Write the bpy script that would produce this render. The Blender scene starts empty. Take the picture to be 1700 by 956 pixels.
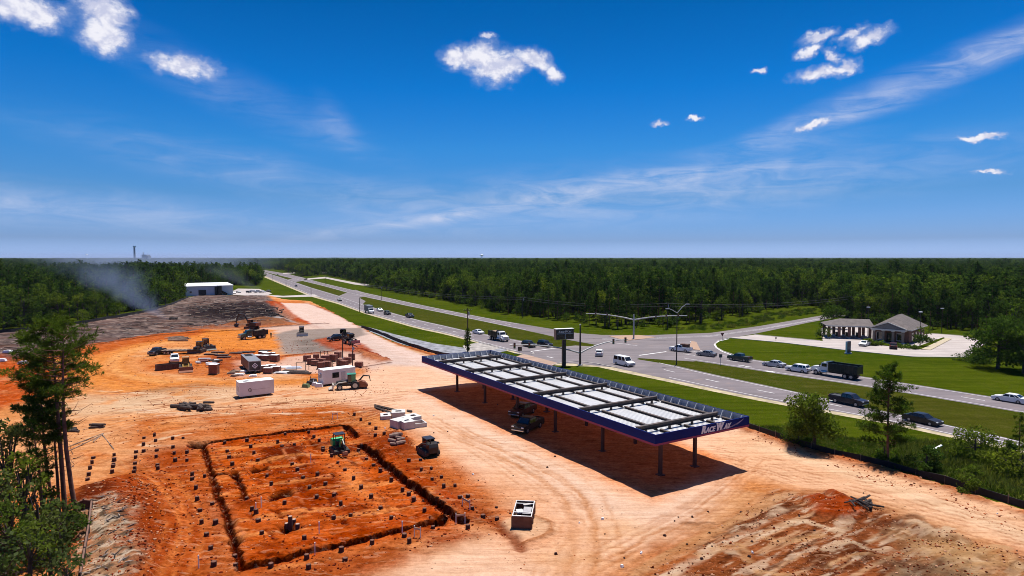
import bpy, bmesh, math, random
import numpy as np
from mathutils import Vector, Matrix
R = math.radians
random.seed(7); RNG = np.random.default_rng(7)
SC = bpy.context.scene; COL = SC.collection

# ------------------------------------------------------------------ camera
FPX, CAM_H = 1040.0, 24.6
PITCH = math.atan((478 - 427.5) / FPX)
cam = bpy.data.cameras.new('camera'); cam_o = bpy.data.objects.new('camera', cam); COL.objects.link(cam_o)
cam_o.location = (0, 0, CAM_H); cam_o.rotation_euler = (R(90) - PITCH, 0, 0)
cam.sensor_width = 36; cam.lens = 36 * FPX / 1700; cam.clip_start = .5; cam.clip_end = 60000
SC.camera = cam_o

# ------------------------------------------------------------------ light
SUN_EL, SUN_AZ = R(74), R(24)                       # the sun stands high beyond the highway, a little to the right
sd = bpy.data.lights.new('sun', 'SUN'); so = bpy.data.objects.new('sun', sd); COL.objects.link(so)
sd.energy = 4.6; sd.angle = R(.5); sd.color = (1, .955, .88)
sv = Vector((math.sin(SUN_AZ) * math.cos(SUN_EL), math.cos(SUN_AZ) * math.cos(SUN_EL), math.sin(SUN_EL)))
so.rotation_euler = sv.to_track_quat('Z', 'Y').to_euler(); so.location = sv * 200
SC.view_settings.view_transform = 'Standard'; SC.view_settings.look = 'None'
SC.view_settings.gamma = 1; SC.view_settings.use_curve_mapping = False
SC.view_settings.exposure = .7
SC.cycles.max_bounces = 6; SC.cycles.transparent_max_bounces = 12; SC.cycles.volume_bounces = 0
SC.cycles.volume_max_steps = 64; SC.cycles.filter_width = .95

class NT:
    """tiny helper for node trees"""
    def __init__(s, tree): s.t = tree
    def n(s, typ, **kw):
        nd = s.t.nodes.new(typ)
        for k, v in kw.items():
            if k == 'i':
                for q, x in v.items():
                    if hasattr(x, 'is_linked') or isinstance(x, bpy.types.NodeSocket): s.t.links.new(x, nd.inputs[q])
                    else: nd.inputs[q].default_value = x
            else: setattr(nd, k, v)
        return nd
    def m(s, op, a, b=None, c=None, clamp=False):
        nd = s.n('ShaderNodeMath', operation=op, use_clamp=clamp)
        for q, x in enumerate((a, b, c)):
            if x is None: continue
            if isinstance(x, bpy.types.NodeSocket): s.t.links.new(x, nd.inputs[q])
            else: nd.inputs[q].default_value = x
        return nd.outputs[0]
    def mix(s, f, a, b, blend='MIX'):
        nd = s.n('ShaderNodeMix', data_type='RGBA', blend_type=blend)
        for q, x in ((0, f), (6, a), (7, b)):
            if isinstance(x, bpy.types.NodeSocket): s.t.links.new(x, nd.inputs[q])
            elif q: nd.inputs[q].default_value = tuple(x) + ((1,) if len(x) == 3 else ())
            else: nd.inputs[q].default_value = x
        return nd.outputs[2]
    def noise(s, vec, scale, detail=4, rough=.55, dist=0.):
        nd = s.n('ShaderNodeTexNoise', i={'Scale': scale, 'Detail': detail, 'Roughness': rough, 'Distortion': dist})
        if vec is not None: s.t.links.new(vec, nd.inputs['Vector'])
        return nd.outputs[0]
    def mr(s, x, a, b, c=0., d=1., smooth=True):
        nd = s.n('ShaderNodeMapRange', clamp=True, interpolation_type='SMOOTHSTEP' if smooth else 'LINEAR',
                 i={0: x, 1: a, 2: b, 3: c, 4: d})
        return nd.outputs[0]
    def map(s, vec, loc=(0, 0, 0), rot=(0, 0, 0), sc=(1, 1, 1), typ='POINT'):
        nd = s.n('ShaderNodeMapping', vector_type=typ, i={'Location': loc, 'Rotation': rot, 'Scale': sc})
        s.t.links.new(vec, nd.inputs[0]); return nd.outputs[0]

# pixel of the photograph -> point of the ground (z = 0) or of a horizontal plane
_t = PITCH
_F = Vector((0, math.cos(_t), -math.sin(_t))); _U = Vector((0, math.sin(_t), math.cos(_t)))
def ray(px, py):
    return (_F + Vector(((px - 850) / FPX, 0, 0)) + _U * ((478 - py) / FPX))
def at(px, py, z=0.0):
    d = ray(px, py); s = (z - CAM_H) / d.z
    return Vector((d.x * s, d.y * s, z))
def azel(px, py):
    d = ray(px, py).normalized(); return math.atan2(d.x, d.y), math.asin(d.z)

# ------------------------------------------------------------------ sky
W = bpy.data.worlds.new('World'); SC.world = W; W.use_nodes = True
w = NT(W.node_tree); W.node_tree.nodes.clear()
sky = w.n('ShaderNodeTexSky', sky_type='NISHITA', sun_disc=False, sun_elevation=SUN_EL, sun_rotation=SUN_AZ,
          altitude=60., air_density=1.0, dust_density=.6, ozone_density=3.)
tc = w.n('ShaderNodeTexCoord').outputs['Generated']
sep = w.n('ShaderNodeSeparateXYZ', i={0: tc})
el = w.m('ARCSINE', sep.outputs[2]); az = w.m('ARCTAN2', sep.outputs[0], sep.outputs[1])
ae = w.n('ShaderNodeCombineXYZ', i={0: az, 1: el}).outputs[0]
hs = w.n('ShaderNodeHueSaturation', i={'Hue': .5, 'Saturation': 1.32, 'Value': 1., 'Color': sky.outputs[0]}).outputs[0]
# the camera's deep blue grading of the clear sky, by height above the horizon
rp = w.n('ShaderNodeValToRGB', i={0: w.mr(el, 0, R(30), 0, 1, False)}); cr_ = rp.color_ramp; cr_.interpolation = 'LINEAR'
STOPS = [(0., (.40, .62, 1.5)), (.014, (.403, .625, 1.463)), (.05, (.266, .405, .889)), (.177, (.196, .382, .651)), (.32, (.131, .435, .686)), (.49, (.024, .398, .676)), (.70, (.004, .322, .543)), (1., (.004, .29, .5))]
cr_.elements[0].position, cr_.elements[1].position = 0, 1
cr_.elements[0].color = (*STOPS[0][1], 1); cr_.elements[1].color = (*STOPS[-1][1], 1)
for q_, c_ in STOPS[1:-1]: e_ = cr_.elements.new(q_); e_.color = (*c_, 1)
skyc = w.mix(1., hs, rp.outputs[0], 'MULTIPLY')
SKYK = .0985
# cumulus: puffs given by direction, each an ellipse in azimuth and elevation with a ragged edge
wn = w.n('ShaderNodeTexNoise', i={'Vector': tc, 'Scale': 62., 'Detail': 4., 'Roughness': .55}).outputs[1]
wv = w.n('ShaderNodeVectorMath', operation='MULTIPLY_ADD', i={0: wn, 1: (.026, .022, 0), 2: (-.013, -.011, 0)}).outputs[0]
aew = w.n('ShaderNodeVectorMath', operation='ADD', i={0: ae, 1: wv}).outputs[0]
def puffs(lst):
    best = None
    for (px, py, rx, ry, rot) in lst:
        a, e = azel(px, py)
        v = w.map(aew, (a, e, 0), (0, 0, R(rot)), (rx / FPX, ry / FPX, 1), 'TEXTURE')
        l = w.n('ShaderNodeVectorMath', operation='LENGTH', i={0: v}).outputs['Value']
        best = l if best is None else w.m('SMOOTH_MIN', best, l, .25)
    return best
CUM = [(765,95,34,18,0),(800,92,45,22,0),(822,112,40,26,0),(850,108,30,18,0),(885,98,36,14,-18),(920,122,18,12,-35),(750,100,18,10,0),
       (308,110,42,15,-4),(288,108,22,12,0),(40,12,55,22,-8),(70,30,26,18,0),(170,20,34,30,-20),(175,55,30,26,0),(185,68,18,12,0),
       (1362,122,40,10,4),(1402,115,18,11,15),(1382,92,14,8,-40),(1344,83,20,8,18),(1362,60,28,8,10),(1440,62,30,12,5),(1412,58,20,8,20),
       (1626,228,28,4.5,0),(1640,285,20,3.5,0),(1153,197,13,4.5,0),(1094,205,14,4.5,-5),(1262,117,10,4,15),(808,59,12,5,0),(1348,208,22,6,14)]
d = puffs(CUM)
nz = w.n('ShaderNodeVectorMath', operation='MULTIPLY', i={0: tc, 1: (1, 1, 1.5)}).outputs[0]
n1 = w.noise(nz, 26, 8, .6, .3); n2 = w.noise(nz, 90, 5, .6)
nn = w.m('ADD', w.m('MULTIPLY', n1, .75), w.m('MULTIPLY', n2, .25))
dens = w.m('ADD', w.m('SUBTRACT', 1., d), w.m('MULTIPLY', w.m('SUBTRACT', nn, .52), 1.8))
cum = w.mr(dens, -.02, .55)
thin = w.mr(dens, -.45, .25, 0, .34)
# cirrus: long veils, streaky along their length
CIR = [(1500,140,270,26,17),(1640,92,150,22,18),(1380,200,150,14,8),(1040,302,260,20,5),(830,345,190,16,9),(640,375,230,12,8),
       (1290,240,150,16,4),(420,285,330,40,-10),(120,345,330,36,-4),(560,210,60,30,-55),(950,330,500,60,4),(1300,300,420,50,5),(380,150,300,40,-20)]
AMP = [.8,.8,.6,.85,.85,.6,.5,.45,.7,.3,.65,.45,.28]
cir = None
stre = w.map(ae, (0, 0, 0), (0, 0, R(-9)), (3., 15., 1.))
s1 = w.noise(stre, 3.2, 8, .62, .8); s2 = w.noise(ae, 9, 5, .6, .5)
for (px, py, rx, ry, rot), am in zip(CIR, AMP):
    a, e = azel(px, py)
    v = w.map(ae, (a, e, 0), (0, 0, R(rot)), (rx / FPX, ry / FPX, 1), 'TEXTURE')
    l = w.n('ShaderNodeVectorMath', operation='LENGTH', i={0: v}).outputs['Value']
    q = w.mr(l, 1.25, 0., 0, am)
    cir = q if cir is None else w.m('ADD', cir, q)
cirn = w.m('MULTIPLY', w.mr(s1, .22, .80), w.mr(s2, .2, .75, .35, 1.))
cirf = w.m('MINIMUM', w.m('MULTIPLY', w.m('MULTIPLY', cir, cirn), .78), .75)
c1 = w.mix(cirf, skyc, (4.0, 4.3, 5.4))
n1u = w.noise(w.map(nz, (0, 0, .012)), 26, 8, .6, .3)
lit = w.mr(w.m('SUBTRACT', n1, n1u), -.10, .10)
white = w.mix(lit, (3.6, 3.8, 5.0), (5.5, 5.5, 6.0))
c2 = w.mix(thin, c1, (3.0, 3.5, 5.0))
c3 = w.mix(cum, c2, white)
bg = w.n('ShaderNodeBackground', i={0: c3, 1: SKYK})
w.t.links.new(bg.outputs[0], w.n('ShaderNodeOutputWorld').inputs[0])

# ------------------------------------------------------------------ helpers
def s2l(c):
    return tuple(((x / 255) / 12.92 if x / 255 <= .04045 else (((x / 255) + .055) / 1.055) ** 2.4) for x in c)
KLIT = 1.95                                          # lit value of a white ground under this sun, sky and exposure
def alb(c, k=1.0): return tuple(min(.85, x / KLIT * k) for x in s2l(c))

_M = {}
def mat(name, col, rough=.6, metal=0., var=.12, scale=3., spec=.5, bump=0., coat=0., dirt=None, dirt_amt=.5):
    """procedural paint / soil / metal: base colour with noise wear, optional dirt patches"""
    if name in _M: return _M[name]
    m = bpy.data.materials.new(name); m.use_nodes = True; t = NT(m.node_tree)
    b = m.node_tree.nodes['Principled BSDF']
    co = t.n('ShaderNodeTexCoord').outputs['Object']
    n = t.noise(co, scale, 5, .6)
    c = tuple(col[:3])
    v = t.mix(t.mr(n, .3, .7), tuple(x * (1 - var) for x in c), tuple(min(1, x * (1 + var)) for x in c))
    if dirt is not None:
        v = t.mix(t.m('MULTIPLY', t.mr(t.noise(co, scale * .7, 6, .65), .42, .68), dirt_amt), v, dirt)
    t.t.links.new(v, b.inputs['Base Color'])
    b.inputs['Roughness'].default_value = rough; b.inputs['Metallic'].default_value = metal
    b.inputs['Specular IOR Level'].default_value = spec
    if coat: b.inputs['Coat Weight'].default_value = coat; b.inputs['Coat Roughness'].default_value = .08
    if bump:
        bp = t.n('ShaderNodeBump', i={'Strength': bump, 'Distance': .05, 'Height': t.noise(co, scale * 6, 4)})
        t.t.links.new(bp.outputs[0], b.inputs['Normal'])
    _M[name] = m; return m

class MB:
    """collects shapes and links them as one mesh object"""
    def __init__(s): s.v = []; s.f = []; s.mi = []
    def add(s, vs, fs, mi=0, mtx=None):
        o = len(s.v)
        for p in vs:
            p = Vector(p); s.v.append(tuple(mtx @ p) if mtx is not None else tuple(p))
        for f in fs: s.f.append([i + o for i in f]); s.mi.append(mi)
        return s
    def box(s, c, d, rz=0., mi=0, mtx=None, taper=1., rx=0., ry=0.):
        x, y, z = (q / 2 for q in d); T = taper
        vs = [(-x,-y,-z),(x,-y,-z),(x,y,-z),(-x,y,-z),(-x*T,-y*T,z),(x*T,-y*T,z),(x*T,y*T,z),(-x*T,y*T,z)]
        M = Matrix.Translation(c) @ Matrix.Rotation(rz, 4, 'Z') @ Matrix.Rotation(ry, 4, 'Y') @ Matrix.Rotation(rx, 4, 'X')
        if mtx is not None: M = mtx @ M
        return s.add(vs, [(0,3,2,1),(4,5,6,7),(0,1,5,4),(1,2,6,5),(2,3,7,6),(3,0,4,7)], mi, M)
    def tube(s, p0, p1, r0, r1=None, n=8, mi=0, cap=True, mtx=None):
        p0 = Vector(p0); p1 = Vector(p1); r1 = r0 if r1 is None else r1
        d = (p1 - p0); q = d.to_track_quat('Z', 'Y') if d.length > 1e-6 else Vector((0,0,1)).to_track_quat('Z','Y')
        vs = []
        for p, r in ((p0, r0), (p1, r1)):
            for k in range(n):
                a = 2 * math.pi * k / n; vs.append(p + q @ Vector((r * math.cos(a), r * math.sin(a), 0)))
        fs = [(k, (k + 1) % n, n + (k + 1) % n, n + k) for k in range(n)]
        if cap: fs += [tuple(range(n))[::-1], tuple(range(n, 2 * n))]
        return s.add(vs, fs, mi, mtx)
    def pipe(s, pts, rs, n=6, mi=0):
        pts = [Vector(p) for p in pts]
        if not hasattr(rs, '__len__'): rs = [rs] * len(pts)
        vs = []
        for i, p in enumerate(pts):
            d = (pts[min(i + 1, len(pts) - 1)] - pts[max(i - 1, 0)]); q = d.to_track_quat('Z', 'Y')
            for k in range(n):
                a = 2 * math.pi * k / n; vs.append(p + q @ Vector((rs[i] * math.cos(a), rs[i] * math.sin(a), 0)))
        fs = []
        for i in range(len(pts) - 1):
            for k in range(n): fs.append((i*n + k, i*n + (k+1) % n, (i+1)*n + (k+1) % n, (i+1)*n + k))
        fs += [tuple(range(n))[::-1], tuple(range((len(pts)-1)*n, len(pts)*n))]
        return s.add(vs, fs, mi)
    def prism(s, prof, y0, y1, mi=0, mtx=None, wfun=None):
        """side profile [(x,z)] extruded from y0 to y1; wfun(z) scales y about 0"""
        n = len(prof); k = (lambda z: 1.) if wfun is None else wfun
        vs = [(x, y0 * k(z), z) for x, z in prof] + [(x, y1 * k(z), z) for x, z in prof]
        fs = [tuple(range(n)), tuple(range(n, 2 * n))[::-1]] + [(i, n + i, n + (i + 1) % n, (i + 1) % n) for i in range(n)]
        return s.add(vs, fs, mi, mtx)
    def quad(s, a, b, c, d, mi=0, mtx=None): return s.add([a, b, c, d], [(0, 1, 2, 3)], mi, mtx)
    def slab(s, a, b, c, d, th=.01, mi=0, mtx=None):
        """a thin plate: quad a b c d given thickness along its normal"""
        a, b, c, d = map(Vector, (a, b, c, d)); n = (b - a).cross(d - a).normalized() * th
        return s.add([a, b, c, d, a + n, b + n, c + n, d + n], [(3,2,1,0),(4,5,6,7),(0,1,5,4),(1,2,6,5),(2,3,7,6),(3,0,4,7)], mi, mtx)
    def build(s, name, mats, parent=None, loc=None, rz=None, smooth=False, bevel=0., recalc=True):
        me = bpy.data.meshes.new(name); me.from_pydata(s.v, [], s.f)
        for m in (mats if isinstance(mats, (list, tuple)) else [mats]): me.materials.append(m)
        me.polygons.foreach_set('material_index', s.mi)
        if recalc or bevel:
            bm = bmesh.new(); bm.from_mesh(me)
            if recalc: bmesh.ops.recalc_face_normals(bm, faces=bm.faces)
            if bevel:
                es = [e for e in bm.edges if len(e.link_faces) == 2 and e.calc_face_angle(0) > R(25)]
                bmesh.ops.bevel(bm, geom=es, offset=bevel, segments=2, affect='EDGES', profile=.6, clamp_overlap=True)
            bm.to_mesh(me); bm.free()
        if smooth: me.polygons.foreach_set('use_smooth', [True] * len(me.polygons))
        me.update()
        o = bpy.data.objects.new(name, me); COL.objects.link(o)
        if parent is not None: o.parent = parent
        if loc is not None: o.location = loc
        if rz is not None: o.rotation_euler.z = rz
        return o

def tag(o, label=None, cat=None, group=None, kind=None):
    for k, v in (('label', label), ('category', cat), ('group', group), ('kind', kind)):
        if v: o[k] = v
    return o
def empty(name, label, cat, loc=(0, 0, 0), rz=0., group=None):
    o = bpy.data.objects.new(name, None); COL.objects.link(o); o.empty_display_size = .2
    o.location = loc; o.rotation_euler.z = rz; return tag(o, label, cat, group)
def copy_tree(o, parent=None):
    c = o.copy(); COL.objects.link(c); c.parent = parent
    for ch in list(o.children): copy_tree(ch, c)
    return c
def head(px, py, qx, qy):
    a = at(px, py); b = at(qx, qy); return math.atan2(b.y - a.y, b.x - a.x)

# value noise on numpy arrays
def vnoise(x, y, seed=0):
    r = np.random.default_rng(seed); T = r.random((256, 256))
    xi = np.floor(x).astype(int); yi = np.floor(y).astype(int); fx = x - xi; fy = y - yi
    fx = fx * fx * (3 - 2 * fx); fy = fy * fy * (3 - 2 * fy)
    a = T[xi % 256, yi % 256]; b = T[(xi + 1) % 256, yi % 256]; c = T[xi % 256, (yi + 1) % 256]; d_ = T[(xi + 1) % 256, (yi + 1) % 256]
    return (a * (1 - fx) + b * fx) * (1 - fy) + (c * (1 - fx) + d_ * fx) * fy
def fbm(x, y, oct=4, seed=0):
    s = 0; a = .5; t_ = 0
    for k in range(oct): s = s + a * vnoise(x * 2**k, y * 2**k, seed + k); t_ += a; a *= .55
    return s / t_
# ================================================================== ground, site soil
def grass_material(name, c1, c2, c3, stripe=True):
    m = bpy.data.materials.new(name); m.use_nodes = True; t = NT(m.node_tree); b = m.node_tree.nodes['Principled BSDF']
    p = t.n('ShaderNodeNewGeometry').outputs['Position']
    n1 = t.noise(p, .035, 5, .6); n2 = t.noise(p, .45, 5, .65); n3 = t.noise(p, 5., 4, .7)
    a = t.mix(t.mr(n1, .35, .65), c1, c2)
    a = t.mix(t.m('MULTIPLY', t.mr(n2, .45, .72), .65), a, c3)
    if stripe:                                        # mowing and wheel streaks along the highway
        q = t.map(p, (0, 0, 0), (0, 0, R(51)), (.03, .55, .05))
        a = t.mix(t.m('MULTIPLY', t.mr(t.noise(q, 1., 5, .6), .42, .66), .55), a, tuple(x * .62 for x in c1))
    a = t.mix(1., a, t.mix(t.mr(n3, .25, .75), (.5, .5, .5), (1.4, 1.4, 1.4)), 'MULTIPLY')
    t.t.links.new(a, b.inputs['Base Color']); b.inputs['Roughness'].default_value = 1.; b.inputs['Specular IOR Level'].default_value = 0.
    bp = t.n('ShaderNodeBump', i={'Strength': .7, 'Distance': .25, 'Height': t.m('ADD', n3, n2)}); t.t.links.new(bp.outputs[0], b.inputs['Normal'])
    return m
M_GRASS = grass_material('grass', (.031, .050, .002), (.048, .064, .003), (.078, .080, .010))
M_MEDIAN = grass_material('median_grass', (.044, .048, .005), (.034, .046, .004), (.080, .070, .018))
M_FLOOR = grass_material('forest_floor', (.022, .030, .010), (.030, .034, .014), (.04, .035, .02), False)

def sheet(name, pts, z, m, skirt=0., sub=None):
    """flat polygon sheet with world corner points; skirt gives it a real edge downwards"""
    b = MB(); n = len(pts)
    top = [(p[0], p[1], z) for p in pts]; b.add(top, [tuple(range(n))])
    if skirt:
        b.add(top + [(p[0], p[1], z - skirt) for p in pts], [(i, (i + 1) % n, n + (i + 1) % n, n + i) for i in range(n)])
    o = b.build(name, m, recalc=False)
    me = o.data
    if me.polygons[0].normal.z < 0:
        me.flip_normals()
    return tag(o, kind='structure')
S = 14000

# ---- soil of the building site: one relief mesh, colours painted by hand as soils, ash, gravel and tracks
def axis(a, b, s0, s1):
    out = [a]
    while out[-1] < b:
        f = (out[-1] - a) / (b - a); out.append(out[-1] + s0 + (s1 - s0) * f)
    return out
gx = [-x for x in axis(47, 230, .27, 1.1)][::-1][:-1] + list(np.arange(-47, 2, .165)) + list(np.arange(2, 50, .26)) + axis(50, 62, .3, .5)
gy = list(np.arange(30, 43, .26)) + list(np.arange(43, 98, .165)) + list(np.arange(98, 112, .27)) + axis(112.05, 420, .3, 1.6)
gx = np.array(gx); gy = np.array(gy); NX, NY = len(gx), len(gy)
PX, PY = np.meshgrid(gx, gy); PX = PX.ravel(); PY = PY.ravel()
WX = PX + (fbm(PX * .5, PY * .5, 4, 11) - .5) * 2.2; WY = PY + (fbm(PX * .5, PY * .5, 4, 31) - .5) * 2.2     # ragged coordinates
WX2 = PX + (fbm(PX * 1.3, PY * 1.3, 3, 12) - .5) * .55; WY2 = PY + (fbm(PX * 1.3, PY * 1.3, 3, 32) - .5) * .55
def ptlist(px): return np.array([at(*p)[:2] for p in px])
def inside_dist(P, X, Y):
    """signed distance, positive inside"""
    dm = np.full(X.shape, 1e9); ins = np.zeros(X.shape, bool); n = len(P)
    for i in range(n):
        x0, y0 = P[i]; x1, y1 = P[(i + 1) % n]; ex, ey = x1 - x0, y1 - y0
        t_ = np.clip(((X - x0) * ex + (Y - y0) * ey) / (ex * ex + ey * ey + 1e-9), 0, 1)
        dm = np.minimum(dm, (X - x0 - t_ * ex)**2 + (Y - y0 - t_ * ey)**2)
        c = ((y0 > Y) != (y1 > Y)) & (X < (x1 - x0) * (Y - y0) / (y1 - y0 + 1e-12) + x0); ins ^= c
    return np.where(ins, 1, -1) * np.sqrt(dm)
def line_dist(P, X, Y):
    dm = np.full(X.shape, 1e9)
    for i in range(len(P) - 1):
        x0, y0 = P[i]; x1, y1 = P[i + 1]; ex, ey = x1 - x0, y1 - y0
        t_ = np.clip(((X - x0) * ex + (Y - y0) * ey) / (ex * ex + ey * ey + 1e-9), 0, 1)
        dm = np.minimum(dm, (X - x0 - t_ * ex)**2 + (Y - y0 - t_ * ey)**2)
    return np.sqrt(dm)
def ss(x, a, b):
    t_ = np.clip((x - a) / (b - a), 0, 1); return t_ * t_ * (3 - 2 * t_)
SITE = ptlist([(-260, 1300), (-420, 700), (-150, 566), (0, 553), (100, 541), (250, 516), (282, 507), (312, 494), (330, 490), (400, 490.5), (450, 491), (472, 497),
        (515, 500), (545, 514), (575, 531), (605, 546), (660, 570), (725, 588), (870, 622), (1050, 664), (1240, 711), (1340, 746), (1475, 779), (1560, 802), (1700, 846), (2100, 960), (2300, 1300)])
# the grass sheet reaches the horizon and leaves the dug site open
_T = np.roll(SITE, -1, 0) - np.roll(SITE, 1, 0); _T /= np.linalg.norm(_T, axis=1)[:, None]
_ar = sum(SITE[i][0] * SITE[(i + 1) % len(SITE)][1] - SITE[(i + 1) % len(SITE)][0] * SITE[i][1] for i in range(len(SITE)))
HOLE = SITE + np.stack([-_T[:, 1], _T[:, 0]], 1) * (5. if _ar > 0 else -5.)
_bm = bmesh.new()
_o = [_bm.verts.new((*q, -.004)) for q in [(-S, -2000), (S, -2000), (S, 2 * S), (-S, 2 * S)]]; _h = [_bm.verts.new((*q, -.004)) for q in HOLE]
_es = [_bm.edges.new((L_[i], L_[(i + 1) % len(L_)])) for L_ in (_o, _h) for i in range(len(L_))]
bmesh.ops.triangle_fill(_bm, use_beauty=True, edges=_es)
for _f in _bm.faces:
    if _f.normal.z < 0: _f.normal_flip()
_me = bpy.data.meshes.new('ground'); _bm.to_mesh(_me); _bm.free(); _me.materials.append(M_GRASS)
_g = bpy.data.objects.new('ground', _me); COL.objects.link(_g); tag(_g, kind='structure')
COLR = np.zeros((len(PX), 3)); HT = np.zeros(len(PX))
def mixc(mask, c, a=1.): 
    k = (mask * a)[:, None]; return k
def sub(P, pad):
    lo = P.min(0) - pad; hi = P.max(0) + pad
    return np.nonzero((PX > lo[0]) & (PX < hi[0]) & (PY > lo[1]) & (PY < hi[1]))[0]
def put(idx, m, col):
    COLR[idx] = COLR[idx] * (1 - m[:, None]) + np.array(col)[None] * m[:, None]
def poly(px, rgb, soft=1.2, a=1., h=0., rag=1, k=1., br=0., bs=.25, seed=3):
    P = ptlist(px); i = sub(P, soft + 3); X, Y = ((WX, WY) if rag == 1 else (WX2, WY2) if rag == 2 else (PX, PY))
    d_ = inside_dist(P, X[i], Y[i]); m = ss(d_, -soft, soft) * a
    if br: m = m * ss(fbm(PX[i] * bs, PY[i] * bs, 4, seed), .5 - br, .5 + .08)
    put(i, m, alb(rgb, k)); HT[i] += ss(d_, -max(soft, .4), max(soft, .4)) * h
def stroke(px, wd, rgb=None, soft=.5, a=1., h=0., rag=2, br=0., bs=.6, seed=5, off=0.):
    P = ptlist(px)
    if off:
        T = np.gradient(P, axis=0); T /= np.linalg.norm(T, axis=1)[:, None] + 1e-9; P = P + np.stack([-T[:, 1], T[:, 0]], 1) * off
    i = sub(P, wd + soft + 2.5); X, Y = ((WX, WY) if rag == 1 else (WX2, WY2) if rag == 2 else (PX, PY))
    d_ = line_dist(P, X[i], Y[i]); m = 1 - ss(d_, wd / 2 - soft * .5, wd / 2 + soft * .5)
    if br: m = m * ss(fbm(PX[i] * bs, PY[i] * bs, 3, seed), .5 - br, .6)
    if rgb is not None: put(i, m * a, alb(rgb))
    HT[i] += m * h
def smooth_px(px, n=6):
    out = []
    for i in range(len(px) - 1):
        p0 = px[max(i - 1, 0)]; p1 = px[i]; p2 = px[i + 1]; p3 = px[min(i + 2, len(px) - 1)]
        for k in range(n):
            t_ = k / n; f = lambda a, b, c, d_: .5 * (2*b + (c - a)*t_ + (2*a - 5*b + 4*c - d_)*t_*t_ + (3*b - a - 3*c + d_)*t_**3)
            out.append((f(p0[0], p1[0], p2[0], p3[0]), f(p0[1], p1[1], p2[1], p3[1])))
    return out + [px[-1]]
def tracks(px, rgb=(150, 85, 50), n=2, gap=1.9, wd=.42, a=.5, h=-.04, spread=0., br=.25, seed=0):
    px = smooth_px(px); r = random.Random(seed)
    for k in range(n):
        o = r.uniform(-spread, spread)
        for sgn in (-.5, .5): stroke(px, wd, rgb, .3, a * r.uniform(.6, 1), h, br=br, bs=.35, seed=seed + k, off=o + sgn * gap)

PALE, PINK, ORG, DORG, RED, DRED = (254, 208, 176), (244, 215, 202), (232, 136, 80), (208, 96, 50), (165, 62, 34), (92, 26, 13)
BRN, CREAM, GREY, CHAR, ASH = (146, 92, 60), (226, 190, 150), (168, 152, 144), (66, 57, 62), (118, 102, 100)
COLR[:] = alb((238, 164, 108))
i_all = np.arange(len(PX))
# broad unevenness of the cut subsoil
put(i_all, ss(fbm(PX * .05, PY * .07, 4, 50), .45, .62) * .65, alb((216, 120, 66)))
put(i_all, ss(fbm(PX * .09, PY * .12, 4, 60), .5, .66) * .6, alb((246, 196, 150)))
# cleared and burnt field
poly([(-430, 720), (-150, 560), (0, 550), (130, 535), (250, 513), (312, 490), (440, 488), (462, 505), (500, 533), (475, 541), (430, 544), (350, 549), (260, 557), (150, 575), (0, 604), (-200, 660)], ASH, 1.5)
poly([(140, 548), (330, 503), (450, 500), (470, 525), (420, 540), (260, 553), (140, 568)], (92, 76, 74), 5, .7, br=.2, bs=.12)
poly([(300, 512), (360, 503), (440, 503), (468, 524), (455, 535), (400, 533), (330, 530)], CHAR, 2.5, .95, seed=9)
poly([(340, 514), (430, 508), (455, 525), (420, 530), (350, 526)], (40, 34, 40), 4, .85, br=.2, bs=.1)
i = sub(ptlist([(-300, 700), (0, 550), (300, 490), (480, 500), (500, 545)]), 5)
fm = inside_dist(ptlist([(-430, 720), (-150, 560), (0, 550), (250, 513), (312, 490), (440, 488), (500, 533), (430, 544), (260, 557), (150, 575), (0, 604), (-200, 660)]), PX[i], PY[i])
fmm = ss(fm, -1, 2)
put(i, ss(fbm(PX[i] * .3, PY[i] * .9, 4, 71), .54, .62) * fmm * .62, alb((190, 170, 160)))
put(i, ss(fbm(PX[i] * .14, PY[i] * .6, 4, 81), .53, .62) * fmm * .7, alb((52, 44, 44)))
put(i, ss(fbm(PX[i] * .1, PY[i] * .3, 4, 91), .52, .66) * fmm * .3, alb((128, 84, 68)))
HT[i] += (fbm(PX[i] * .3, PY[i] * .7, 4, 17) - .5) * fmm * .9
poly([(296, 514), (360, 503), (440, 502), (470, 524), (455, 536), (400, 533), (325, 528)], (46, 39, 44), 3, .8, seed=9, br=.42, bs=.12)
poly([(340, 514), (430, 507), (458, 525), (420, 530), (350, 527)], (34, 29, 34), 4, .8, br=.3, bs=.1)
poly([(300, 546), (370, 540), (440, 536), (500, 531), (545, 534), (500, 541), (420, 546), (330, 553)], (186, 116, 82), 2, .85, .4, br=.3, bs=.2)
poly([(380, 538), (440, 528), (480, 530), (470, 541), (400, 545)], (150, 104, 76), 2, .8, .8)
# red cut banks beside the pale drive
poly([(440, 500), (466, 502), (505, 522), (545, 541), (530, 546), (490, 535), (462, 514)], (196, 88, 52), 1.2, .95, .3)
poly([(455, 503), (480, 516), (500, 530), (480, 532), (462, 524)], (206, 152, 128), 1, .6)
poly([(440, 528), (470, 533), (498, 540), (470, 531), (452, 524)], (190, 184, 186), .8, .9)
poly([(500, 501), (545, 514), (605, 546), (660, 570), (725, 590), (720, 596), (650, 574), (600, 552), (550, 524)], (178, 104, 68), 1, .9)
stroke([(600, 549), (660, 576), (725, 596)], 1.6, (236, 190, 150), .8, .9)
# the pale compacted drive running away along the highway
poly([(466, 503.5), (512, 504.5), (560, 524), (598, 545), (650, 571), (715, 596), (760, 624), (720, 650), (640, 606), (575, 557), (520, 541), (500, 533)], PINK, .8)
poly([(430, 546), (500, 541), (545, 540), (600, 552), (660, 590), (720, 620), (700, 660), (610, 615), (560, 590), (470, 556)], (232, 206, 194), 2, .85)
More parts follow.
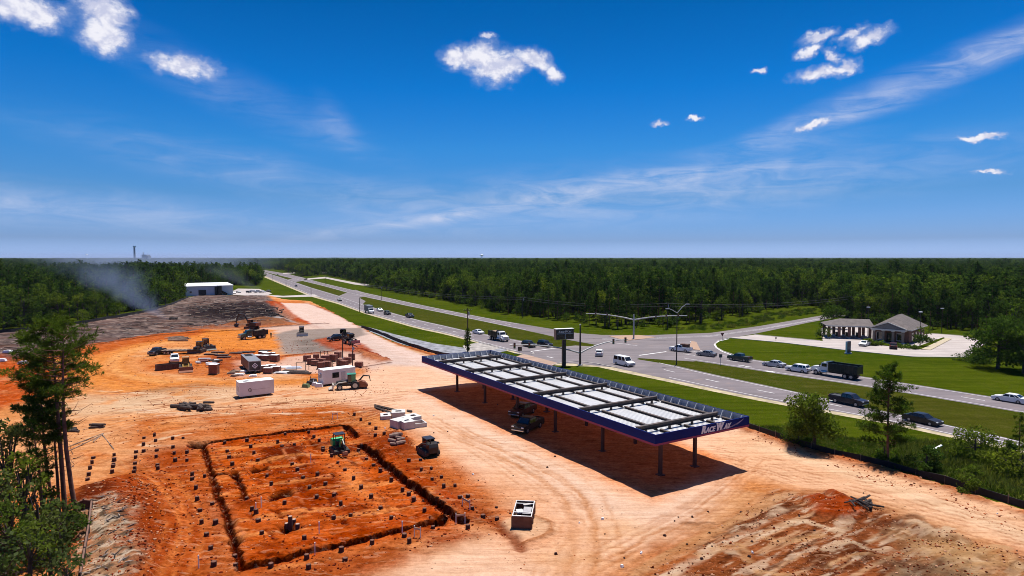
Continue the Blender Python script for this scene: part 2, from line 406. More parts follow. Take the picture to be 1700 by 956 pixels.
# orange loop road
L1 = smooth_px([(640, 543), (430, 551), (330, 556), (230, 572), (170, 596), (165, 620), (230, 640), (340, 645), (480, 640), (640, 632)])
stroke(L1[6:], 11, (240, 158, 92), 3.5, .95, rag=1)
poly([(300, 552), (430, 548), (460, 558), (470, 580), (380, 585), (330, 575)], (242, 154, 84), 2.5, .9)
stroke(smooth_px([(300, 565), (215, 584), (185, 605), (205, 625), (280, 636)]), 3., (250, 182, 120), 2, .8)
poly([(140, 575), (260, 556), (350, 549), (330, 558), (220, 574), (160, 592), (120, 590)], (206, 108, 62), 2, .9, .3)
stroke([(0, 606), (130, 580), (260, 560), (400, 549), (470, 543), (545, 539)], .9, (96, 44, 30), .8, .85, .35)
# yard where the gear stands
poly([(235, 600), (300, 585), (400, 580), (470, 590), (520, 590), (470, 620), (400, 630), (300, 625), (240, 618)], (216, 124, 72), 2, .85, br=.35)
poly([(340, 590), (400, 588), (440, 596), (420, 620), (350, 612)], (160, 74, 50), 1.6, .7, br=.3, bs=.3)
# grey gravel pad and the pinkish block yard
poly([(455, 556), (490, 548), (600, 545), (610, 556), (560, 572), (575, 584), (500, 590), (470, 588)], GREY, 1.5)
poly([(490, 566), (540, 560), (560, 580), (500, 586)], (130, 120, 114), 2, .8, br=.3)
poly([(520, 567), (560, 558), (600, 572), (640, 600), (600, 590), (560, 586)], (188, 92, 62), 1.2, .9, .4)
poly([(478, 594), (560, 586), (610, 592), (640, 600), (600, 612), (540, 620), (470, 624), (452, 606)], (236, 196, 176), 1.5, .95)
poly([(590, 584), (620, 592), (648, 601), (630, 604), (600, 594)], (196, 118, 78), 1, .9, .5)
stroke([(548, 620), (600, 612), (648, 604)], .8, (92, 40, 28), .6, .8, .2)
stroke([(440, 600), (478, 592), (560, 584), (600, 583), (646, 600)], .7, (150, 62, 38), .6, .9, .3)
# paler ground between the two trailers, brown spill
poly([(230, 650), (330, 638), (420, 648), (420, 662), (330, 672), (220, 672)], (178, 138, 106), 2.5, .9, br=.42)
poly([(150, 668), (330, 645), (640, 640), (700, 655), (560, 676), (330, 700), (180, 690)], (250, 206, 168), 4, .8, br=.4)
poly([(290, 690), (420, 684), (560, 676), (640, 676), (560, 704), (400, 724), (250, 745), (180, 735), (210, 705)], (206, 110, 58), 4, .85, .2, br=.35, bs=.12)
poly([(390, 600), (450, 596), (455, 626), (395, 628)], (240, 200, 180), 1.5, .6, br=.3)
rs_ = random.Random(9)
for q in range(46):
    x0 = rs_.uniform(170, 640); y0 = rs_.uniform(655, 702); L_ = rs_.uniform(30, 120); sl = rs_.uniform(-.16, .02); c_ = rs_.choice([(250, 214, 178), (252, 224, 196), (150, 72, 40), (128, 58, 34), (190, 104, 60)])
    stroke([(x0, y0), (x0 + L_ * .5, y0 + L_ * sl * .5 + rs_.uniform(-2, 2)), (x0 + L_, y0 + L_ * sl)], rs_.uniform(.25, 1.0), c_, .2, .75, -.06 if c_[0] < 200 else .05, br=.35, seed=q)
for q in range(40):
    x0 = rs_.uniform(60, 240); y0 = rs_.uniform(650, 745); L_ = rs_.uniform(20, 80); sl = rs_.uniform(-.25, .05); c_ = rs_.choice([(250, 214, 178), (250, 220, 190), (206, 120, 76), (150, 76, 44)])
    stroke([(x0, y0), (x0 + L_ * .5, y0 + L_ * sl * .5 + rs_.uniform(-2, 2)), (x0 + L_, y0 + L_ * sl)], rs_.uniform(.25, 1.0), c_, .2, .7, 0, br=.35, seed=q)
# pale plateau left of the foundation
poly([(0, 760), (60, 690), (150, 680), (210, 690), (215, 745), (190, 790), (110, 812), (0, 830)], (240, 174, 124), 3, .9, br=.35)
poly([(60, 670), (150, 656), (260, 660), (240, 680), (100, 700)], (232, 196, 160), 3, .7, br=.3)
poly([(0, 590), (60, 600), (120, 610), (90, 660), (0, 680), (-200, 720), (-200, 640)], (204, 92, 50), 4, .9, br=.4, bs=.12)
# the wide pale apron round the canopy
poly([(560, 640), (640, 608), (720, 610), (770, 630), (900, 690), (1240, 700), (1260, 760), (1180, 830), (1120, 880), (1060, 920), (1000, 960), (900, 1010), (700, 1020), (620, 960), (760, 905), (860, 880), (830, 830), (740, 760), (700, 730), (650, 690), (560, 668)], PALE, 3)
poly([(700, 640), (790, 690), (980, 800), (1060, 850), (1200, 800), (1150, 870), (1080, 910), (960, 830), (800, 740), (680, 660)], (250, 214, 190), 3, .8)
poly([(690, 650), (830, 640), (1230, 770), (1080, 835)], (240, 146, 88), 2, .8)  # orange painted into the soil over the canopy's shadow outline, warming its shade
poly([(820, 790), (900, 830), (960, 880), (940, 960), (840, 900)], (240, 166, 116), 4, .7, br=.35, bs=.12)
poly([(900, 940), (1020, 860), (1090, 880), (1060, 960)], (246, 190, 140), 3, .6, br=.3)
# drive running to the right
poly([(1180, 730), (1260, 716), (1360, 756), (1475, 785), (1560, 808), (1720, 860), (2100, 960), (2100, 1080), (1720, 930), (1560, 872), (1440, 832), (1330, 815), (1220, 790)], (252, 202, 164), 2.5, .95)
stroke([(1240, 716), (1340, 751), (1475, 786), (1560, 812), (1720, 862)], 2.2, (188, 108, 66), 1.2, .8, .3, br=.35)
stroke([(1270, 745), (1400, 785), (1560, 840), (1720, 900)], 3., (252, 214, 178), 2, .7)
for q in range(9):
    stroke([(1180 + q * 6, 742 + q * 5), (1320 + q * 4, 772 + q * 6), (1480 - q * 3, 806 + q * 6.5), (1720, 878 + q * 6)], .3, (176, 106, 66), .3, .55, -.04, br=.2, seed=q)
rs2 = random.Random(77)
# bottom right: torn brown ground with cream streaks
poly([(1020, 980), (1120, 920), (1200, 870), (1290, 815), (1380, 822), (1470, 850), (1560, 880), (1720, 940), (1900, 1010), (1800, 1200), (1000, 1200)], (158, 92, 58), 2.5, .97, .1)
i = sub(ptlist([(1020, 1000), (1290, 815), (1720, 940), (1800, 1150), (1000, 1200)]), 2)
bm_ = ss(inside_dist(ptlist([(1020, 980), (1120, 920), (1200, 870), (1290, 815), (1380, 822), (1470, 850), (1560, 880), (1720, 940), (1900, 1010), (1800, 1200), (1000, 1200)]), WX[i], WY[i]), -.5, 1.5)
ca, sa = math.cos(R(35)), math.sin(R(35)); ru = PX[i] * ca + PY[i] * sa; rv = -PX[i] * sa + PY[i] * ca
put(i, ss(fbm(ru * .12, rv * 1.5, 5, 101), .52, .62) * bm_ * .6, alb((228, 186, 146)))
put(i, ss(fbm(ru * .16, rv * 1.7, 5, 121), .53, .62) * bm_ * .75, alb((96, 52, 34)))
put(i, ss(fbm(ru * .35, rv * 2.2, 4, 131), .56, .66) * bm_ * .7, alb((236, 206, 176)))
HT[i] += (fbm(ru * .3, rv * 1.2, 4, 141) - .5) * bm_ * .12 + (fbm(PX[i] * 1.5, PY[i] * 1.5, 3, 151) - .5) * bm_ * .16
for q in range(26):
    x0 = rs2.uniform(1120, 1640); y0 = rs2.uniform(870, 980); L_ = rs2.uniform(40, 150); c_ = rs2.choice([(228, 184, 142), (214, 166, 122), (110, 62, 42), (96, 54, 36), (238, 206, 172)])
    stroke(smooth_px([(x0, y0), (x0 + L_ * .4, y0 - L_ * rs2.uniform(-.05, .2)), (x0 + L_ * .8, y0 - L_ * rs2.uniform(-.15, .25)), (x0 + L_, y0 + L_ * rs2.uniform(-.1, .15))]), rs2.uniform(.2, 1.0), c_, .25, .75, rs2.uniform(-.08, .08), br=.35, bs=.5, seed=q)
stroke([(1050, 960), (1130, 915), (1200, 880), (1290, 830)], 1.0, (214, 160, 116), .6, .8, .12)
stroke([(1090, 975), (1170, 925), (1300, 850)], .9, (232, 200, 170), .7, .7, br=.3)
poly([(1340, 835), (1390, 822), (1430, 838), (1440, 858), (1400, 868), (1350, 856)], (168, 74, 42), .8, .95, .5)
poly([(1400, 880), (1500, 862), (1550, 895), (1520, 925), (1430, 915)], (104, 58, 40), 1.5, .75, -.3, br=.3, bs=.4)
poly([(1500, 890), (1640, 905), (1720, 945), (1700, 1000), (1540, 950)], (206, 164, 118), 2, .7, br=.4, bs=.25)
poly([(1440, 930), (1560, 935), (1640, 970), (1480, 990)], (92, 76, 62), 1.5, .7, br=.35, bs=.4)
for q in range(14):
    x = 1130 + q * 42; stroke([(x, 985), (x + 70, 925 + (q % 3) * 10)], .22, (92, 50, 32), .2, .55, -.05, br=.3, seed=q)
# foundation pad
poly([(322, 742), (420, 724), (560, 706), (592, 712), (640, 745), (780, 866), (760, 885), (560, 925), (400, 970), (380, 900), (350, 800)], (212, 102, 54), 2, .95)
poly([(250, 750), (322, 742), (360, 800), (380, 880), (400, 980), (200, 1100), (140, 980), (120, 880), (130, 830), (200, 800)], (176, 78, 40), 3, .92)
poly([(590, 712), (660, 720), (720, 760), (780, 800), (850, 850), (870, 905), (800, 880), (700, 800), (620, 745)], (206, 112, 64), 2, .85, br=.4)
poly([(600, 716), (650, 730), (720, 775), (790, 838), (840, 880), (790, 872), (700, 800), (610, 740)], (160, 70, 38), 1.2, .75, br=.35, bs=.3)
poly([(400, 960), (560, 925), (770, 880), (800, 890), (680, 935), (560, 985), (380, 1040)], (170, 78, 42), 1.5, .9, br=.45)
poly([(420, 740), (470, 735), (520, 760), (560, 800), (600, 850), (590, 880), (480, 850), (440, 800)], (156, 60, 32), 2, .8, br=.35, bs=.3)
poly([(440, 748), (500, 744), (510, 762), (450, 768)], (104, 40, 24), .8, .92, .3)
i = sub(ptlist([(250, 740), (580, 700), (800, 880), (400, 1000), (150, 960)]), 2)
pm = ss(inside_dist(ptlist([(322, 742), (560, 706), (640, 745), (780, 866), (560, 925), (400, 970), (350, 800)]), PX[i], PY[i]), -1, 1)
ca, sa = math.cos(R(20)), math.sin(R(20)); ru = PX[i] * ca + PY[i] * sa; rv = -PX[i] * sa + PY[i] * ca
put(i, ss(fbm(ru * .12, rv * .7, 5, 201), .52, .64) * pm * .7, alb((244, 160, 100)))
put(i, ss(fbm(ru * .3, rv * .9, 5, 211), .54, .66) * pm * .6, alb((150, 62, 30)))
HT[i] += ((fbm(PX[i] * .3, PY[i] * .3, 3, 221) - .5) * .16 + (fbm(PX[i] * 1.6, PY[i] * 1.6, 3, 231) - .5) * .16) * pm
rs_ = random.Random(19)
for q in range(170):
    f, g_ = rs_.random(), rs_.random(); x0 = (330 + 250 * f) * (1 - g_) + (400 + 370 * f) * g_; y0 = (745 - 35 * f) * (1 - g_) + (945 - 75 * f) * g_
    L_ = rs_.uniform(5, 40); sl = rs_.choice([rs_.uniform(-.3, -.05), rs_.uniform(.5, 1.3)]); L_ *= .45 if sl > 0 else 1; c_ = rs_.choice([(122, 44, 24), (96, 30, 17), (238, 152, 106), (146, 56, 31), (140, 52, 30)])
    stroke([(x0, y0), (x0 + L_ * .5, y0 + L_ * sl * .5 + rs_.uniform(-1, 1)), (x0 + L_, y0 + L_ * sl)], rs_.uniform(.15, .6), c_, .14, .85, -.1 if c_[0] < 160 else .06, br=.3, bs=.8, seed=q)
for q in range(9):
    f, g_ = rs_.random(), rs_.random(); x0 = (330 + 250 * f) * (1 - g_) + (400 + 370 * f) * g_; y0 = (745 - 35 * f) * (1 - g_) + (945 - 75 * f) * g_
    poly([(x0 - 22, y0 - 4), (x0 + 18, y0 - 8), (x0 + 28, y0 + 5), (x0 - 12, y0 + 8)], (128, 48, 26), .7, .75, .12, rag=2, br=.35, bs=.5, seed=q)
# mound and slope bottom left
poly([(130, 820), (215, 800), (260, 830), (270, 900), (250, 990), (160, 1000), (140, 900)], (160, 74, 44), 3, .9, 1.2)
poly([(140, 865), (180, 845), (215, 870), (215, 960), (190, 1010), (130, 1010)], (190, 150, 118), 1.5, .9)
i = sub(ptlist([(120, 830), (240, 830), (260, 1010), (110, 1010)]), 2)
lm = ss(inside_dist(ptlist([(140, 850), (180, 840), (225, 870), (225, 1020), (120, 1020)]), WX[i], WY[i]), -1, 1)
put(i, ss(fbm(PX[i] * 1.5, PY[i] * 1.5, 4, 301), .5, .6) * lm * .85, alb((84, 74, 62)))
put(i, ss(fbm(PX[i] * 1.7, PY[i] * 1.7, 4, 311), .56, .63) * lm * .7, alb((228, 206, 182)))
HT[i] += (fbm(PX[i] * 1.5, PY[i] * 1.5, 4, 321) - .5) * lm * .35
poly([(125, 822), (175, 812), (190, 830), (150, 850), (122, 846)], (92, 36, 24), 1.2, .8)
# trenches (dug with steep sides, damp red soil) and spoil beside them
def trench(px, wd=.85, dp=.75, spoil=None):
    if spoil is not None: stroke(px, 1.3, (176, 72, 38), .7, .8, .16, br=.3, seed=3, off=spoil)
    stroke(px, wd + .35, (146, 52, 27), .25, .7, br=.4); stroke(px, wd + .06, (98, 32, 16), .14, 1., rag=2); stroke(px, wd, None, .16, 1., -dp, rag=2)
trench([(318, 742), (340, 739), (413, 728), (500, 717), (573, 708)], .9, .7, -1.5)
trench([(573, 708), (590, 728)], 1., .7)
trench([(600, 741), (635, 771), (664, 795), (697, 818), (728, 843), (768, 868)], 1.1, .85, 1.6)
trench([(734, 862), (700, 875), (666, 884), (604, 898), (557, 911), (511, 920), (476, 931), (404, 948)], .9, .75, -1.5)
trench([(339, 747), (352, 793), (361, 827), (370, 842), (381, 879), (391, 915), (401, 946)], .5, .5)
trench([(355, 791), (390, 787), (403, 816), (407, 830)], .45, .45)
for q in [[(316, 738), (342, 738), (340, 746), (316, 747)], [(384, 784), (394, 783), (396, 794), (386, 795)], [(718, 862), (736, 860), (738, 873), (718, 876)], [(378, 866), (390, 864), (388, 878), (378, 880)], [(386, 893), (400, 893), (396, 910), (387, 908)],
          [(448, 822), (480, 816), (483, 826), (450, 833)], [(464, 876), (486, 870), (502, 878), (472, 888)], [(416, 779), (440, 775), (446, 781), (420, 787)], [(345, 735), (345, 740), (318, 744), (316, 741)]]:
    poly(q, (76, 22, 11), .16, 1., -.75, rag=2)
# spoil heap and dozer pushes near the skid steer
poly([(622, 742), (650, 722), (676, 732), (690, 752), (655, 760)], (150, 64, 36), 1.2, .85, .7)
poly([(540, 745), (560, 742), (600, 790), (640, 850), (600, 830), (560, 790)], (246, 156, 96), 1.5, .75, br=.3)
poly([(825, 868), (880, 850), (915, 870), (912, 890), (860, 905)], (242, 196, 160), .8, .9, .1)
stroke(smooth_px([(880, 862), (905, 868), (916, 880), (905, 893), (868, 905)]), .5, (188, 120, 76), .4, .7, .15)
stroke([(800, 850), (850, 895), (866, 915)], 1., (140, 66, 36), .8, .8, -.15)
# wheel tracks
tracks([(250, 1010), (300, 900), (292, 850), (262, 805), (220, 790), (192, 800)], (232, 142, 86), 3, 1.9, .4, .75, -.05, 1.2, seed=1)
tracks([(330, 1010), (318, 900), (305, 840), (285, 790)], (226, 128, 76), 2, 1.9, .4, .6, -.05, .8, seed=2)
tracks([(230, 760), (260, 790), (300, 800), (330, 790)], (226, 138, 84), 3, 1.7, .35, .6, -.05, 1.5, seed=3)
for q in range(16):
    y = 664 + q * 2.4; tracks([(430 + q * 5, y + 6), (520 + q * 3, y + 3), (600, y - 6), (690 - q * 4, y - 16)], (178, 96, 54) if q % 3 else (246, 196, 150), 1, 1.9, .34, .6, -.06, 1., seed=20 + q)
for q in range(8):
    tracks([(130, 690 + q * 7), (240, 672 + q * 6), (330, 660 + q * 7), (430, 656 + q * 6)], (170, 100, 62) if q % 2 else (244, 200, 160), 1, 1.9, .4, .5, -.05, 1., seed=40 + q)
for q in range(10):
    tracks([(700 + q * 8, 690 + q * 4), (860 + q * 9, 790), (960 + q * 4, 870), (900 + q * 12, 980)], (214, 150, 104), 1, 1.9, .35, .45, -.03, 1.2, seed=60 + q)
for q in range(7):
    tracks([(1260, 765 + q * 5), (1200, 815 + q * 5), (1120, 868 + q * 5), (1000, 925 + q * 8)], (196, 128, 82), 1, 1.9, .35, .5, -.04, 1., seed=80 + q)
for q in range(6):
    tracks([(190, 600 + q * 4), (176, 615 + q * 3), (230, 634 + q * 2), (360, 640 + q * 2)], (206, 118, 66), 1, 1.9, .4, .5, -.04, 1., seed=90 + q)
for q in range(9):
    tracks([(560, 706 + q * 3), (600, 690 + q * 2), (640, 680 + q * 2)], (160, 76, 42), 1, 1.6, .3, .6, -.06, 1, seed=100 + q)
for q in range(5):
    tracks([(-60, 660 + q * 9), (40, 620 + q * 9), (120, 600 + q * 7)], (160, 66, 38), 1, 1.9, .4, .6, -.06, 1, seed=120 + q)
for q in range(12):
    tracks([(30 + q * 18, 760 + q * 2), (100 + q * 14, 740 + q * 3)], (176, 92, 54), 1, 1.6, .3, .45, -.05, 1, seed=130 + q)
# small relief everywhere, then the edge sinks below the grass
cover = ss(inside_dist(SITE, WX, WY), -.6, .9)
HT += (fbm(PX * .22, PY * .22, 4, 401) - .5) * .28 + (fbm(PX * 1.1, PY * 1.1, 3, 411) - .5) * .09
HT = HT * cover + .2 * cover - .25 * (1 - cover)
# the yard behind the canopy, where the paved road comes in, stays level
keep = cover.reshape(NY, NX) > .002
kf = keep[:-1, :-1] | keep[1:, :-1] | keep[:-1, 1:] | keep[1:, 1:]
jj, ii = np.nonzero(kf); a = jj * NX + ii
faces = np.stack([a, a + 1, a + NX + 1, a + NX], 1)
used = np.unique(faces); remap = np.full(NX * NY, -1); remap[used] = np.arange(len(used)); faces = remap[faces]
me = bpy.data.meshes.new('dirt_site'); me.vertices.add(len(used)); me.vertices.foreach_set('co', np.stack([PX[used], PY[used], HT[used]], 1).ravel().astype(np.float32))
me.loops.add(faces.size); me.loops.foreach_set('vertex_index', faces.ravel().astype(np.int32))
me.polygons.add(len(faces)); me.polygons.foreach_set('loop_start', np.arange(0, faces.size, 4, dtype=np.int32))
me.update(calc_edges=True); _hz = HT[used][faces]; me.polygons.foreach_set('use_smooth', (_hz.max(1) - _hz.min(1) < .09).tolist())
ca_ = me.color_attributes.new('soil', 'FLOAT_COLOR', 'POINT')
ca_.data.foreach_set('color', np.concatenate([COLR[used], np.ones((len(used), 1))], 1).ravel().astype(np.float32))
HGRID = HT.reshape(NY, NX)
def gz(x, y):
    i_ = int(np.clip(np.searchsorted(gx, x) - 1, 0, NX - 2)); j_ = int(np.clip(np.searchsorted(gy, y) - 1, 0, NY - 2))
    return float(max(HGRID[j_:j_ + 2, i_:i_ + 2].mean(), -.004))
def gat(px, py):
    p = at(px, py); p.z = gz(p.x, p.y); return p
m = bpy.data.materials.new('soil'); m.use_nodes = True; t = NT(m.node_tree); b = m.node_tree.nodes['Principled BSDF']
p = t.n('ShaderNodeNewGeometry').outputs['Position']
vc = t.n('ShaderNodeVertexColor', layer_name='soil').outputs[0]
n1 = t.noise(p, .55, 6, .68); n2 = t.noise(p, 3.2, 5, .7); n3 = t.noise(p, 14, 3, .7)
# scraped streaks along the way the machines drive
st = t.noise(t.map(p, (0, 0, 0), (0, 0, R(58)), (.10, 1.6, 1.)), 1., 6, .65)
sg = t.n('ShaderNodeSeparateColor', i={0: vc}); red = t.mr(t.m('DIVIDE', sg.outputs[1], t.m('ADD', sg.outputs[0], .001)), .66, .30); amt = t.m('MULTIPLY_ADD', red, .65, .35)
c = t.mix(amt, vc, t.mix(t.mr(n1, .3, .7), (.80, .74, .70), (1.16, 1.17, 1.18)), 'MULTIPLY')
c = t.mix(amt, c, t.mix(t.mr(n2, .3, .7), (.74, .68, .64), (1.2, 1.2, 1.2)), 'MULTIPLY')
c = t.mix(1., c, t.mix(t.mr(st, .36, .6), (.90, .86, .82), (1.05, 1.06, 1.07)), 'MULTIPLY')
f1 = t.mr(t.noise(t.map(p, (3, 0, 0), (0, 0, R(20)), (.5, 1.5, 1.)), 1., 7, .7), .555, .60)
f2 = t.mr(t.noise(t.map(p, (9, 4, 0), (0, 0, R(-25)), (.45, 1.4, 1.)), 1.3, 7, .7), .56, .61)
f3 = t.mr(t.noise(t.map(p, (1, 7, 0), (0, 0, R(58)), (.22, 2.2, 1.)), 1., 6, .7), .575, .62)
c = t.mix(t.m('MULTIPLY', f1, t.m('ADD', .10, t.m('MULTIPLY', red, .55))), c, t.mix(1., c, (.42, .32, .28), 'MULTIPLY'))
c = t.mix(t.m('MULTIPLY', f2, t.m('ADD', .12, t.m('MULTIPLY', red, .35))), c, t.mix(.55, c, alb((252, 196, 156))))
c = t.mix(t.m('MULTIPLY', f3, .5), c, t.mix(1., c, (.70, .56, .46), 'MULTIPLY'))
vor = t.n('ShaderNodeTexVoronoi', feature='F1', i={'Vector': p, 'Scale': 1.6, 'Randomness': 1.})
clod = t.m('MULTIPLY', t.mr(vor.outputs['Distance'], .16, .06), t.mr(t.noise(p, .25, 3), .5, .62))
c = t.mix(t.m('MULTIPLY', clod, .55), c, alb((104, 54, 32)))
c = t.n('ShaderNodeHueSaturation', i={'Saturation': 1.04, 'Value': 1., 'Color': c}).outputs[0]
t.t.links.new(c, b.inputs['Base Color']); b.inputs['Roughness'].default_value = 1.; b.inputs['Specular IOR Level'].default_value = .0
hh = t.m('ADD', t.m('MULTIPLY', n2, .6), t.m('ADD', t.m('MULTIPLY', n3, .25), t.m('ADD', t.m('MULTIPLY', st, .6), t.m('MULTIPLY', clod, .5))))
bp = t.n('ShaderNodeBump', i={'Strength': .9, 'Distance': .22, 'Height': hh}); t.t.links.new(bp.outputs[0], b.inputs['Normal'])
me.materials.append(m); M_SOIL = m
o = bpy.data.objects.new('dirt_site', me); COL.objects.link(o); tag(o, kind='structure')
# ================================================================== roads
def asphalt(name, c, dust=(.42, .26, .17)):
    m = bpy.data.materials.new(name); m.use_nodes = True; t = NT(m.node_tree); b = m.node_tree.nodes['Principled BSDF']
    p = t.n('ShaderNodeNewGeometry').outputs['Position']
    n1 = t.noise(p, .12, 5, .6); n2 = t.noise(p, 9., 4, .7)
    st = t.noise(t.map(p, (0, 0, 0), (0, 0, R(51)), (.012, .62, .2)), 1., 4, .6)      # wheel paths along the lanes
    a = t.mix(t.mr(n1, .3, .7), tuple(x * .86 for x in c), tuple(x * 1.12 for x in c))
    a = t.mix(t.m('MULTIPLY', t.mr(st, .4, .62), .45), a, tuple(x * .62 for x in c))
    a = t.mix(1., a, t.mix(t.mr(n2, .3, .7), (.86, .86, .86), (1.12, 1.12, 1.12)), 'MULTIPLY')
    a = t.mix(t.m('MULTIPLY', t.mr(t.noise(p, .3, 5), .55, .8), .2), a, dust)
    t.t.links.new(a, b.inputs['Base Color']); b.inputs['Roughness'].default_value = .85; b.inputs['Specular IOR Level'].default_value = .25
    return m
M_ROAD = asphalt('highway_asphalt', (.155, .130, .138))
M_ROAD2 = asphalt('junction_asphalt', (.165, .140, .146))
M_CONC = asphalt('concrete_paving', (.38, .33, .31))
M_DUSTY = asphalt('dusty_asphalt', (.33, .22, .165))
M_SHOULD = mat('shoulder', (.33, .27, .17), .95, var=.3, scale=.6)
M_WHITE = mat('road_paint', (.62, .60, .60), .7, var=.25, scale=1.2)
M_YELL = mat('yellow_paint', (.55, .40, .12), .7, var=.2, scale=1.2)
M_KERB = mat('kerb_concrete', (.46, .42, .38), .9, var=.12, scale=1.5)
def P2(px): return [at(*p)[:2] for p in px]
# carriageway edges followed in the photograph
NW = [(436, 450.6), (470, 461.5), (516, 477), (563, 491), (602, 505), (649, 518.5), (694, 531), (740, 541), (772, 548.5), (869, 566), (921, 577), (990, 590), (1061, 596), (1090, 599), (1154, 615), (1240, 633), (1331, 652), (1436, 676), (1558, 702), (1681, 729), (1900, 779), (2200, 850)]
NE = [(433, 455.5), (470, 471), (516, 490), (560, 502), (607, 519), (650, 531), (694, 543.5), (740, 553), (787, 565.5), (870, 588), (926, 603), (991, 604), (1060, 619), (1128, 633), (1201, 649), (1319, 672), (1441, 692), (1558, 717), (1684, 745), (1900, 795), (2200, 868)]
FW = [(436, 447.6), (480, 455), (537, 470), (586, 481.5), (618, 488.5), (680, 502), (720, 510.5), (819, 530), (885, 541), (947, 551), (1020, 563), (1090, 573), (1178, 586), (1213, 590), (1248, 596.5), (1330, 608.5), (1422, 624), (1517, 638), (1651, 659), (1800, 683), (2100, 731)]
FE = [(434, 450), (480, 461), (540, 475.5), (576, 485.5), (615, 495), (680, 508.5), (720, 516.5), (819, 537), (885, 551), (960, 568), (1020, 577), (1090, 590), (1120, 594), (1178, 602.5), (1295, 621), (1420, 639), (1517, 654.5), (1651, 677), (1800, 704), (2100, 757)]
def strip(name, A, B, z, m):
    """sheet between two edge lines, each resampled along its length"""
    def rs(px, n=90):
        P = np.array([at(*p)[:2] for p in px]); s = np.r_[0, np.cumsum(np.linalg.norm(np.diff(P, axis=0), axis=1))]
        q = np.linspace(0, s[-1], n); return np.stack([np.interp(q, s, P[:, 0]), np.interp(q, s, P[:, 1])], 1)
    a = rs(A); c = rs(B); n = len(a); mb = MB()
    mb.add([(x, y, z) for x, y in a] + [(x, y, z) for x, y in c], [(i, i + 1, n + i + 1, n + i) for i in range(n - 1)])
    o = mb.build(name, m)
    if o.data.polygons[0].normal.z < 0: o.data.flip_normals()
    return tag(o, kind='structure')
def rsm(px, step=4.):
    P = np.array([at(*p)[:2] for p in px]); s = np.r_[0, np.cumsum(np.linalg.norm(np.diff(P, axis=0), axis=1))]
    q = np.arange(0, s[-1], step); return np.stack([np.interp(q, s, P[:, 0]), np.interp(q, s, P[:, 1])], 1)
strip('highway_shoulder', [(x, y + 2.2 + (x > 900) * 2.5) for x, y in NE], [(x, y - .5) for x, y in NE], .002, M_SHOULD)
strip('median', [(x, y - .8) for x, y in NW], [(x, y + .8) for x, y in FE], .004, M_MEDIAN)
strip('highway', NW, NE, .012, M_ROAD)
strip('highway', FW, FE, .012, M_ROAD)
# junction between the carriageways, side road, slip lane, crossings of the median
JN = [(926, 603), (870, 588), (850, 582), (880, 571), (921, 577), (955, 573.5), (986, 575.5), (992, 572), (965, 567), (930, 556), (960, 553), (999, 556), (1076, 556.5), (1180, 552.5), (1262, 541), (1362, 524), (1400, 519), (1410, 523), (1342, 535.5), (1253, 554), (1210, 561.5), (1192, 566), (1187, 571), (1190, 577), (1200, 583), (1225, 592), (1150, 600), (1061, 594.5), (1054, 597), (1061, 601), (1085, 606), (1060, 617), (991, 604)]
sheet('junction', P2(JN), .016, M_ROAD2)
sheet('median_crossing', P2([(563, 491), (602, 505), (607, 500), (596, 494), (618, 490), (590, 481), (576, 485.5)]), .016, M_ROAD2)
sheet('median_crossing', P2([(478, 464), (490, 468), (505, 466), (512, 463), (497, 459)]), .016, M_ROAD2)
# far left: farm lane and drive joining from the right, lane to the metal building
strip('farm_lane', [(505, 462.5), (540, 459.5), (590, 469), (618, 472.5)], [(505, 464.5), (540, 462), (587, 472), (616, 475.5)], .016, M_CONC)
strip('farm_lane', [(470, 453), (520, 451.5), (560, 452)], [(470, 454.5), (520, 453), (560, 453.5)], .016, M_CONC)
strip('works_drive', [(380, 484), (440, 489), (470, 491), (522, 488.5)], [(385, 489), (440, 492.5), (470, 493.5), (530, 492)], .018, M_CONC)
sheet('works_yard', P2([(308, 491), (392, 489), (440, 491), (452, 487), (430, 479.5), (395, 479), (380, 486)]), .014, M_CONC)
# the paved stub that comes into the site behind the canopy
sheet('side_road', P2([(870, 588), (926, 603), (918, 607), (880, 612), (838, 606), (846, 596)]), .094, M_DUSTY)
# bank lot
LOT = [(1210, 561), (1253, 555.5), (1300, 560), (1366, 566), (1362, 548), (1372, 535), (1400, 530), (1440, 545), (1530, 556), (1545, 553.5), (1606, 558), (1640, 570), (1619, 580), (1606, 593.5), (1516, 592.5), (1400, 581), (1300, 569), (1240, 563.5)]
sheet('parking_lot', P2(LOT), .022, M_CONC)
def kerb(px, wd=.2, h=.13, closed=False, step=2.):
    P = rsm(px + ([px[0]] if closed else []), step); mb = MB(); T = np.gradient(P, axis=0); T /= np.linalg.norm(T, axis=1)[:, None]
    N = np.stack([-T[:, 1], T[:, 0]], 1) * wd / 2; n = len(P); vs = []
    for k in range(n):
        for q, z in ((-1, -.05), (-1, h), (1, h), (1, -.05)): vs.append((P[k, 0] + q * N[k, 0], P[k, 1] + q * N[k, 1], z))
    fs = [(k*4 + q, k*4 + q + 1, k*4 + q + 5, k*4 + q + 4) for k in range(n - 1) for q in range(3)]
    mb.add(vs, fs); return tag(mb.build('kerb', M_KERB), kind='structure')
kerb([(1606, 593.5), (1516, 592.5), (1400, 581), (1300, 569), (1240, 563.5), (1210, 561), (1192, 566), (1187, 571), (1190, 577), (1200, 583), (1225, 591.5)])
kerb([(1253, 555.5), (1300, 560), (1366, 566)]); kerb([(1545, 553.5), (1606, 558)])
kerb([(787, 566), (850, 583), (880, 583.5), (888, 587), (876, 590), (850, 586)])
kerb([(916, 606), (932, 602.5), (960, 600), (991, 604), (1025, 611)])
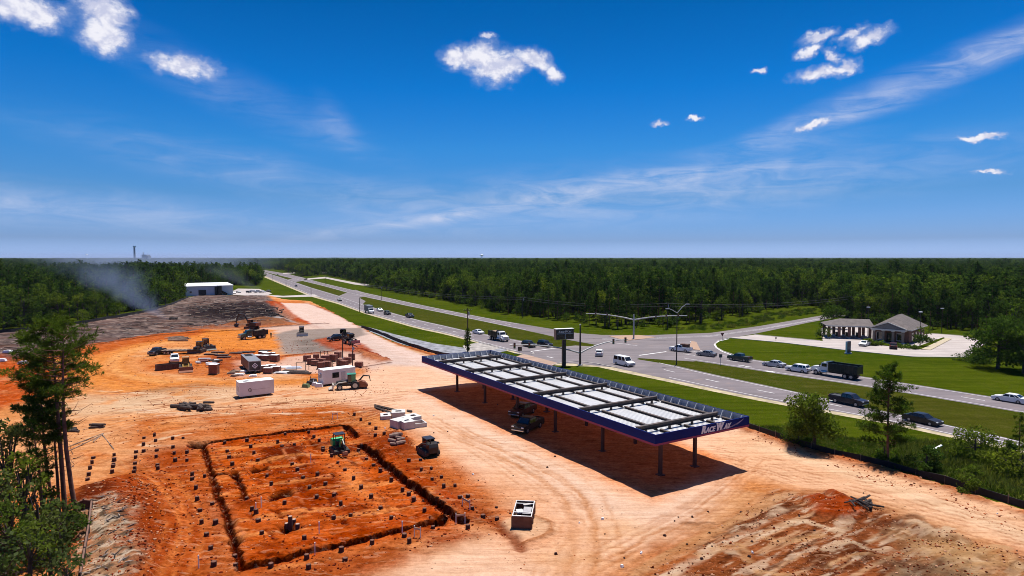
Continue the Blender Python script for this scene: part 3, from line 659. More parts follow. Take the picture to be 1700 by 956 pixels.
# raised islands
sheet('traffic_island', P2([(1148, 566.5), (1156, 568), (1163, 582), (1142, 579)]), .10, mat('island_soil', (.30, .19, .13), .9), .12)
sheet('traffic_island', P2([(1010, 558), (1060, 556.5), (1090, 560), (1040, 566)]), .09, mat('island_soil', (.30, .19, .13), .9), .12)
sheet('bank_island', P2([(1520, 577), (1566, 560.5), (1573, 563), (1535, 580.5), (1448, 572), (1452, 568)]), .15, M_GRASS, .15)
sheet('bank_walk', P2([(1529, 580.5), (1570, 561.5), (1580, 563), (1545, 581.5)]), .16, mat('walk_concrete', (.36, .30, .21), .9), .16)
# painted markings
mk = MB()
def dash(px, wd=.16, on=3.5, gap=8.5, z=.024, start=0., jump=()):
    P = rsm(px, .5); L = len(P); k = int(start / .5)
    T = np.gradient(P, axis=0); T /= np.linalg.norm(T, axis=1)[:, None]
    while k < L - 1:
        e = min(L - 1, k + int(on / .5))
        a, b_ = P[k], P[e]; n = np.array([-T[k, 1], T[k, 0]]) * wd / 2
        mk.quad((*(a - n), z), (*(b_ - n), z), (*(b_ + n), z), (*(a + n), z)); k = e + max(1, int(gap / .5)) if gap else e
    return
def lerp(A, B, f):
    a = rsm(A, 1.); out = []
    def rs(px, n=120):
        P = np.array([at(*p)[:2] for p in px]); s = np.r_[0, np.cumsum(np.linalg.norm(np.diff(P, axis=0), axis=1))]
        q = np.linspace(0, s[-1], n); return np.stack([np.interp(q, s, P[:, 0]), np.interp(q, s, P[:, 1])], 1)
    return rs(A) * (1 - f) + rs(B) * f
def dash_w(P, wd=.16, on=3.5, gap=8.5, z=.024, lo=0, hi=1e9):
    s = np.r_[0, np.cumsum(np.linalg.norm(np.diff(P, axis=0), axis=1))]; q = max(0, lo)
    while q < min(s[-1], hi):
        e = min(q + on, s[-1], hi)
        a = np.array([np.interp(q, s, P[:, 0]), np.interp(q, s, P[:, 1])]); b_ = np.array([np.interp(e, s, P[:, 0]), np.interp(e, s, P[:, 1])])
        d_ = (b_ - a) / (np.linalg.norm(b_ - a) + 1e-9); n = np.array([-d_[1], d_[0]]) * wd / 2
        mk.quad((*(a - n), z), (*(b_ - n), z), (*(b_ + n), z), (*(a + n), z)); q = e + gap
def part_len(A, B, f, x0, x1):
    """arc lengths on the lerped line whose pixels lie between x0 and x1"""
    P = lerp(A, B, f); s = np.r_[0, np.cumsum(np.linalg.norm(np.diff(P, axis=0), axis=1))]
    col = [850 + FPX * p_[0] / (p_[1] * math.cos(PITCH) + CAM_H * math.sin(PITCH)) for p_ in P]
    ok = [q for q, c_ in zip(s, col) if x0 <= c_ <= x1]; return P, (min(ok), max(ok)) if ok else (0, 0)
for A, B in ((NW, NE), (FW, FE)):
    for x0, x1 in ((434, 880), (1090, 2300)):
        P_, (lo, hi) = part_len(A, B, .5, x0, x1); dash_w(P_, .2, 3.6, 8.6, lo=lo, hi=hi)
        for f in (.1, .9):
            P_, (lo, hi) = part_len(A, B, f, x0, x1 if (A is FW or f < .5) else x1); dash_w(P_, .17, 6, 0, lo=lo, hi=hi)
def line(px, wd=.2, z=.028): dash(px, wd, 1.5, 0, z)
line([(1186, 571.5), (1189, 577), (1199, 583.5), (1222, 592)], .35); line([(1210, 562.3), (1193, 566.5), (1186.5, 571)], .35)
line([(1146, 567), (1154, 571), (1160, 580.5), (1172, 586)], .3); line([(1061, 590), (1108, 583.5)], .5)
line([(1000, 562), (1080, 561), (1180, 557), (1262, 546), (1360, 529)], .16); line([(1000, 563.4), (1080, 562.4), (1180, 558.4), (1262, 547.2), (1360, 529.8)], .16)
line([(1010, 568), (1060, 574)], .2); line([(880, 583.5), (926, 577.5)], .45); line([(908, 592), (920, 594.5)], .3)
for dx, dy in ((0, 0), (12, 2.2)): line([(1225 + dx, 606 + dy), (1238 + dx, 607.5 + dy)], .4)
line([(1272, 616), (1290, 618.5)], .9)
tag(mk.build('road_marking', M_WHITE), kind='structure')
# grey ash and gravel in the ditch beside the silt fence
b = MB()
poly_px = [(590, 540), (612, 543), (660, 556), (720, 570), (775, 578), (800, 566), (830, 572), (842, 582), (780, 596), (725, 588), (660, 569)]
sheet('gravel_ditch', P2(poly_px), .006, mat('ditch_gravel', (.185, .185, .205), .95, var=.45, scale=.55, bump=.6))
sheet('gravel_apron', P2([(768, 574), (790, 569), (812, 571), (830, 578), (800, 586), (775, 584)]), .012, mat('apron_gravel', (.27, .24, .22), .95, var=.4, scale=.7, bump=.6))
# ================================================================== fuel canopy
_n = at(1088, 722, 6.2); _l = at(700, 591, 6.2)
AX = Vector((_l.x - _n.x, _l.y - _n.y, 0)); CL = AX.length; AX.normalize()
CW = 14.85
crz = math.atan2(AX.y, AX.x)
can = empty('fuel_canopy', 'long flat fuel station canopy with navy fascia and open white ribbed deck', 'canopy', (_n.x, _n.y, 0), crz)
# local frame: x along the canopy away from the near corner, y to the LEFT of that; the canopy lies on negative y
M_NAVY = mat('navy_fascia', (.003, .013, .125), .5, var=.15, scale=.5, spec=.08)
M_CRIM = mat('crimson_stripe', (.30, .045, .10), .5, var=.08, scale=.4, spec=.2)
M_DECK = mat('galvanised_deck', (.62, .61, .61), .5, metal=.0, var=.10, scale=.35, spec=.5)
M_STEEL = mat('dark_steel', (.045, .034, .032), .65, var=.3, scale=2., dirt=(.12, .06, .04), dirt_amt=.5)
M_COLM = mat('column_primer', (.055, .018, .015), .7, var=.2, scale=2.)
M_GALV = mat('grey_fascia_back', (.27, .29, .34), .5, var=.14, scale=.8)
M_GALVR = mat('grey_bracket', (.42, .43, .46), .5, var=.12, scale=1.)
ZB, ZT, ZD = 5.0, 6.2, 5.18
def fasc(x0, x1, y0, y1, nm='fascia'):
    b = MB(); b.box(((x0 + x1) / 2, (y0 + y1) / 2, (ZB + .22 + ZT) / 2), (x1 - x0, y1 - y0, ZT - ZB - .22)); b.build(nm, M_NAVY, can, bevel=.02)
    b = MB(); e = .012; b.box(((x0 + x1) / 2, (y0 + y1) / 2, ZB + .109), (x1 - x0 + e, y1 - y0 + e, .218)); b.build('fascia_stripe', M_CRIM, can)
T = .13
fasc(0, CL, -T, 0); fasc(0, CL, -CW, -CW + T); fasc(0, T, -CW + T + .012, -T - .012); fasc(CL - T, CL, -CW + T + .012, -T - .012)
# deck with ribs across
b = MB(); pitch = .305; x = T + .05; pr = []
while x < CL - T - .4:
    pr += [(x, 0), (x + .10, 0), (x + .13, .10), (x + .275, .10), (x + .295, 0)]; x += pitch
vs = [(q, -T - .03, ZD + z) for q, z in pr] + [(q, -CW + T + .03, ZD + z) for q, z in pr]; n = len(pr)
b.add(vs, [(i, i + 1, n + i + 1, n + i) for i in range(n - 1)]); b.mi = [(1, 0, 0, 0, 1)[i % 5] for i in range(n - 1)]; b.build('roof_deck', [M_DECK, mat('deck_trough_shade', (.20, .195, .20), .7, var=.2)], can, recalc=False)  # trough faces coloured darker, standing for the shade between the ribs
b = MB(); b.box((CL / 2, -CW / 2, ZB + .1), (CL - 2 * T - .06, CW - 2 * T - .06, .03)); b.build('soffit', mat('soffit', (.75, .72, .70), .6), can)
# backs of the fascia with brackets: sheet metal behind each fascia
def back(x0, x1, y0, y1):
    b = MB(); b.box(((x0 + x1) / 2, (y0 + y1) / 2, (ZD + .08 + ZT - .03) / 2), (max(.02, x1 - x0), max(.02, y1 - y0), ZT - ZD - .14)); return b
back(T + .1, CL - T - .1, -CW + T + .004, -CW + T + .024).build('fascia_back', M_GALV, can)
back(T + .1, CL - T - .1, -T - .024, -T - .004).build('fascia_back', M_GALV, can)
back(CL - T - .024, CL - T - .004, -CW + T + .1, -T - .1).build('fascia_back', M_GALV, can)
back(T + .004, T + .024, -CW + T + .1, -T - .1).build('fascia_back', M_GALV, can)
def bracket(p, d):
    """triangular gusset leaning on the back of the fascia; d = inward direction"""
    d = Vector(d); s = Vector((-d.y, d.x, 0)) * .05; p = Vector(p)
    a = p + Vector((0, 0, .08)); bq = a + d * .55; c = p + Vector((0, 0, ZT - ZD - .08)); c2 = c + d * .06
    vs = [a - s, bq - s, c2 - s, c - s, a + s, bq + s, c2 + s, c + s]
    bb = MB(); bb.add(vs, [(0,1,2,3),(7,6,5,4),(0,4,5,1),(1,5,6,2),(2,6,7,3),(3,7,4,0)]); return bb.build('bracket', M_GALVR, can)
k = 44
for q in range(k):
    X = .9 + q * (CL - 1.8) / (k - 1)
    bracket((X, -CW + T + .026, ZD), (0, 1, 0))
for q in range(11):
    Y = -1.1 - q * (CW - 2.2) / 10
    bracket((CL - T - .026, Y, ZD), (-1, 0, 0))
    if q % 2 == 0: bracket((T + .026, Y, ZD), (1, 0, 0))
for q in range(14): bracket((1.2 + q * (CL - 2.4) / 13, -T - .026, ZD), (0, -1, 0))
# girders across, standing on posts above the deck, and channels along
SX = [3.5, 13.6, 23.9, 34.0, 44.3, 54.8]
def ibeam(p0, p1, h, wd, tf=.04, tw=.05):
    b = MB(); p0 = Vector(p0); p1 = Vector(p1); d = p1 - p0; L = d.length; c = (p0 + p1) / 2; rz = math.atan2(d.y, d.x)
    b.box(c + Vector((0, 0, h - tf / 2)), (L, wd, tf), rz); b.box(c + Vector((0, 0, tf / 2)), (L, wd, tf), rz); b.box(c + Vector((0, 0, h / 2)), (L - .01, tw, h - 2 * tf - .004), rz); return b
for X in SX:
    ibeam((X, -.55, 5.66), (X, -13.55, 5.66), .50, .42).build('girder', M_STEEL, can)
    for w_ in (2., 5.6, 9.2, 12.6):
        b = MB(); b.box((X, -w_, 5.45), (.22, .22, .41)); b.box((X, -w_, 5.27), (.5, .5, .04)); b.build('post', M_STEEL, can)
    b = MB(); b.box((X + 1.2, -CW / 2, ZD + .10), (.1, CW - .6, .07)); b.build('seam_strip', mat('seam', (.12, .11, .1), .7), can)
for w_ in (.55, 3.9, 7.7, 11.4, 14.1):
    for a_, e_ in zip([.4] + [s + .2 for s in SX], [s - .2 for s in SX] + [CL - .5]):
        ibeam((a_, -w_, ZD + .075), (e_, -w_, ZD + .115), .26, .34).build('channel', M_STEEL, can)
for X in SX:
    for w_ in (4.25, 9.75):
        b = MB(); b.box((X, -w_, 2.55), (.34, .34, 5.12)); b.box((X, -w_, .12), (.8, .8, .24)); b.build('column', M_COLM, can)
# lettering: white slanted capitals, the first letters of both words tall
def text_mesh(runs, name, m, parent, shear=.22, bold=.02, th=.012, heavy=0.):
    bm = bmesh.new(); x = 0.
    for s, size in runs:
        cu = bpy.data.curves.new('t', 'FONT'); cu.body = s; cu.size = size; cu.shear = shear; cu.offset = bold * size; cu.extrude = th; cu.space_character = 1.02
        to = bpy.data.objects.new('t', cu); COL.objects.link(to); bpy.context.view_layer.update()
        dg = bpy.context.evaluated_depsgraph_get(); tm = bpy.data.meshes.new_from_object(to.evaluated_get(dg))
        wd = max(v.co.x for v in tm.vertices)
        for q_ in range(1 if not heavy else 3):          # heavy strokes: the letter thickened sideways, each layer a hair prouder
            tmp = bmesh.new(); tmp.from_mesh(tm); bmesh.ops.translate(tmp, verts=tmp.verts, vec=(x if q_ == 0 else size * heavy, 0, .003)); tmp.to_mesh(tm); tmp.free(); bm.from_mesh(tm)
        x += wd + size * (.05 + 2 * heavy if not heavy else -.02 + heavy)
        bpy.data.objects.remove(to); bpy.data.curves.remove(cu); bpy.data.meshes.remove(tm)
    me = bpy.data.meshes.new(name); bm.to_mesh(me); bm.free(); me.materials.append(m)
    o = bpy.data.objects.new(name, me); COL.objects.link(o); o.parent = parent; return o, x
M_LETT = mat('white_lettering', (.8, .8, .8), .5, var=.03)
lt, lw = text_mesh([('R', 1.12), ('ACE', .8), ('W', 1.12), ('AY', .8)], 'lettering', M_LETT, can, .32, .03, heavy=.045)
# on the end fascia (x = 0, facing -x): text runs from the near corner to the far corner = -y direction
lt.rotation_euler = (R(90), 0, R(-90)); sc_ = 4.9 / lw; lt.scale = (sc_, sc_ * 1.08, 1); lt.location = (-.018, -6.8, 5.33)
b = MB()
for j, (y0, z0, y1, z1, tk) in enumerate([(-12.15, 5.52, -13.9, 6.06, .085), (-11.2, 5.36, -13.2, 5.80, .07), (-9.2, 5.305, -12.9, 5.56, .06)]):
    pts = []
    for q in range(13):
        f = q / 12; y = y0 + (y1 - y0) * f; z = z0 + (z1 - z0) * f**1.5; w_ = tk * math.sin(math.pi * min(1, .06 + f * .94)) + .004; pts.append((y, z, w_))
    vs = [(-.016, y, z - w_) for y, z, w_ in pts] + [(-.016, y, z + w_) for y, z, w_ in pts] + [(-.004, y, z - w_) for y, z, w_ in pts] + [(-.004, y, z + w_) for y, z, w_ in pts]; n = 13
    b.add(vs, [(i, i + 1, n + i + 1, n + i) for i in range(n - 1)] + [(2*n + i, i, i + 1, 2*n + i + 1)[::-1] for i in range(n - 1)] + [(3*n + i, 3*n + i + 1, n + i + 1, n + i)[::-1] for i in range(n - 1)])
b.build('swoosh', mat('swoosh_paint', (.26, .22, .36), .5), can)
# ================================================================== vehicles
M_GLASS = mat('car_glass', (.012, .014, .017), .06, var=.02, spec=.8)
M_TYRE = mat('tyre_rubber', (.018, .017, .017), .85, var=.2)
M_RIM = mat('alloy_rim', (.35, .35, .36), .35, metal=.7, var=.1)
M_LAMP = mat('lamp_glass', (.75, .75, .72), .15, var=.03)
M_TAIL = mat('tail_lamp_red', (.35, .012, .012), .2, var=.05)
M_BLK = mat('black_trim', (.022, .021, .021), .6, var=.2)
M_CHR = mat('bright_trim', (.5, .5, .5), .25, metal=.8, var=.05)
def paint(nm, c, dirt=.25): return mat('paint_' + nm, c, .3, var=.05, scale=.8, spec=.5 if max(c) > .06 else .22, coat=.25 if max(c) > .06 else .06, dirt=(.3, .19, .12), dirt_amt=dirt * .5)
P_BLACK = paint('black', (.014, .014, .017), .1); P_WHITE = paint('white', (.72, .72, .72), .1); P_SILV = paint('silver', (.38, .39, .41), .1)
P_DGRN = paint('dark_green', (.030, .050, .042)); P_NAVY = paint('navy', (.010, .012, .022)); P_GREY = paint('grey', (.16, .165, .175))
P_RED = paint('dull_red', (.25, .05, .035)); P_GREEN = paint('machine_green', (.04, .22, .10)); P_LIME = paint('bright_green', (.03, .48, .13), .05)
P_YEL = paint('machine_yellow', (.42, .24, .04), .6); P_ORNG = paint('machine_orange', (.40, .13, .03), .6); P_DRK = paint('machine_dark', (.028, .025, .024), .25); P_CREAM = paint('cream', (.55, .52, .45), .4)
def wheel(par, x, y, r, wd, twin=False):
    s = 1 if y > 0 else -1
    b = MB(); b.tube((x, y - wd / 2, r), (x, y + wd / 2, r), r, n=18)
    t = b.build('wheel', M_TYRE, par, bevel=min(.04, r * .1))
    b = MB(); b.tube((x, y + s * (wd / 2 - .02), r), (x, y + s * (wd / 2 + .012), r), r * .62, r * .56, n=14); b.tube((x, y + s * (wd / 2), r), (x, y + s * (wd / 2 + .03), r), r * .16, n=8)
    b.build('rim', M_RIM, t); return t
def arch(cx, r, z0, n=7, rev=False):
    a = [(cx + r * math.cos(math.pi * (1 - k / (n - 1))), z0 + r * math.sin(math.pi * k / (n - 1))) for k in range(n)]
    return a
def lamps(par, L, Wd, zf, zr, xf=None, xr=None):
    xf = L / 2 if xf is None else xf; xr = -L / 2 if xr is None else xr
    for s in (-1, 1):
        b = MB(); b.box((xf - .05, s * (Wd / 2 - .24), zf), (.16, .38, .15)); b.build('headlight', M_LAMP, par, bevel=.02)
        b = MB(); b.box((xr + .04, s * (Wd / 2 - .2), zr), (.14, .3, .2)); b.build('tail_light', M_TAIL, par, bevel=.02)
def hull(L, Wd, belt, zb, r, xw, nose, tail):
    """side outline of the lower body with wheel arches; nose / tail: lists of (x, z) over the top from rear to front"""
    lo = [(-L / 2 + .06, zb + .1)]
    pr = [(-L / 2 + .12, zb)]
    for cx in (-xw[0], xw[1]):
        A = arch(cx, r * 1.16, max(zb, r * .62)); A = [(A[0][0], zb)] + A + [(A[-1][0], zb)]; pr += A
    pr += [(L / 2 - .12, zb), (L / 2, zb + .18)]
    return pr + nose[::-1] + tail[::-1] if False else pr + nose + tail
def car(label, loc, rz, col, kind='sedan', L=4.8, Wd=1.84, H=1.46, group=None, cat=None, name=None):
    root = empty(name or {'sedan': 'sedan_car', 'suv': 'suv_car', 'pickup': 'pickup_truck', 'van': 'passenger_van', 'coupe': 'sedan_car'}[kind], label, cat or {'sedan': 'car', 'suv': 'car', 'pickup': 'pickup truck', 'van': 'van'}[kind], loc, rz, group)
    h = L / 2; r = {'sedan': .33, 'suv': .37, 'pickup': .41, 'van': .37}[kind]; zb = {'sedan': .2, 'suv': .26, 'pickup': .36, 'van': .26}[kind]
    xf, xr = h - .92 * L / 4.8, h - 1.02 * L / 4.8
    if kind == 'sedan': belt = .93; nose = [(h, .62), (h - .12, .74), (h - .5, .84), (h - 1.25, belt)]; tail = [(-h + .95, belt + .05), (-h + .25, belt + .06), (-h + .02, .9), (-h, .55), (-h + .04, .35)]; G = [(h - 1.3, belt - .02), (h - 2.05, H - .02), (h - 2.5, H), (-h + 1.5, H - .03), (-h + .62, belt + .04)]
    elif kind == 'suv': belt = 1.06; nose = [(h, .8), (h - .1, .95), (h - .6, 1.02), (h - 1.2, belt)]; tail = [(-h + .3, belt + .02), (-h + .02, belt - .05), (-h, .6), (-h + .05, .4)]; G = [(h - 1.22, belt - .02), (h - 1.9, H - .04), (h - 2.3, H), (-h + .55, H - .04), (-h + .12, belt)]
    elif kind == 'pickup': belt = 1.2; nose = [(h, .95), (h - .06, 1.08), (h - .5, 1.16), (h - 1.35, belt)]; tail = [(-h + .05, belt), (-h, belt - .04), (-h, .62), (-h + .05, .5)]; G = [(h - 1.35, belt - .02), (h - 2.1, H - .03), (h - 2.5, H), (h - 3.55, H - .02), (h - 3.75, belt)]
    else: belt = 1.2; nose = [(h, .78), (h - .08, .98), (h - .75, 1.12), (h - 1.05, belt)]; tail = [(-h + .05, belt), (-h + .02, belt - .05), (-h, .6), (-h + .05, .42)]; G = [(h - 1.05, belt - .02), (h - 1.75, H - .06), (h - 2.2, H), (-h + .2, H - .02), (-h + .06, belt)]
    b = MB(); pr = hull(L, Wd, belt, zb, r, (xr, xf), nose, tail)
    b.prism(pr, -Wd / 2, Wd / 2, wfun=lambda z: 1 - .045 * max(0, z - .6) - .05 * max(0, .5 - z))
    tp = .78 if kind == 'sedan' else .85 if kind != 'van' else .88
    yb = Wd / 2 * .955
    def hw(z): return yb * (1 + (tp - 1) * max(0, (z - belt)) / (H - belt))
    vs = [(x, -hw(z), z) for x, z in G] + [(x, hw(z), z) for x, z in G]; n = len(G)
    b.add(vs, [tuple(range(n)), tuple(range(n, 2 * n))[::-1]] + [(i, n + i, n + (i + 1) % n, (i + 1) % n) for i in range(n)])
    body = b.build('body', col, root, bevel=.045, smooth=False)
    def edge(f, i, j): return (G[i][0] + (G[j][0] - G[i][0]) * f, G[i][1] + (G[j][1] - G[i][1]) * f)
    def band(i, j, f0, f1, nm):
        a, c = edge(f0, i, j), edge(f1, i, j); k = .86
        nx, nz = (c[1] - a[1]), -(c[0] - a[0]); l = math.hypot(nx, nz); nx, nz = nx / l * .012, nz / l * .012
        if i == 0: nx, nz = abs(nx), abs(nz)
        else: nx, nz = -abs(nx), abs(nz)
        q = MB(); A = [(a[0] + nx, -hw(a[1]) * k, a[1] + nz), (a[0] + nx, hw(a[1]) * k, a[1] + nz), (c[0] + nx, hw(c[1]) * k, c[1] + nz), (c[0] + nx, -hw(c[1]) * k, c[1] + nz)]
        q.quad(*A); q.build(nm, M_GLASS, root, recalc=False)
    band(0, 1, .12, .94, 'windshield'); band(n - 1, n - 2, .2, .9, 'rear_window')
    z0, z1 = belt + .06, H - .11
    def xat(i, j, z): f = (z - G[i][1]) / (G[j][1] - G[i][1] + 1e-9); return G[i][0] + (G[j][0] - G[i][0]) * f
    fr0, fr1 = xat(0, 1, z0) - .14, xat(0, 1, z1) - .1; re0, re1 = xat(n - 1, n - 2, z0) + .14, xat(n - 1, n - 2, z1) + .1
    if kind == 'pickup': cuts = [0, .5, 1]
    elif kind == 'van': cuts = [0, .27, .62, 1]
    else: cuts = [0, .42, .78, 1]
    for s in (-1, 1):
        for a_, c_ in zip(cuts, cuts[1:]):
            g = .035; f0, f1 = a_ + (g if a_ else 0), c_ - (g if c_ < 1 else 0)
            X = lambda u, lo: (fr0 + (re0 - fr0) * u) if lo else (fr1 + (re1 - fr1) * u)
            e = .008; q = MB()
            q.quad((X(f0, 1), s * (hw(z0) + e), z0), (X(f1, 1), s * (hw(z0) + e), z0), (X(f1, 0), s * (hw(z1) + e), z1), (X(f0, 0), s * (hw(z1) + e), z1)); q.build('side_window', M_GLASS, root, recalc=False)
        q = MB(); q.box((fr0 - .1, s * (Wd / 2 + .07), belt + .05), (.14, .2, .14)); q.build('mirror', col, root, bevel=.03)
    for x in (-xr, xf):
        for s in (-1, 1): wheel(root, x, s * (Wd / 2 - .115), r, .23)
    zf = {'sedan': .68, 'suv': .86, 'pickup': 1.0, 'van': .86}[kind]; lamps(root, L, Wd, zf, zf + .1)
    q = MB(); q.box((h - .01, 0, zf - .12), (.06, Wd * .5, .2)); q.build('grille', M_BLK, root, bevel=.015)
    q = MB(); q.box((h - .03, 0, zb + .2), (.12, Wd * .94, .16)); q.build('bumper', M_BLK if kind != 'pickup' else M_CHR, root, bevel=.03)
    q = MB(); q.box((-h + .02, 0, zb + .24), (.12, Wd * .94, .16)); q.build('bumper', M_BLK if kind != 'pickup' else M_CHR, root, bevel=.03)
    if kind == 'pickup':
        q = MB(); x0, x1 = -h + .12, h - 3.85; q.box(((x0 + x1) / 2, 0, belt + .006), (x1 - x0, Wd * .8, .02)); q.build('load_bed', M_BLK, root)
        for s in (-1, 1):
            q = MB(); q.box(((x0 + x1) / 2, s * Wd * .43, belt + .05), (x1 - x0 + .1, .1, .11)); q.build('bed_rail', col, root, bevel=.02)
        q = MB(); q.box((-h + .06, 0, belt + .05), (.08, Wd * .8, .1)); q.build('tailgate', col, root, bevel=.015)
    return root
def dump_truck(label, loc, rz, cabcol, boxcol, L=8.2, group=None, axles=2, load=True, cat='dump truck', name='dump_truck', boxh=1.35):
    root = empty(name, label, cat, loc, rz, group); h = L / 2; Wd = 2.45; r = .52
    b = MB(); b.box((-.2, 0, .82), (L - .8, .9, .26)); b.build('chassis', M_BLK, root)
    b = MB(); hx0 = h - 1.9
    b.prism([(hx0, .75), (h - .25, .75), (h, .95), (h - .02, 1.55), (h - .35, 1.72), (hx0, 1.9)], -Wd * .36, Wd * .36); b.build('hood', cabcol, root, bevel=.06)
    b = MB(); x0 = h - 3.5
    b.prism([(x0, .8), (hx0, .8), (hx0, 1.85), (hx0 - .35, 2.7), (hx0 - .6, 2.82), (x0 + .05, 2.82), (x0, 2.7)], -Wd * .42, Wd * .42, wfun=lambda z: 1 - .05 * max(0, z - 1.8)); b.build('cab', cabcol, root, bevel=.05)
    b = MB(); b.quad((hx0 + .005, -.85, 1.98), (hx0 + .005, .85, 1.98), (hx0 - .27, .82, 2.62), (hx0 - .27, -.82, 2.62)); b.v = [(x + .03, y, z + .01) for x, y, z in b.v]; b.build('windshield', M_GLASS, root, recalc=False)
    for s in (-1, 1):
        b = MB(); y = s * Wd * .42; b.box(((x0 + hx0) / 2 - .1, y - s * .02, 2.22), (1.0, .06, .62)); b.build('side_window', M_GLASS, root)
        b = MB(); b.box((hx0 - .1, s * (Wd / 2 + .15), 2.1), (.08, .22, .5)); b.tube((hx0 - .1, s * .95, 2.2), (hx0 - .1, s * (Wd / 2 + .1), 2.2), .02); b.build('mirror', M_BLK, root)
        b = MB(); b.prism([(h - 1.75, .72), (h - 1.6, 1.15), (h - 1.2, 1.32), (h - .75, 1.28), (h - .4, 1.0), (h - .35, .72), (h - .55, .72), (h - .75, 1.0), (h - 1.1, 1.12), (h - 1.4, 1.0), (h - 1.55, .72)], s * .82, s * 1.2); b.build('mudguard', cabcol, root)
        b = MB(); b.tube((x0 - .08, s * .95, 1.3), (x0 - .08, s * .95, 3.05), .07); b.build('exhaust_stack', M_CHR, root)
        b = MB(); b.tube((x0 + .1, s * 1.02, .82), (x0 + 1.3, s * 1.02, .82), .3, n=12); b.build('fuel_tank', M_CHR, root)
        b = MB(); b.box((h - .1, s * .78, 1.28), (.2, .32, .26)); b.build('headlight', M_LAMP, root, bevel=.03)
        b = MB(); b.box((-h + .0, s * .95, .95), (.06, .3, .16)); b.build('tail_light', M_TAIL, root)
    b = MB(); b.box((h - .02, 0, 1.2), (.08, 1.05, .62)); b.build('grille', M_CHR, root, bevel=.02)
    b = MB(); b.box((h + .03, 0, .68), (.2, Wd * .95, .3)); b.build('bumper', M_CHR, root, bevel=.04)
    X0, X1 = -h + .05, x0 - .28; z0, z1 = 1.15, 1.15 + boxh
    b = MB(); t_ = .07
    b.box(((X0 + X1) / 2, 0, z0 + t_ / 2), (X1 - X0, Wd - .02, t_))
    for s in (-1, 1): b.box(((X0 + X1) / 2, s * (Wd / 2 - t_ / 2), (z0 + z1) / 2 + .06), (X1 - X0, t_, boxh - .02))
    b.box((X1 - t_ / 2, 0, (z0 + z1) / 2 + .16), (t_, Wd - 2 * t_ - .01, boxh + .2)); b.box((X1 + .35, 0, z1 + .2), (.8, Wd - .3, .06))
    nr = max(4, int((X1 - X0) / .7))
    for s in (-1, 1):
        for k in range(nr): b.box((X0 + .12 + k * (X1 - X0 - .24) / (nr - 1), s * (Wd / 2 + .035), (z0 + z1) / 2 + .05), (.1, .07, boxh - .1))
        b.box(((X0 + X1) / 2, s * (Wd / 2 + .02), z1 + .06), (X1 - X0, .14, .1))
    b.build('dump_box', boxcol, root)
    b = MB(); b.box((X0 + t_ / 2, 0, (z0 + z1) / 2), (t_, Wd - 2 * t_ - .01, boxh - .1)); b.build('tailgate', boxcol, root)
    if load:
        b = MB(); nx_, ny_ = 9, 6; vs = []
        for i in range(nx_):
            for j in range(ny_):
                u, v = i / (nx_ - 1), j / (ny_ - 1); vs.append((X0 + .1 + u * (X1 - X0 - .25), -Wd / 2 + .1 + v * (Wd - .2), z1 - .35 + .5 * math.sin(math.pi * u) * math.sin(math.pi * v) + random.uniform(-.06, .06)))
        b.add(vs, [(i * ny_ + j, (i + 1) * ny_ + j, (i + 1) * ny_ + j + 1, i * ny_ + j + 1) for i in range(nx_ - 1) for j in range(ny_ - 1)]); b.build('load', mat('sand_load', (.36, .26, .18), .95, var=.3, scale=2), root, recalc=False)
    for s in (-1, 1):
        wheel(root, h - 1.15, s * (Wd / 2 - .18), r, .3)
        for k in range(axles): wheel(root, -h + 1.3 + k * 1.25, s * (Wd / 2 - .28), r, .52)
    return root
def box_truck(label, loc, rz):
    root = empty('box_truck', label, 'truck', loc, rz); L = 8.; h = L / 2; Wd = 2.4
    b = MB(); b.box((-.1, 0, .75), (L - .6, .9, .25)); b.build('chassis', M_BLK, root)
    b = MB(); b.prism([(h - 2.2, .55), (h - .1, .55), (h, .9), (h - .2, 1.35), (h - .75, 1.5), (h - 1.2, 2.35), (h - 2.2, 2.4)], -1.05, 1.05); b.build('cab', P_WHITE, root, bevel=.06)
    b = MB(); b.quad((h - .74, -.9, 1.58), (h - .74, .9, 1.58), (h - 1.12, .85, 2.28), (h - 1.12, -.85, 2.28)); b.v = [(x + .03, y, z + .01) for x, y, z in b.v]; b.build('windshield', M_GLASS, root, recalc=False)
    for s in (-1, 1):
        b = MB(); b.box((h - 1.65, s * 1.05, 1.9), (.75, .03, .55)); b.build('side_window', M_GLASS, root)
    b = MB(); b.box((-1.1, 0, 2.2), (5.6, Wd, 2.5)); b.build('cargo_box', mat('box_truck_body', (.17, .18, .2), .5, var=.12, scale=.8), root, bevel=.05)
    b = MB(); b.box((-3.93, 0, 2.15), (.06, Wd - .3, 2.2)); b.build('rear_door', P_GREY, root)
    lamps(root, L, 2.1, 1.0, .95)
    for x in (h - 1.05, -h + 1.7):
        for s in (-1, 1): wheel(root, x, s * .98, .45, .36)
    return root
def put_car(label, px, py, dx, dy, col, kind, **kw):
    """px, py: ground point under the middle of the vehicle; dx, dy: pixel step towards its front"""
    p = at(px, py); p.z = kw.pop('z', .014); return car(label, p, head(px, py, px + dx, py + dy), col, kind, **kw)
RD = 'vehicles driving on the highway'
put_car('black pickup truck on the near lanes behind the leafy roadside tree', 1408, 671, 40, 8.2, P_NAVY, 'pickup', L=5.9, Wd=2.0, H=1.9, group=RD)
put_car('black low sedan on the near lanes just right of the roadside pine', 1531, 702, 40, 9, P_BLACK, 'sedan', L=5., group=RD)
put_car('white sedan alone on the far lanes at the right edge of the picture', 1677, 667, -40, -6.5, P_WHITE, 'sedan', L=4.9, group=RD)
put_car('white sport utility car with roof rails close in front of the big dump truck', 1325, 617, -40, -6, P_WHITE, 'suv', L=4.9, Wd=1.95, H=1.72, group=RD)
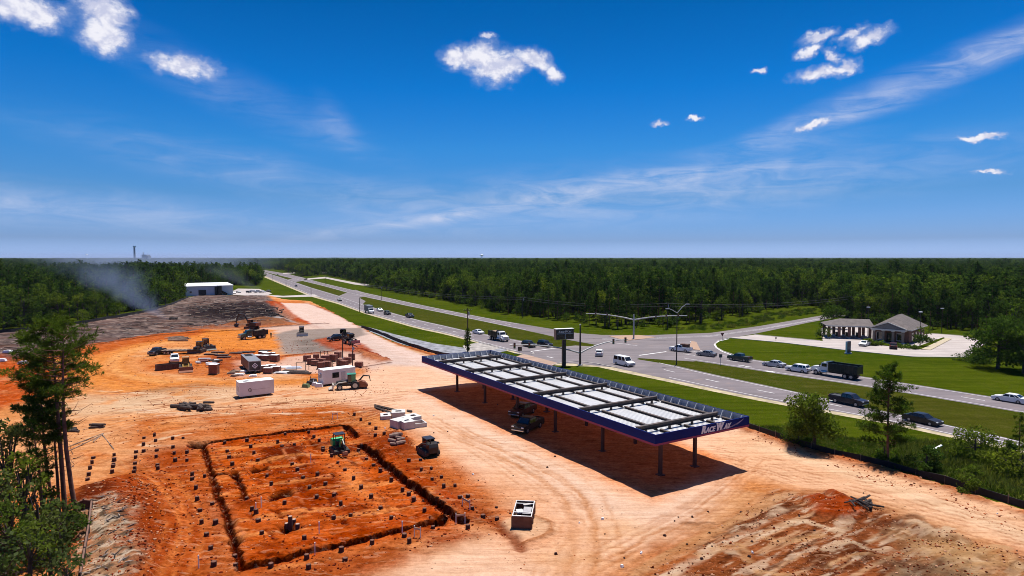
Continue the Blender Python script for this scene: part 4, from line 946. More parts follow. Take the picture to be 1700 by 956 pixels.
put_car('silver sedan between the white sport utility car and the dark green pickup', 1285, 608.5, -40, -5.5, P_SILV, 'sedan', group=RD)
put_car('dark green pickup truck third in the queue at the junction', 1228, 599, -40, -5.5, P_DGRN, 'pickup', L=5.6, Wd=1.95, H=1.85, group=RD)
put_car('dark grey sedan right behind the loaded white pickup', 1173, 591, -40, -4.8, P_GREY, 'sedan', group=RD)
pk = put_car('white pickup truck with dark crates loaded in its bed at the junction', 1130, 583.5, -40, -4, P_WHITE, 'pickup', L=5.8, Wd=2.0, H=1.85, group=RD)
put_car('white car with its tail towards the site in the middle of the junction', 995, 590, 3, -9, P_WHITE, 'suv', L=4.6, H=1.62, group=RD)
put_car('white passenger van with dark windows turning out of the junction', 1036, 606.5, 40, 9, P_WHITE, 'van', L=5.5, Wd=2.0, H=2.15, group=RD)
put_car('black sport utility car second behind the junction line on the near lanes', 878, 575.5, 40, 8, P_BLACK, 'suv', L=4.8, H=1.72, group=RD)
put_car('black sport utility car waiting first at the junction line, near lanes', 904.5, 575, 40, 7.5, P_NAVY, 'suv', L=4.9, H=1.75, group=RD)
put_car('white car behind the black and white dump truck', 794, 554, 40, 8, P_WHITE, 'sedan', group=RD)
put_car('dark pickup truck alone on the near lanes beyond the utility pole', 680, 527, 40, 9.5, P_BLACK, 'pickup', L=5.7, Wd=2., H=1.85, group=RD)
put_car('dark sport utility car next behind the white car that follows the box truck', 643, 522.5, 40, 10, P_BLACK, 'suv', H=1.75, group=RD)
put_car('white car beside the grey box truck', 630.5, 516.5, 40, 10, P_WHITE, 'sedan', group=RD)
put_car('dark car at the first median crossing far down the highway', 564, 499.5, 40, 14, P_BLACK, 'sedan', group=RD)
put_car('dark car far down the highway on the near lanes', 491.5, 475.5, 30, 12, P_BLACK, 'suv', group=RD)
put_car('dark car farthest down the highway near its vanishing end', 461, 456.5, -30, -9, P_GREY, 'suv', group=RD)
dump_truck('long dump truck with white cab and dark green dump box on the far lanes', at(1388, 625, .014), head(1388, 625, 1348, 619), P_WHITE, paint('box_green', (.014, .022, .024)), 9.6, RD, 2, False, boxh=1.6)
dump_truck('dump truck with white hood and dark box left of the pole sign', at(828, 565, .014), head(828, 565, 868, 573.5), P_WHITE, P_DRK, 8.4, RD, 2, True, boxh=1.5)
box_truck('grey box truck with white cab on the near lanes', at(613, 519.5, .014), head(613, 519.5, 653, 530.5))
# crates in the bed of the white pickup
hd = head(1130, 583.5, 1090, 579.5); p0 = at(1130, 583.5)
for q, nm in ((-.55, 'dark brown crate standing nearer the cab in the bed of the white pickup'), (-1.75, 'dark brown crate nearer the tailgate in the bed of the white pickup')):
    c = p0 + Vector((math.cos(hd) * q, math.sin(hd) * q, 1.23)); r_ = empty('crate', nm, 'crate', c, hd)
    b = MB(); b.box((0, 0, .45), (.95, 1.3, .88)); b.build('crate_body', mat('crate_brown', (.10, .045, .03), .8, var=.3), r_, bevel=.02)
    b = MB()
    for s in (-1, 1):
        for z in (.1, .45, .8): b.box((0, s * .665, z), (.97, .03, .09))
    b.build('slat', mat('crate_slat', (.16, .075, .05), .8), r_)
# pickups below the canopy, on the site and by the buildings
put_car('black pickup truck parked in the shade under the canopy', 877, 716, -9, 4.2, P_BLACK, 'pickup', L=5.9, Wd=2.05, H=1.92, z=gat(877, 716).z + .01)
put_car('dark maroon pickup truck parked behind the black one under the canopy', 868, 690, -9, 4.0, paint('maroon', (.05, .012, .014)), 'pickup', L=5.7, Wd=2., H=1.88, z=gat(868, 690).z + .01)
def site_car(label, px, py, dx, dy, col, kind, **kw):
    g = gat(px, py); return put_car(label, px, py, dx, dy, col, kind, z=g.z + .02, **kw)
site_car('dark pickup truck at the left end of the yard of parked machines', 261, 590, -12, 3.4, P_BLACK, 'pickup', L=5.6, H=1.85)
site_car('white pickup truck with its front to the viewer in the yard', 290, 602, 1.5, 8, P_WHITE, 'pickup', L=5.8, H=1.9)
site_car('dark pickup truck on the gravel beside the two machines on the pale drive', 559, 568.5, -12, 1.6, P_BLACK, 'pickup', L=5.6, H=1.85)
put_car('white car parked before the brick building', 1435, 574, -9, 3, P_WHITE, 'sedan', L=4.6, z=.03)
put_car('dark red car parked at the brick building entrance', 1483, 578.5, 0, -8, paint('dark_red', (.035, .008, .01), .1), 'suv', L=4.6, H=1.68, z=.03)
WY_ = 'cars parked beside the metal building'
LBL = ['white car parked nearest the corner of the metal building', 'silver car second from the corner of the metal building', 'dark car in the middle of the row by the metal building', 'white van car parked behind the dark one by the metal building', 'silver car right of the middle in the row by the metal building', 'white car near the grass end of the metal building yard', 'grey car at the grass end of the metal building yard']
for q, ((x, y), cl, kd) in enumerate(zip([(388, 487.5), (396, 486), (413, 486), (421, 484.5), (428, 486), (437, 485.5), (446, 484.5)], [P_WHITE, P_SILV, P_BLACK, P_WHITE, P_SILV, P_WHITE, P_GREY], ['sedan', 'sedan', 'suv', 'suv', 'pickup', 'sedan', 'suv'])):
    put_car(LBL[q], x, y, 9, 1.6 - q * .5, cl, kd, group=WY_, z=.03, **({'L': 5.6, 'H': 1.85} if kd == 'pickup' else {}))
# ================================================================== machines, trailers and material on the site
M_TRK = mat('track_rubber', (.03, .027, .026), .9, var=.3, dirt=(.22, .11, .06), dirt_amt=.6)
M_CONT = mat('white_container', (.70, .68, .68), .5, var=.06, scale=.5, dirt=(.5, .36, .28), dirt_amt=.3)
M_CONC2 = mat('precast_concrete', (.46, .44, .43), .85, var=.12, scale=2.)
M_WOOD = mat('grey_wood', (.20, .13, .09), .9, var=.35, scale=2.)
M_LOG = mat('dark_log', (.055, .036, .03), .95, var=.4, scale=3.)
M_RUST = mat('rusty_steel', (.20, .065, .03), .8, var=.25, scale=1.2)
M_BRICKP = mat('brick_pack', (.20, .075, .05), .9, var=.3, scale=3.)
def track(par, x0, x1, y, wd=.4, h=.6, mname='track'):
    b = MB(); r = h / 2; pr = []
    for k in range(7): a = math.pi / 2 + math.pi * k / 6; pr.append((x0 + r + r * math.cos(a), r + r * math.sin(a)))
    for k in range(7): a = -math.pi / 2 + math.pi * k / 6; pr.append((x1 - r + r * math.cos(a), r + r * math.sin(a)))
    b.prism(pr, y - wd / 2, y + wd / 2); t_ = b.build(mname, M_TRK, par)
    for k in range(5):
        x = x0 + r + (x1 - x0 - 2 * r) * k / 4; b = MB(); s = 1 if y > 0 else -1
        b.tube((x, y + s * (wd / 2 - .02), r * .92), (x, y + s * (wd / 2 + .03), r * .92), r * .55, n=10); b.build('roller', M_BLK, t_)
    return t_
def jbox(par, name, m, c, d, rz=0, bevel=.03, **k): b = MB(); b.box(c, d, rz, **k); return b.build(name, m, par, bevel=bevel)
def jprism(par, name, m, pr, y0, y1, bevel=.02): b = MB(); b.prism(pr, y0, y1); return b.build(name, m, par, bevel=bevel)
def cab_frame(par, x0, x1, y, z0, z1, roofm, glass=True):
    for x in (x0, x1):
        for s in (-1, 1): jbox(par, 'cab_post', M_BLK, (x, s * y, (z0 + z1) / 2), (.08, .08, z1 - z0), bevel=0)
    jbox(par, 'cab_roof', roofm, ((x0 + x1) / 2, 0, z1 + .05), (x1 - x0 + .3, 2 * y + .2, .1))
    if glass:
        for s in (-1, 1): jbox(par, 'cab_glass', M_GLASS, ((x0 + x1) / 2, s * y, (z0 + z1) / 2 + .05), (x1 - x0 - .1, .02, z1 - z0 - .3), bevel=0)
        jbox(par, 'windscreen', M_GLASS, (x1 + .03, 0, (z0 + z1) / 2 + .05), (.02, 2 * y - .1, z1 - z0 - .3), bevel=0)
    jbox(par, 'seat', M_BLK, (x0 + .35, 0, z0 + .25), (.45, .5, .5))
# --- small green digger on the foundation pad; front (+x) towards the viewer
g = gat(563, 752); dg = empty('mini_excavator', 'bright green mini excavator digging on the trenched pad', 'excavator', g, head(558, 745, 572, 757))
for s in (-1, 1): track(dg, -1.25, 1.15, s * .72, .38, .55)
jbox(dg, 'undercarriage', M_BLK, (0, 0, .42), (1.3, 1.1, .25)); jbox(dg, 'dozer_blade', M_BLK, (1.55, 0, .35), (.1, 1.8, .42))
b = MB(); b.box((1.3, .4, .38), (.5, .1, .1)); b.box((1.3, -.4, .38), (.5, .1, .1)); b.build('blade_arm', M_BLK, dg)
jprism(dg, 'engine_cover', P_LIME, [(-1.35, .65), (-.35, .65), (-.3, 1.35), (-.55, 1.62), (-1.2, 1.55), (-1.4, 1.2)], -.72, .72, .08)
jbox(dg, 'platform', P_DRK, (.25, 0, .72), (1.3, 1.4, .16)); jbox(dg, 'console', P_DRK, (.55, .35, 1.0), (.3, .5, .45))
cab_frame(dg, -.45, .5, .55, .8, 2.25, P_DRK, False)
b = MB(); b.pipe([(.75, -.1, .85), (1.15, -.1, 1.75), (1.75, -.1, 2.0)], [.12, .14, .1], 6); b.build('boom', P_LIME, dg)
b = MB(); b.pipe([(1.7, -.1, 2.0), (2.4, -.1, 1.5), (2.65, -.1, .75)], [.09, .1, .07], 6); b.build('stick', P_DRK, dg)
b = MB(); b.pipe([(.9, -.1, 1.0), (1.6, -.1, 1.72)], .05, 6); b.build('boom_cylinder', M_CHR, dg)
jprism(dg, 'bucket', M_RUST, [(2.45, .7), (2.85, .72), (2.95, .4), (2.75, .12), (2.4, .1), (2.6, .35)], -.4, .2)
# --- skid steer
g = gat(711, 757); sk = empty('skid_steer', 'dark tracked skid steer loader standing beside the red spoil', 'loader', g, head(711, 757, 704, 752.5))
for s in (-1, 1): track(sk, -1.35, 1.2, s * .78, .42, .75); jprism(sk, 'loader_arm', P_DRK, [(-1.5, 1.55), (-1.35, 1.75), (.2, 1.45), (1.45, .75), (1.6, .35), (1.4, .35), (1.2, .68), (.1, 1.22)], s * .78 - .09, s * .78 + .09)
jbox(sk, 'chassis', P_DRK, (-.1, 0, .72), (2.4, 1.15, .75)); jprism(sk, 'engine_cover', P_DRK, [(-1.65, .5), (-.75, .5), (-.75, 1.75), (-1.5, 1.6), (-1.7, 1.2)], -.62, .62)
cab_frame(sk, -.65, .55, .5, 1.05, 2.0, P_DRK); jprism(sk, 'bucket', M_RUST, [(1.45, .1), (2.2, .08), (2.0, .2), (1.65, .25), (1.6, .75), (1.45, .8)], -.95, .95)
jbox(sk, 'exhaust_pipe', M_BLK, (-1.3, .3, 1.9), (.1, .1, .5))
# --- green backhoe loader by the office trailer
g = gat(578, 647); bh = empty('backhoe_loader', 'muddy wheel loader with green cab in front of the office trailer', 'loader', g, head(578, 647, 545, 649))
jprism(bh, 'hood', P_DRK, [(.1, .9), (2.1, .85), (2.2, 1.35), (2.0, 1.55), (.1, 1.75)], -.5, .5); jbox(bh, 'chassis', P_DRK, (0, 0, .82), (4.2, .8, .4))
cab_frame(bh, -1.3, .05, .75, 1.2, 2.75, P_GREEN); jbox(bh, 'cab_wall', P_GREEN, (-1.32, 0, 1.95), (.06, 1.5, 1.5)); jbox(bh, 'cab_side', P_GREEN, (-.95, .79, 2.0), (.75, .04, 1.35)); jbox(bh, 'cab_side', P_GREEN, (-.95, -.79, 2.0), (.75, .04, 1.35))
for s in (-1, 1): wheel(bh, -1.2, s * 1.0, .78, .5); wheel(bh, 1.55, s * .95, .52, .36)
for s in (-1, 1): b = MB(); b.pipe([(.2, s * .75, 1.5), (1.7, s * .75, 1.35), (2.7, s * .75, .7)], [.1, .12, .09], 6); b.build('loader_arm', P_CREAM, bh)
jprism(bh, 'front_bucket', P_CREAM, [(2.6, .3), (3.5, .25), (3.2, .4), (2.9, .5), (2.8, 1.1), (2.6, 1.1)], -1.15, 1.15)
jprism(bh, 'rear_box', M_RUST, [(-3.4, .35), (-1.5, .45), (-1.6, 1.3), (-2.2, 1.6), (-3.1, 1.25), (-3.6, .7)], -1.0, 1.0)
b = MB(); b.pipe([(-1.9, 0, 1.3), (-2.8, .1, 2.4), (-3.9, .1, 2.25)], [.14, .16, .1], 6); b.build('hoe_boom', P_DRK, bh); b = MB(); b.pipe([(-3.85, .1, 2.3), (-4.05, .1, 1.3)], [.1, .08], 6); b.build('hoe_stick', P_DRK, bh)
# --- excavator on the burnt field
g = gat(418, 547); ex = empty('excavator', 'dark excavator reaching its boom over the burnt field', 'excavator', g, head(418, 547, 380, 545.5))
for s in (-1, 1): track(ex, -2.1, 2.1, s * 1.15, .6, .9)
jbox(ex, 'undercarriage', M_BLK, (0, 0, .7), (2.2, 1.8, .4)); jprism(ex, 'house', P_DRK, [(-2.5, 1.05), (1.4, 1.05), (1.4, 1.7), (-.2, 1.9), (-.3, 2.3), (-2.3, 2.3), (-2.7, 1.8)], -1.35, 1.35, .06)
jbox(ex, 'counterweight', M_RUST, (-2.5, 0, 1.65), (.5, 2.6, 1.1)); cab_frame(ex, -.1, 1.3, .5, 1.7, 3.1, M_RUST); ex.children[-1].location.y = 0
b = MB(); b.pipe([(1.0, -.3, 1.6), (3.2, -.3, 4.7), (5.6, -.3, 5.0)], [.28, .34, .2], 6); b.build('boom', P_DRK, ex); b = MB(); b.pipe([(5.4, -.3, 5.2), (6.3, -.3, 3.2), (6.6, -.3, 1.6)], [.22, .24, .15], 6); b.build('stick', P_DRK, ex)
jprism(ex, 'bucket', P_DRK, [(6.0, 1.5), (6.8, 1.6), (7.1, 1.0), (6.6, .35), (6.0, .4), (6.3, .9)], -.9, .3); b = MB(); b.pipe([(1.5, -.3, 1.7), (2.8, -.3, 3.7)], .09, 6); b.build('boom_cylinder', M_CHR, ex)
# --- dump truck, roller dozer, two loaders
g = gat(420, 563.5); dump_truck('dark green dump truck carrying pale sand on the orange haul road', g, head(420, 563.5, 404, 565), paint('truck_green', (.03, .075, .05), .5), P_DRK, 8.4, None, 2, True)
def dozer(label, g, rz, body=None, blade=None, name='bulldozer', cat='bulldozer'):
    body = body or P_DRK; dz = empty(name, label, cat, g, rz)
    for s in (-1, 1): track(dz, -1.7, 1.6, s * .95, .5, .95)
    jprism(dz, 'hood', body, [(-.1, .9), (1.7, .9), (1.75, 1.6), (-.1, 1.8)], -.5, .5); jbox(dz, 'chassis', body, (-.5, 0, .95), (2.4, 1.3, .6)); cab_frame(dz, -1.1, .0, .65, 1.2, 2.75, body)
    jprism(dz, 'blade', blade or P_CREAM, [(2.35, .1), (2.5, .12), (2.38, .6), (2.5, 1.15), (2.35, 1.15), (2.22, .6)], -1.7, 1.7); b = MB()
    for s in (-1, 1): b.box((1.4, s * 1.3, .5), (2., .12, .18))
    b.build('push_arm', body, dz); b = MB(); b.tube((.9, .3, 1.6), (.9, .3, 2.4), .06); b.build('exhaust_pipe', M_BLK, dz); return dz
g = gat(501, 558); dozer('dark bulldozer with bright blade spreading the grey gravel', g, head(501, 558, 503.5, 562))
g = gat(572, 564); dozer('dark bulldozer standing on the pale drive, farther of the two machines', g, head(572, 564, 582, 562.5), P_DRK, P_DRK)
def wheel_loader(label, g, rz, col, bk):
    wl = empty('wheel_loader', label, 'loader', g, rz)
    jprism(wl, 'hood', col, [(-2.4, .9), (-.7, .9), (-.7, 2.0), (-2.2, 1.9), (-2.5, 1.5)], -.7, .7); jbox(wl, 'chassis', col, (.4, 0, .95), (2.6, .9, .5)); cab_frame(wl, -.7, .4, .62, 1.4, 2.9, col)
    for s in (-1, 1):
        wheel(wl, -1.3, s * 1.0, .65, .5); wheel(wl, 1.2, s * 1.0, .65, .5); b = MB(); b.pipe([(.4, s * .55, 1.5), (1.9, s * .55, 1.45), (2.6, s * .55, .7)], [.12, .15, .1], 6); b.build('loader_arm', col, wl)
    jprism(wl, 'bucket', bk, [(2.3, .2), (3.4, .15), (3.1, .35), (2.75, .45), (2.6, 1.2), (2.35, 1.2)], -1.35, 1.35); return wl
g = gat(582, 574.5); wheel_loader('wheel loader with a dull red bucket on the pale drive edge', g, head(582, 574.5, 592, 576.2), P_DRK, P_RED)
g = gat(308.5, 617); wheel_loader('brown wheel loader facing the viewer in the yard beside the white pickup', g, head(308.5, 617, 309, 622), P_YEL, M_RUST)
g = gat(342, 581); wheel_loader('dark loader with raised cab at the far end of the yard', g, head(342, 581, 352, 583), P_DRK, P_DRK)
g = gat(330, 587); dozer('small dark bulldozer beside the far loader in the yard', g, head(330, 587, 325, 588.5), P_DRK, P_DRK)
# lowboy trailer and long bin
def flat_trailer(label, px0, px1, m, name='flatbed_trailer'):
    a = gat(*px0); c = gat(*px1); L = (c - a).length; o = empty(name, label, 'trailer', (a + c) / 2, math.atan2(c.y - a.y, c.x - a.x))
    jbox(o, 'deck', m, (0, 0, .85), (L, 2.4, .22)); b = MB()
    for s in (-1, 1): b.box((0, s * .5, .66), (L - .4, .14, .18))
    b.build('frame', M_BLK, o); jbox(o, 'drawbar', M_BLK, (L / 2 + .5, 0, .66), (1.2, .2, .14)); b = MB()
    for k in range(int(L / 1.1)): b.box((-L / 2 + .6 + k * 1.1, 0, .975), (.5, 2.2, .03))
    b.build('plank', M_WOOD, o)
    for x in (-L / 2 + 1.2, -L / 2 + 2.1):
        for s in (-1, 1): wheel(o, x, s * 1.0, .4, .28)
    return o
flat_trailer('dark flatbed trailer lying across the yard behind the white pickup', (268, 589), (326, 588), M_LOG)
def open_bin(label, g, rz, L, Wd, H, m, name='open_bin', cat='bin'):
    o = empty(name, label, cat, g, rz); t_ = .08
    for s in (-1, 1): jbox(o, 'side_wall', m, (0, s * (Wd / 2 - t_ / 2), H / 2), (L, t_, H), bevel=.01)
    for s in (-1, 1): jbox(o, 'end_wall', m, (s * (L / 2 - t_ / 2), 0, H / 2 - .01), (t_, Wd - 2 * t_ - .006, H - .02), bevel=.01)
    jbox(o, 'floor', m, (0, 0, .06), (L - 2 * t_ - .01, Wd - 2 * t_ - .01, .1), bevel=0); b = MB(); n = max(3, int(L / .9))
    for s in (-1, 1):
        for k in range(n): b.box((-L / 2 + .1 + k * (L - .2) / (n - 1), s * (Wd / 2 + .04), H / 2), (.1, .08, H - .1))
    b.build('rib', m, o); return o
open_bin('long low brown steel bin in front of the white pickup', gat(287, 613.5), head(274, 614, 301, 611), 6.6, 1.5, 1.3, mat('bin_brown', (.085, .045, .03), .8, var=.3))
# dumpster near the viewer
g = gat(869.5, 868); dp = open_bin('open brown dumpster holding white boards and scrap, alone on the pale apron', g, head(867, 880, 873.5, 852), 3.7, 1.75, 1.1, mat('dumpster_brown', (.115, .04, .022), .75, var=.25, scale=1.2, dirt=(.2, .1, .06)), 'dumpster', 'dumpster')
for k, x in enumerate((-1.78, -.95, 1.1, 1.76)): jbox(dp, 'top_bar', mat('bare_steel', (.5, .47, .45), .6), (x, 0, 1.135), (.13, 1.75, .06), bevel=.01)
for s in (-1, 1): jbox(dp, 'top_rail', mat('bare_steel', (.5, .47, .45), .6), (0, s * .85, 1.135), (3.7, .09, .05), bevel=.01)
for nm, lb, c, d, r_, m_ in (('white_board', 'white board in the brown dumpster, larger of the two', (-.2, .34, .92), (.85, .6, .07), .3, M_CONT), ('white_board', 'small white board at the front of the brown dumpster', (-1.3, .38, .88), (.5, .5, .06), .1, M_CONT), ('grey_sheet', 'grey corrugated sheet lying in the brown dumpster', (-.1, -.34, .98), (1.6, .75, .05), 0, mat('scrap_sheet', (.30, .28, .29), .6)), ('scrap_panel', 'pale scrap panel at the far end of the brown dumpster', (1.42, -.2, .95), (.4, .8, .06), .4, mat('scrap_pale', (.4, .36, .34), .7))):
    M4 = Matrix.Translation(g) @ Matrix.Rotation(dp.rotation_euler.z, 4, 'Z'); o = MB().box((0, 0, 0), d).build(nm, m_); o.matrix_world = M4 @ Matrix.Translation(c) @ Matrix.Rotation(r_, 4, 'Z'); tag(o, lb, 'scrap')
    jb = MB().box((c[0], c[1], (c[2] + .1) / 2 - .02), (d[0] * .8, d[1] * .8, c[2] - .2)).build('rubbish_bag', M_BLK); jb.matrix_world = M4; tag(jb, 'dark bundle under the ' + lb, 'rubbish')
# trailers
def trailer(label, a, c, depth, H, m, name, cat='trailer', roof=None, away=1):
    """a, c: pixel ends of the visible long foot line; the body lies behind it"""
    A = gat(*a); C_ = gat(*c); rz = math.atan2(C_.y - A.y, C_.x - A.x); L = (C_ - A).length; n = Vector((-math.sin(rz), math.cos(rz), 0))
    mid = (A + C_) / 2 + n * depth / 2; mid.z = min(A.z, C_.z); o = empty(name, label, cat, mid, rz)
    jbox(o, 'body', m, (0, 0, .35 + (H - .35) / 2), (L, depth, H - .35), bevel=.03); jbox(o, 'roof', roof or mat('white_roof', (.78, .77, .77), .5, var=.04), (0, 0, H + .04), (L + .06, depth + .06, .07), bevel=.015)
    for x in (-L * .35, L * .35):
        for s in (-1, 1): jbox(o, 'block_foot', M_BLK, (x, s * depth * .35, .18), (.4, .3, .4), bevel=0)
    for s in (-1, 1):
        for e in (-1, 1): jbox(o, 'corner_post', roof or M_CONT, (s * (L / 2 - .03), e * (depth / 2 - .03), .35 + (H - .35) / 2), (.1, .1, H - .34), bevel=0)
    return o, L
o, L_ = trailer('white storage container with a small round mark on its side, alone mid site', (398, 664), (455, 657), 2.5, 2.75, M_CONT, 'storage_container', 'container')
b = MB(); n_ = 20
for k in range(n_):
    a0, a1 = 2 * math.pi * k / n_, 2 * math.pi * (k + 1) / n_
    if k not in (2, 12): b.quad((-L_ * .2 + .34 * math.cos(a0), -1.262, 1.35 + .34 * math.sin(a0)), (-L_ * .2 + .34 * math.cos(a1), -1.262, 1.35 + .34 * math.sin(a1)), (-L_ * .2 + .25 * math.cos(a1), -1.262, 1.35 + .25 * math.sin(a1)), (-L_ * .2 + .25 * math.cos(a0), -1.262, 1.35 + .25 * math.sin(a0)))
b.box((-L_ * .2, -1.262, 1.35), (.12, .004, .3)); b.build('round_mark', M_BLK, o)
b = MB(); b.box((L_ * .12, -1.258, 1.38), (L_ * .5, .012, .05)); b.build('side_stripe', mat('thin_grey_line', (.4, .36, .36), .6), o)
b = MB(); [b.box((-L_ / 2 - .006, y, 1.55), (.012, .35, .9)) for y in (-.6, .55)]; b.build('end_mark', mat('thin_grey_line', (.4, .36, .36), .6), o)
b = MB(); b.tube((-L_ * .28, -.2, 2.82), (-L_ * .28, -.2, 2.84), .55, n=14); b.build('roof_mark', M_BLK, o)
o, L_ = trailer('white office trailer with one dark window and a white roof', (537, 643), (590, 636), 2.6, 3.0, M_CONT, 'office_trailer')
jbox(o, 'window', M_GLASS, (-L_ * .12, -1.3, 1.9), (1.15, .05, .85)); b = MB(); b.box((-L_ * .12, -1.315, 1.9), (1.35, .02, 1.05)); b.build('window_frame', M_BLK, o)
jbox(o, 'door', mat('trailer_door', (.45, .44, .46), .5), (L_ * .12, -1.3, 1.45), (.9, .06, 1.95)); b = MB(); [b.box((L_ * .12, -1.6 - .28 * k, .5 - .17 * k), (1., .28, .06)) for k in range(3)]; b.build('step', M_WOOD, o); jbox(o, 'air_conditioner', mat('thin_grey_line', (.4, .36, .36), .6), (-L_ / 2 - .2, 0, 1.9), (.4, .7, .7))
# dark enclosed trailer with a diamond mark on its front
A = gat(414, 622); C_ = gat(433, 619.5); rz = math.atan2(C_.y - A.y, C_.x - A.x); Wd = (C_ - A).length; TL = 10.5
ax2 = (gat(398.6, 606.4) - gat(414, 622)); ax2.z = 0; ax2.normalize(); rz2 = math.atan2(-ax2.y, -ax2.x)
et = empty('cargo_trailer', 'dark enclosed cargo trailer with white diamond mark on its end', 'trailer', (A + C_) / 2 + ax2 * 5.6, rz2)
M_DTR = mat('dark_trailer', (.035, .035, .038), .45, var=.12, scale=.8); H_ = 2.6
jbox(et, 'body', M_DTR, (0, 0, .55 + (H_ - .55) / 2), (11.2, 2.5, H_ - .55)); jbox(et, 'roof', mat('grey_trailer_roof', (.17, .17, .18), .5), (0, 0, H_ + .03), (11.24, 2.54, .05)); b = MB()
for e in (-1, 1): b.box((5.61, e * 1.19, .55 + (H_ - .55) / 2), (.05, .12, H_ - .5))
b.box((5.61, 0, H_ - .04), (.05, 2.5, .12)); b.box((5.61, 0, .6), (.05, 2.5, .12)); b.build('front_trim', mat('pale_trim', (.42, .41, .41), .5), et); b = MB(); d_ = .62
for k in range(4):
    a0, a1 = math.pi / 2 * k, math.pi / 2 * (k + 1); P = lambda a, r: (5.612, r * math.cos(a), 1.62 + r * math.sin(a)); b.quad(P(a0, d_), P(a1, d_), P(a1, d_ * .68), P(a0, d_ * .68))
b.add([(5.612, -.1, 1.9), (5.612, .1, 1.7), (5.612, .1, 1.32), (5.612, -.1, 1.52)], [(0, 1, 2, 3)]); b.build('diamond_mark', M_LETT, et); b = MB(); [b.box((-4.6 + .8 * k, 0, H_ + .09), (.2, 1.5, .09)) for k in range(4)]; b.build('roof_rib', M_BLK, et)
for s in (-1, 1):
    for x in (-1.6, -.6): wheel(et, x, s * 1.18, .42, .26)
jbox(et, 'drawbar', M_BLK, (6.1, 0, .55), (1.3, .25, .16)); jbox(et, 'jack', M_BLK, (6.4, 0, .35), (.12, .12, .6))
# precast concrete boxes with square openings
def precast(label, a, c, depth, H, hole=True):
    A = gat(*a); C_ = gat(*c); rz = math.atan2(C_.y - A.y, C_.x - A.x); L = (C_ - A).length; n = Vector((-math.sin(rz), math.cos(rz), 0)); mid = (A + C_) / 2 + n * depth / 2; mid.z = min(A.z, C_.z) + .02
    o = empty('concrete_box', label, 'concrete box', mid, rz, 'precast concrete boxes stored on the apron'); t_ = .18
    jbox(o, 'long_wall', M_CONC2, (0, -depth / 2 + t_ / 2, H / 2), (L, t_, H), bevel=.015); jbox(o, 'long_wall', M_CONC2, (0, depth / 2 - t_ / 2, H / 2), (L, t_, H), bevel=.015)
    for s in (-1, 1): jbox(o, 'end_wall', M_CONC2, (s * (L / 2 - t_ / 2), 0, H / 2), (t_, depth - 2 * t_ - .006, H), bevel=.015)
    if hole:
        b = MB(); q = .16; hx, hy = L * .22, depth * .2; z = H + .06
        for cx, cy, lx, ly in ((0, -(depth / 2 + hy) / 2, L, depth / 2 - hy), (0, (depth / 2 + hy) / 2, L, depth / 2 - hy), (-(L / 2 + hx) / 2, 0, L / 2 - hx, 2 * hy - .004), ((L / 2 + hx) / 2, 0, L / 2 - hx, 2 * hy - .004)): b.box((cx, cy, z), (lx, ly, .12))
        b.build('lid', M_CONC2, o)
    return o
precast('low concrete box with square opening, leftmost of the stored boxes', (632, 699), (649, 698), 2.2, .4)
precast('concrete box at the back behind the other stored boxes', (650, 696), (673, 695), 2.0, .7)
precast('tall concrete box in the second row, left of the front one', (647, 711), (661, 715), 3.0, 1.0)
precast('concrete box with a wide square opening, front corner of the stored boxes', (671, 717), (690, 714), 2.8, .95)
precast('concrete box at the right rear of the stored boxes', (682, 707), (700, 704), 2.2, .9)
precast('open shallow concrete trough, rightmost of the stored boxes', (690, 713.5), (709, 711), 2.0, .6, False)
for lb, a, c in (('long dark timber behind the concrete boxes, upper one', (622, 677), (664, 686)), ('long dark timber behind the concrete boxes, lower one', (622, 680), (652, 689)), ('short dark timber right of the long ones behind the concrete boxes', (676, 685), (684, 686.5))):
    A, C_ = gat(*a), gat(*c); b = MB(); b.tube(A + Vector((0, 0, .18)), C_ + Vector((0, 0, .18)), .17, n=4); tag(b.build('timber_beam', M_LOG), lb, 'timber')
# logs, pipes and rubble: each one by itself
def log(lb, px, L, ang, r=.22, z=0., name='log', m=None, cat='log', group=None):
    g = gat(*px); d = Vector((math.cos(ang), math.sin(ang), random.uniform(-.06, .12))) * L / 2; c = g + Vector((0, 0, r * .9 + z)); b = MB(); rs = [r * random.uniform(.85, 1.1), r * random.uniform(.9, 1.15), r * random.uniform(.7, .95)]
    k = Vector((random.uniform(-.15, .15), random.uniform(-.15, .15), random.uniform(-.03, .06))) * L * .2; b.pipe([c - d, c + k * .5, c + d], rs, 8); return tag(b.build(name, m or M_LOG), lb, cat, group)
rl = random.Random(5)
for k in range(26):
    log('dark log in the loose pile left of the white storage container', (295 + rl.random() * 56, 674 + rl.random() * 11), rl.uniform(1.5, 2.6), rl.uniform(-.9, .5) + (2.6 if k % 4 == 0 else 0), rl.uniform(.2, .3), rl.choice((0, 0, .3)), group='logs of the pile left of the white container')
for k in range(9):
    log('pale log strewn beside the orange haul road', (268 + rl.random() * 40, 563 + rl.random() * 4.5), rl.uniform(2.5, 6), rl.uniform(-.3, .3), .22, .1, m=M_WOOD, group='logs beside the haul road')
for k in range(6): log('dark log of the small heap at the top of the pale plateau', (152 + rl.random() * 16, 709.5 + rl.random() * 4), 1.9, rl.uniform(-.2, .3), .17, .15 * (k % 3), group='logs of the small plateau heap')
for k in range(5): log('dark log of the heap nearest the tall pines', (114 + rl.random() * 16, 716 + rl.random() * 4), 1.7, rl.uniform(-.4, .4), .16, .12 * (k % 2), group='logs of the heap near the pines')
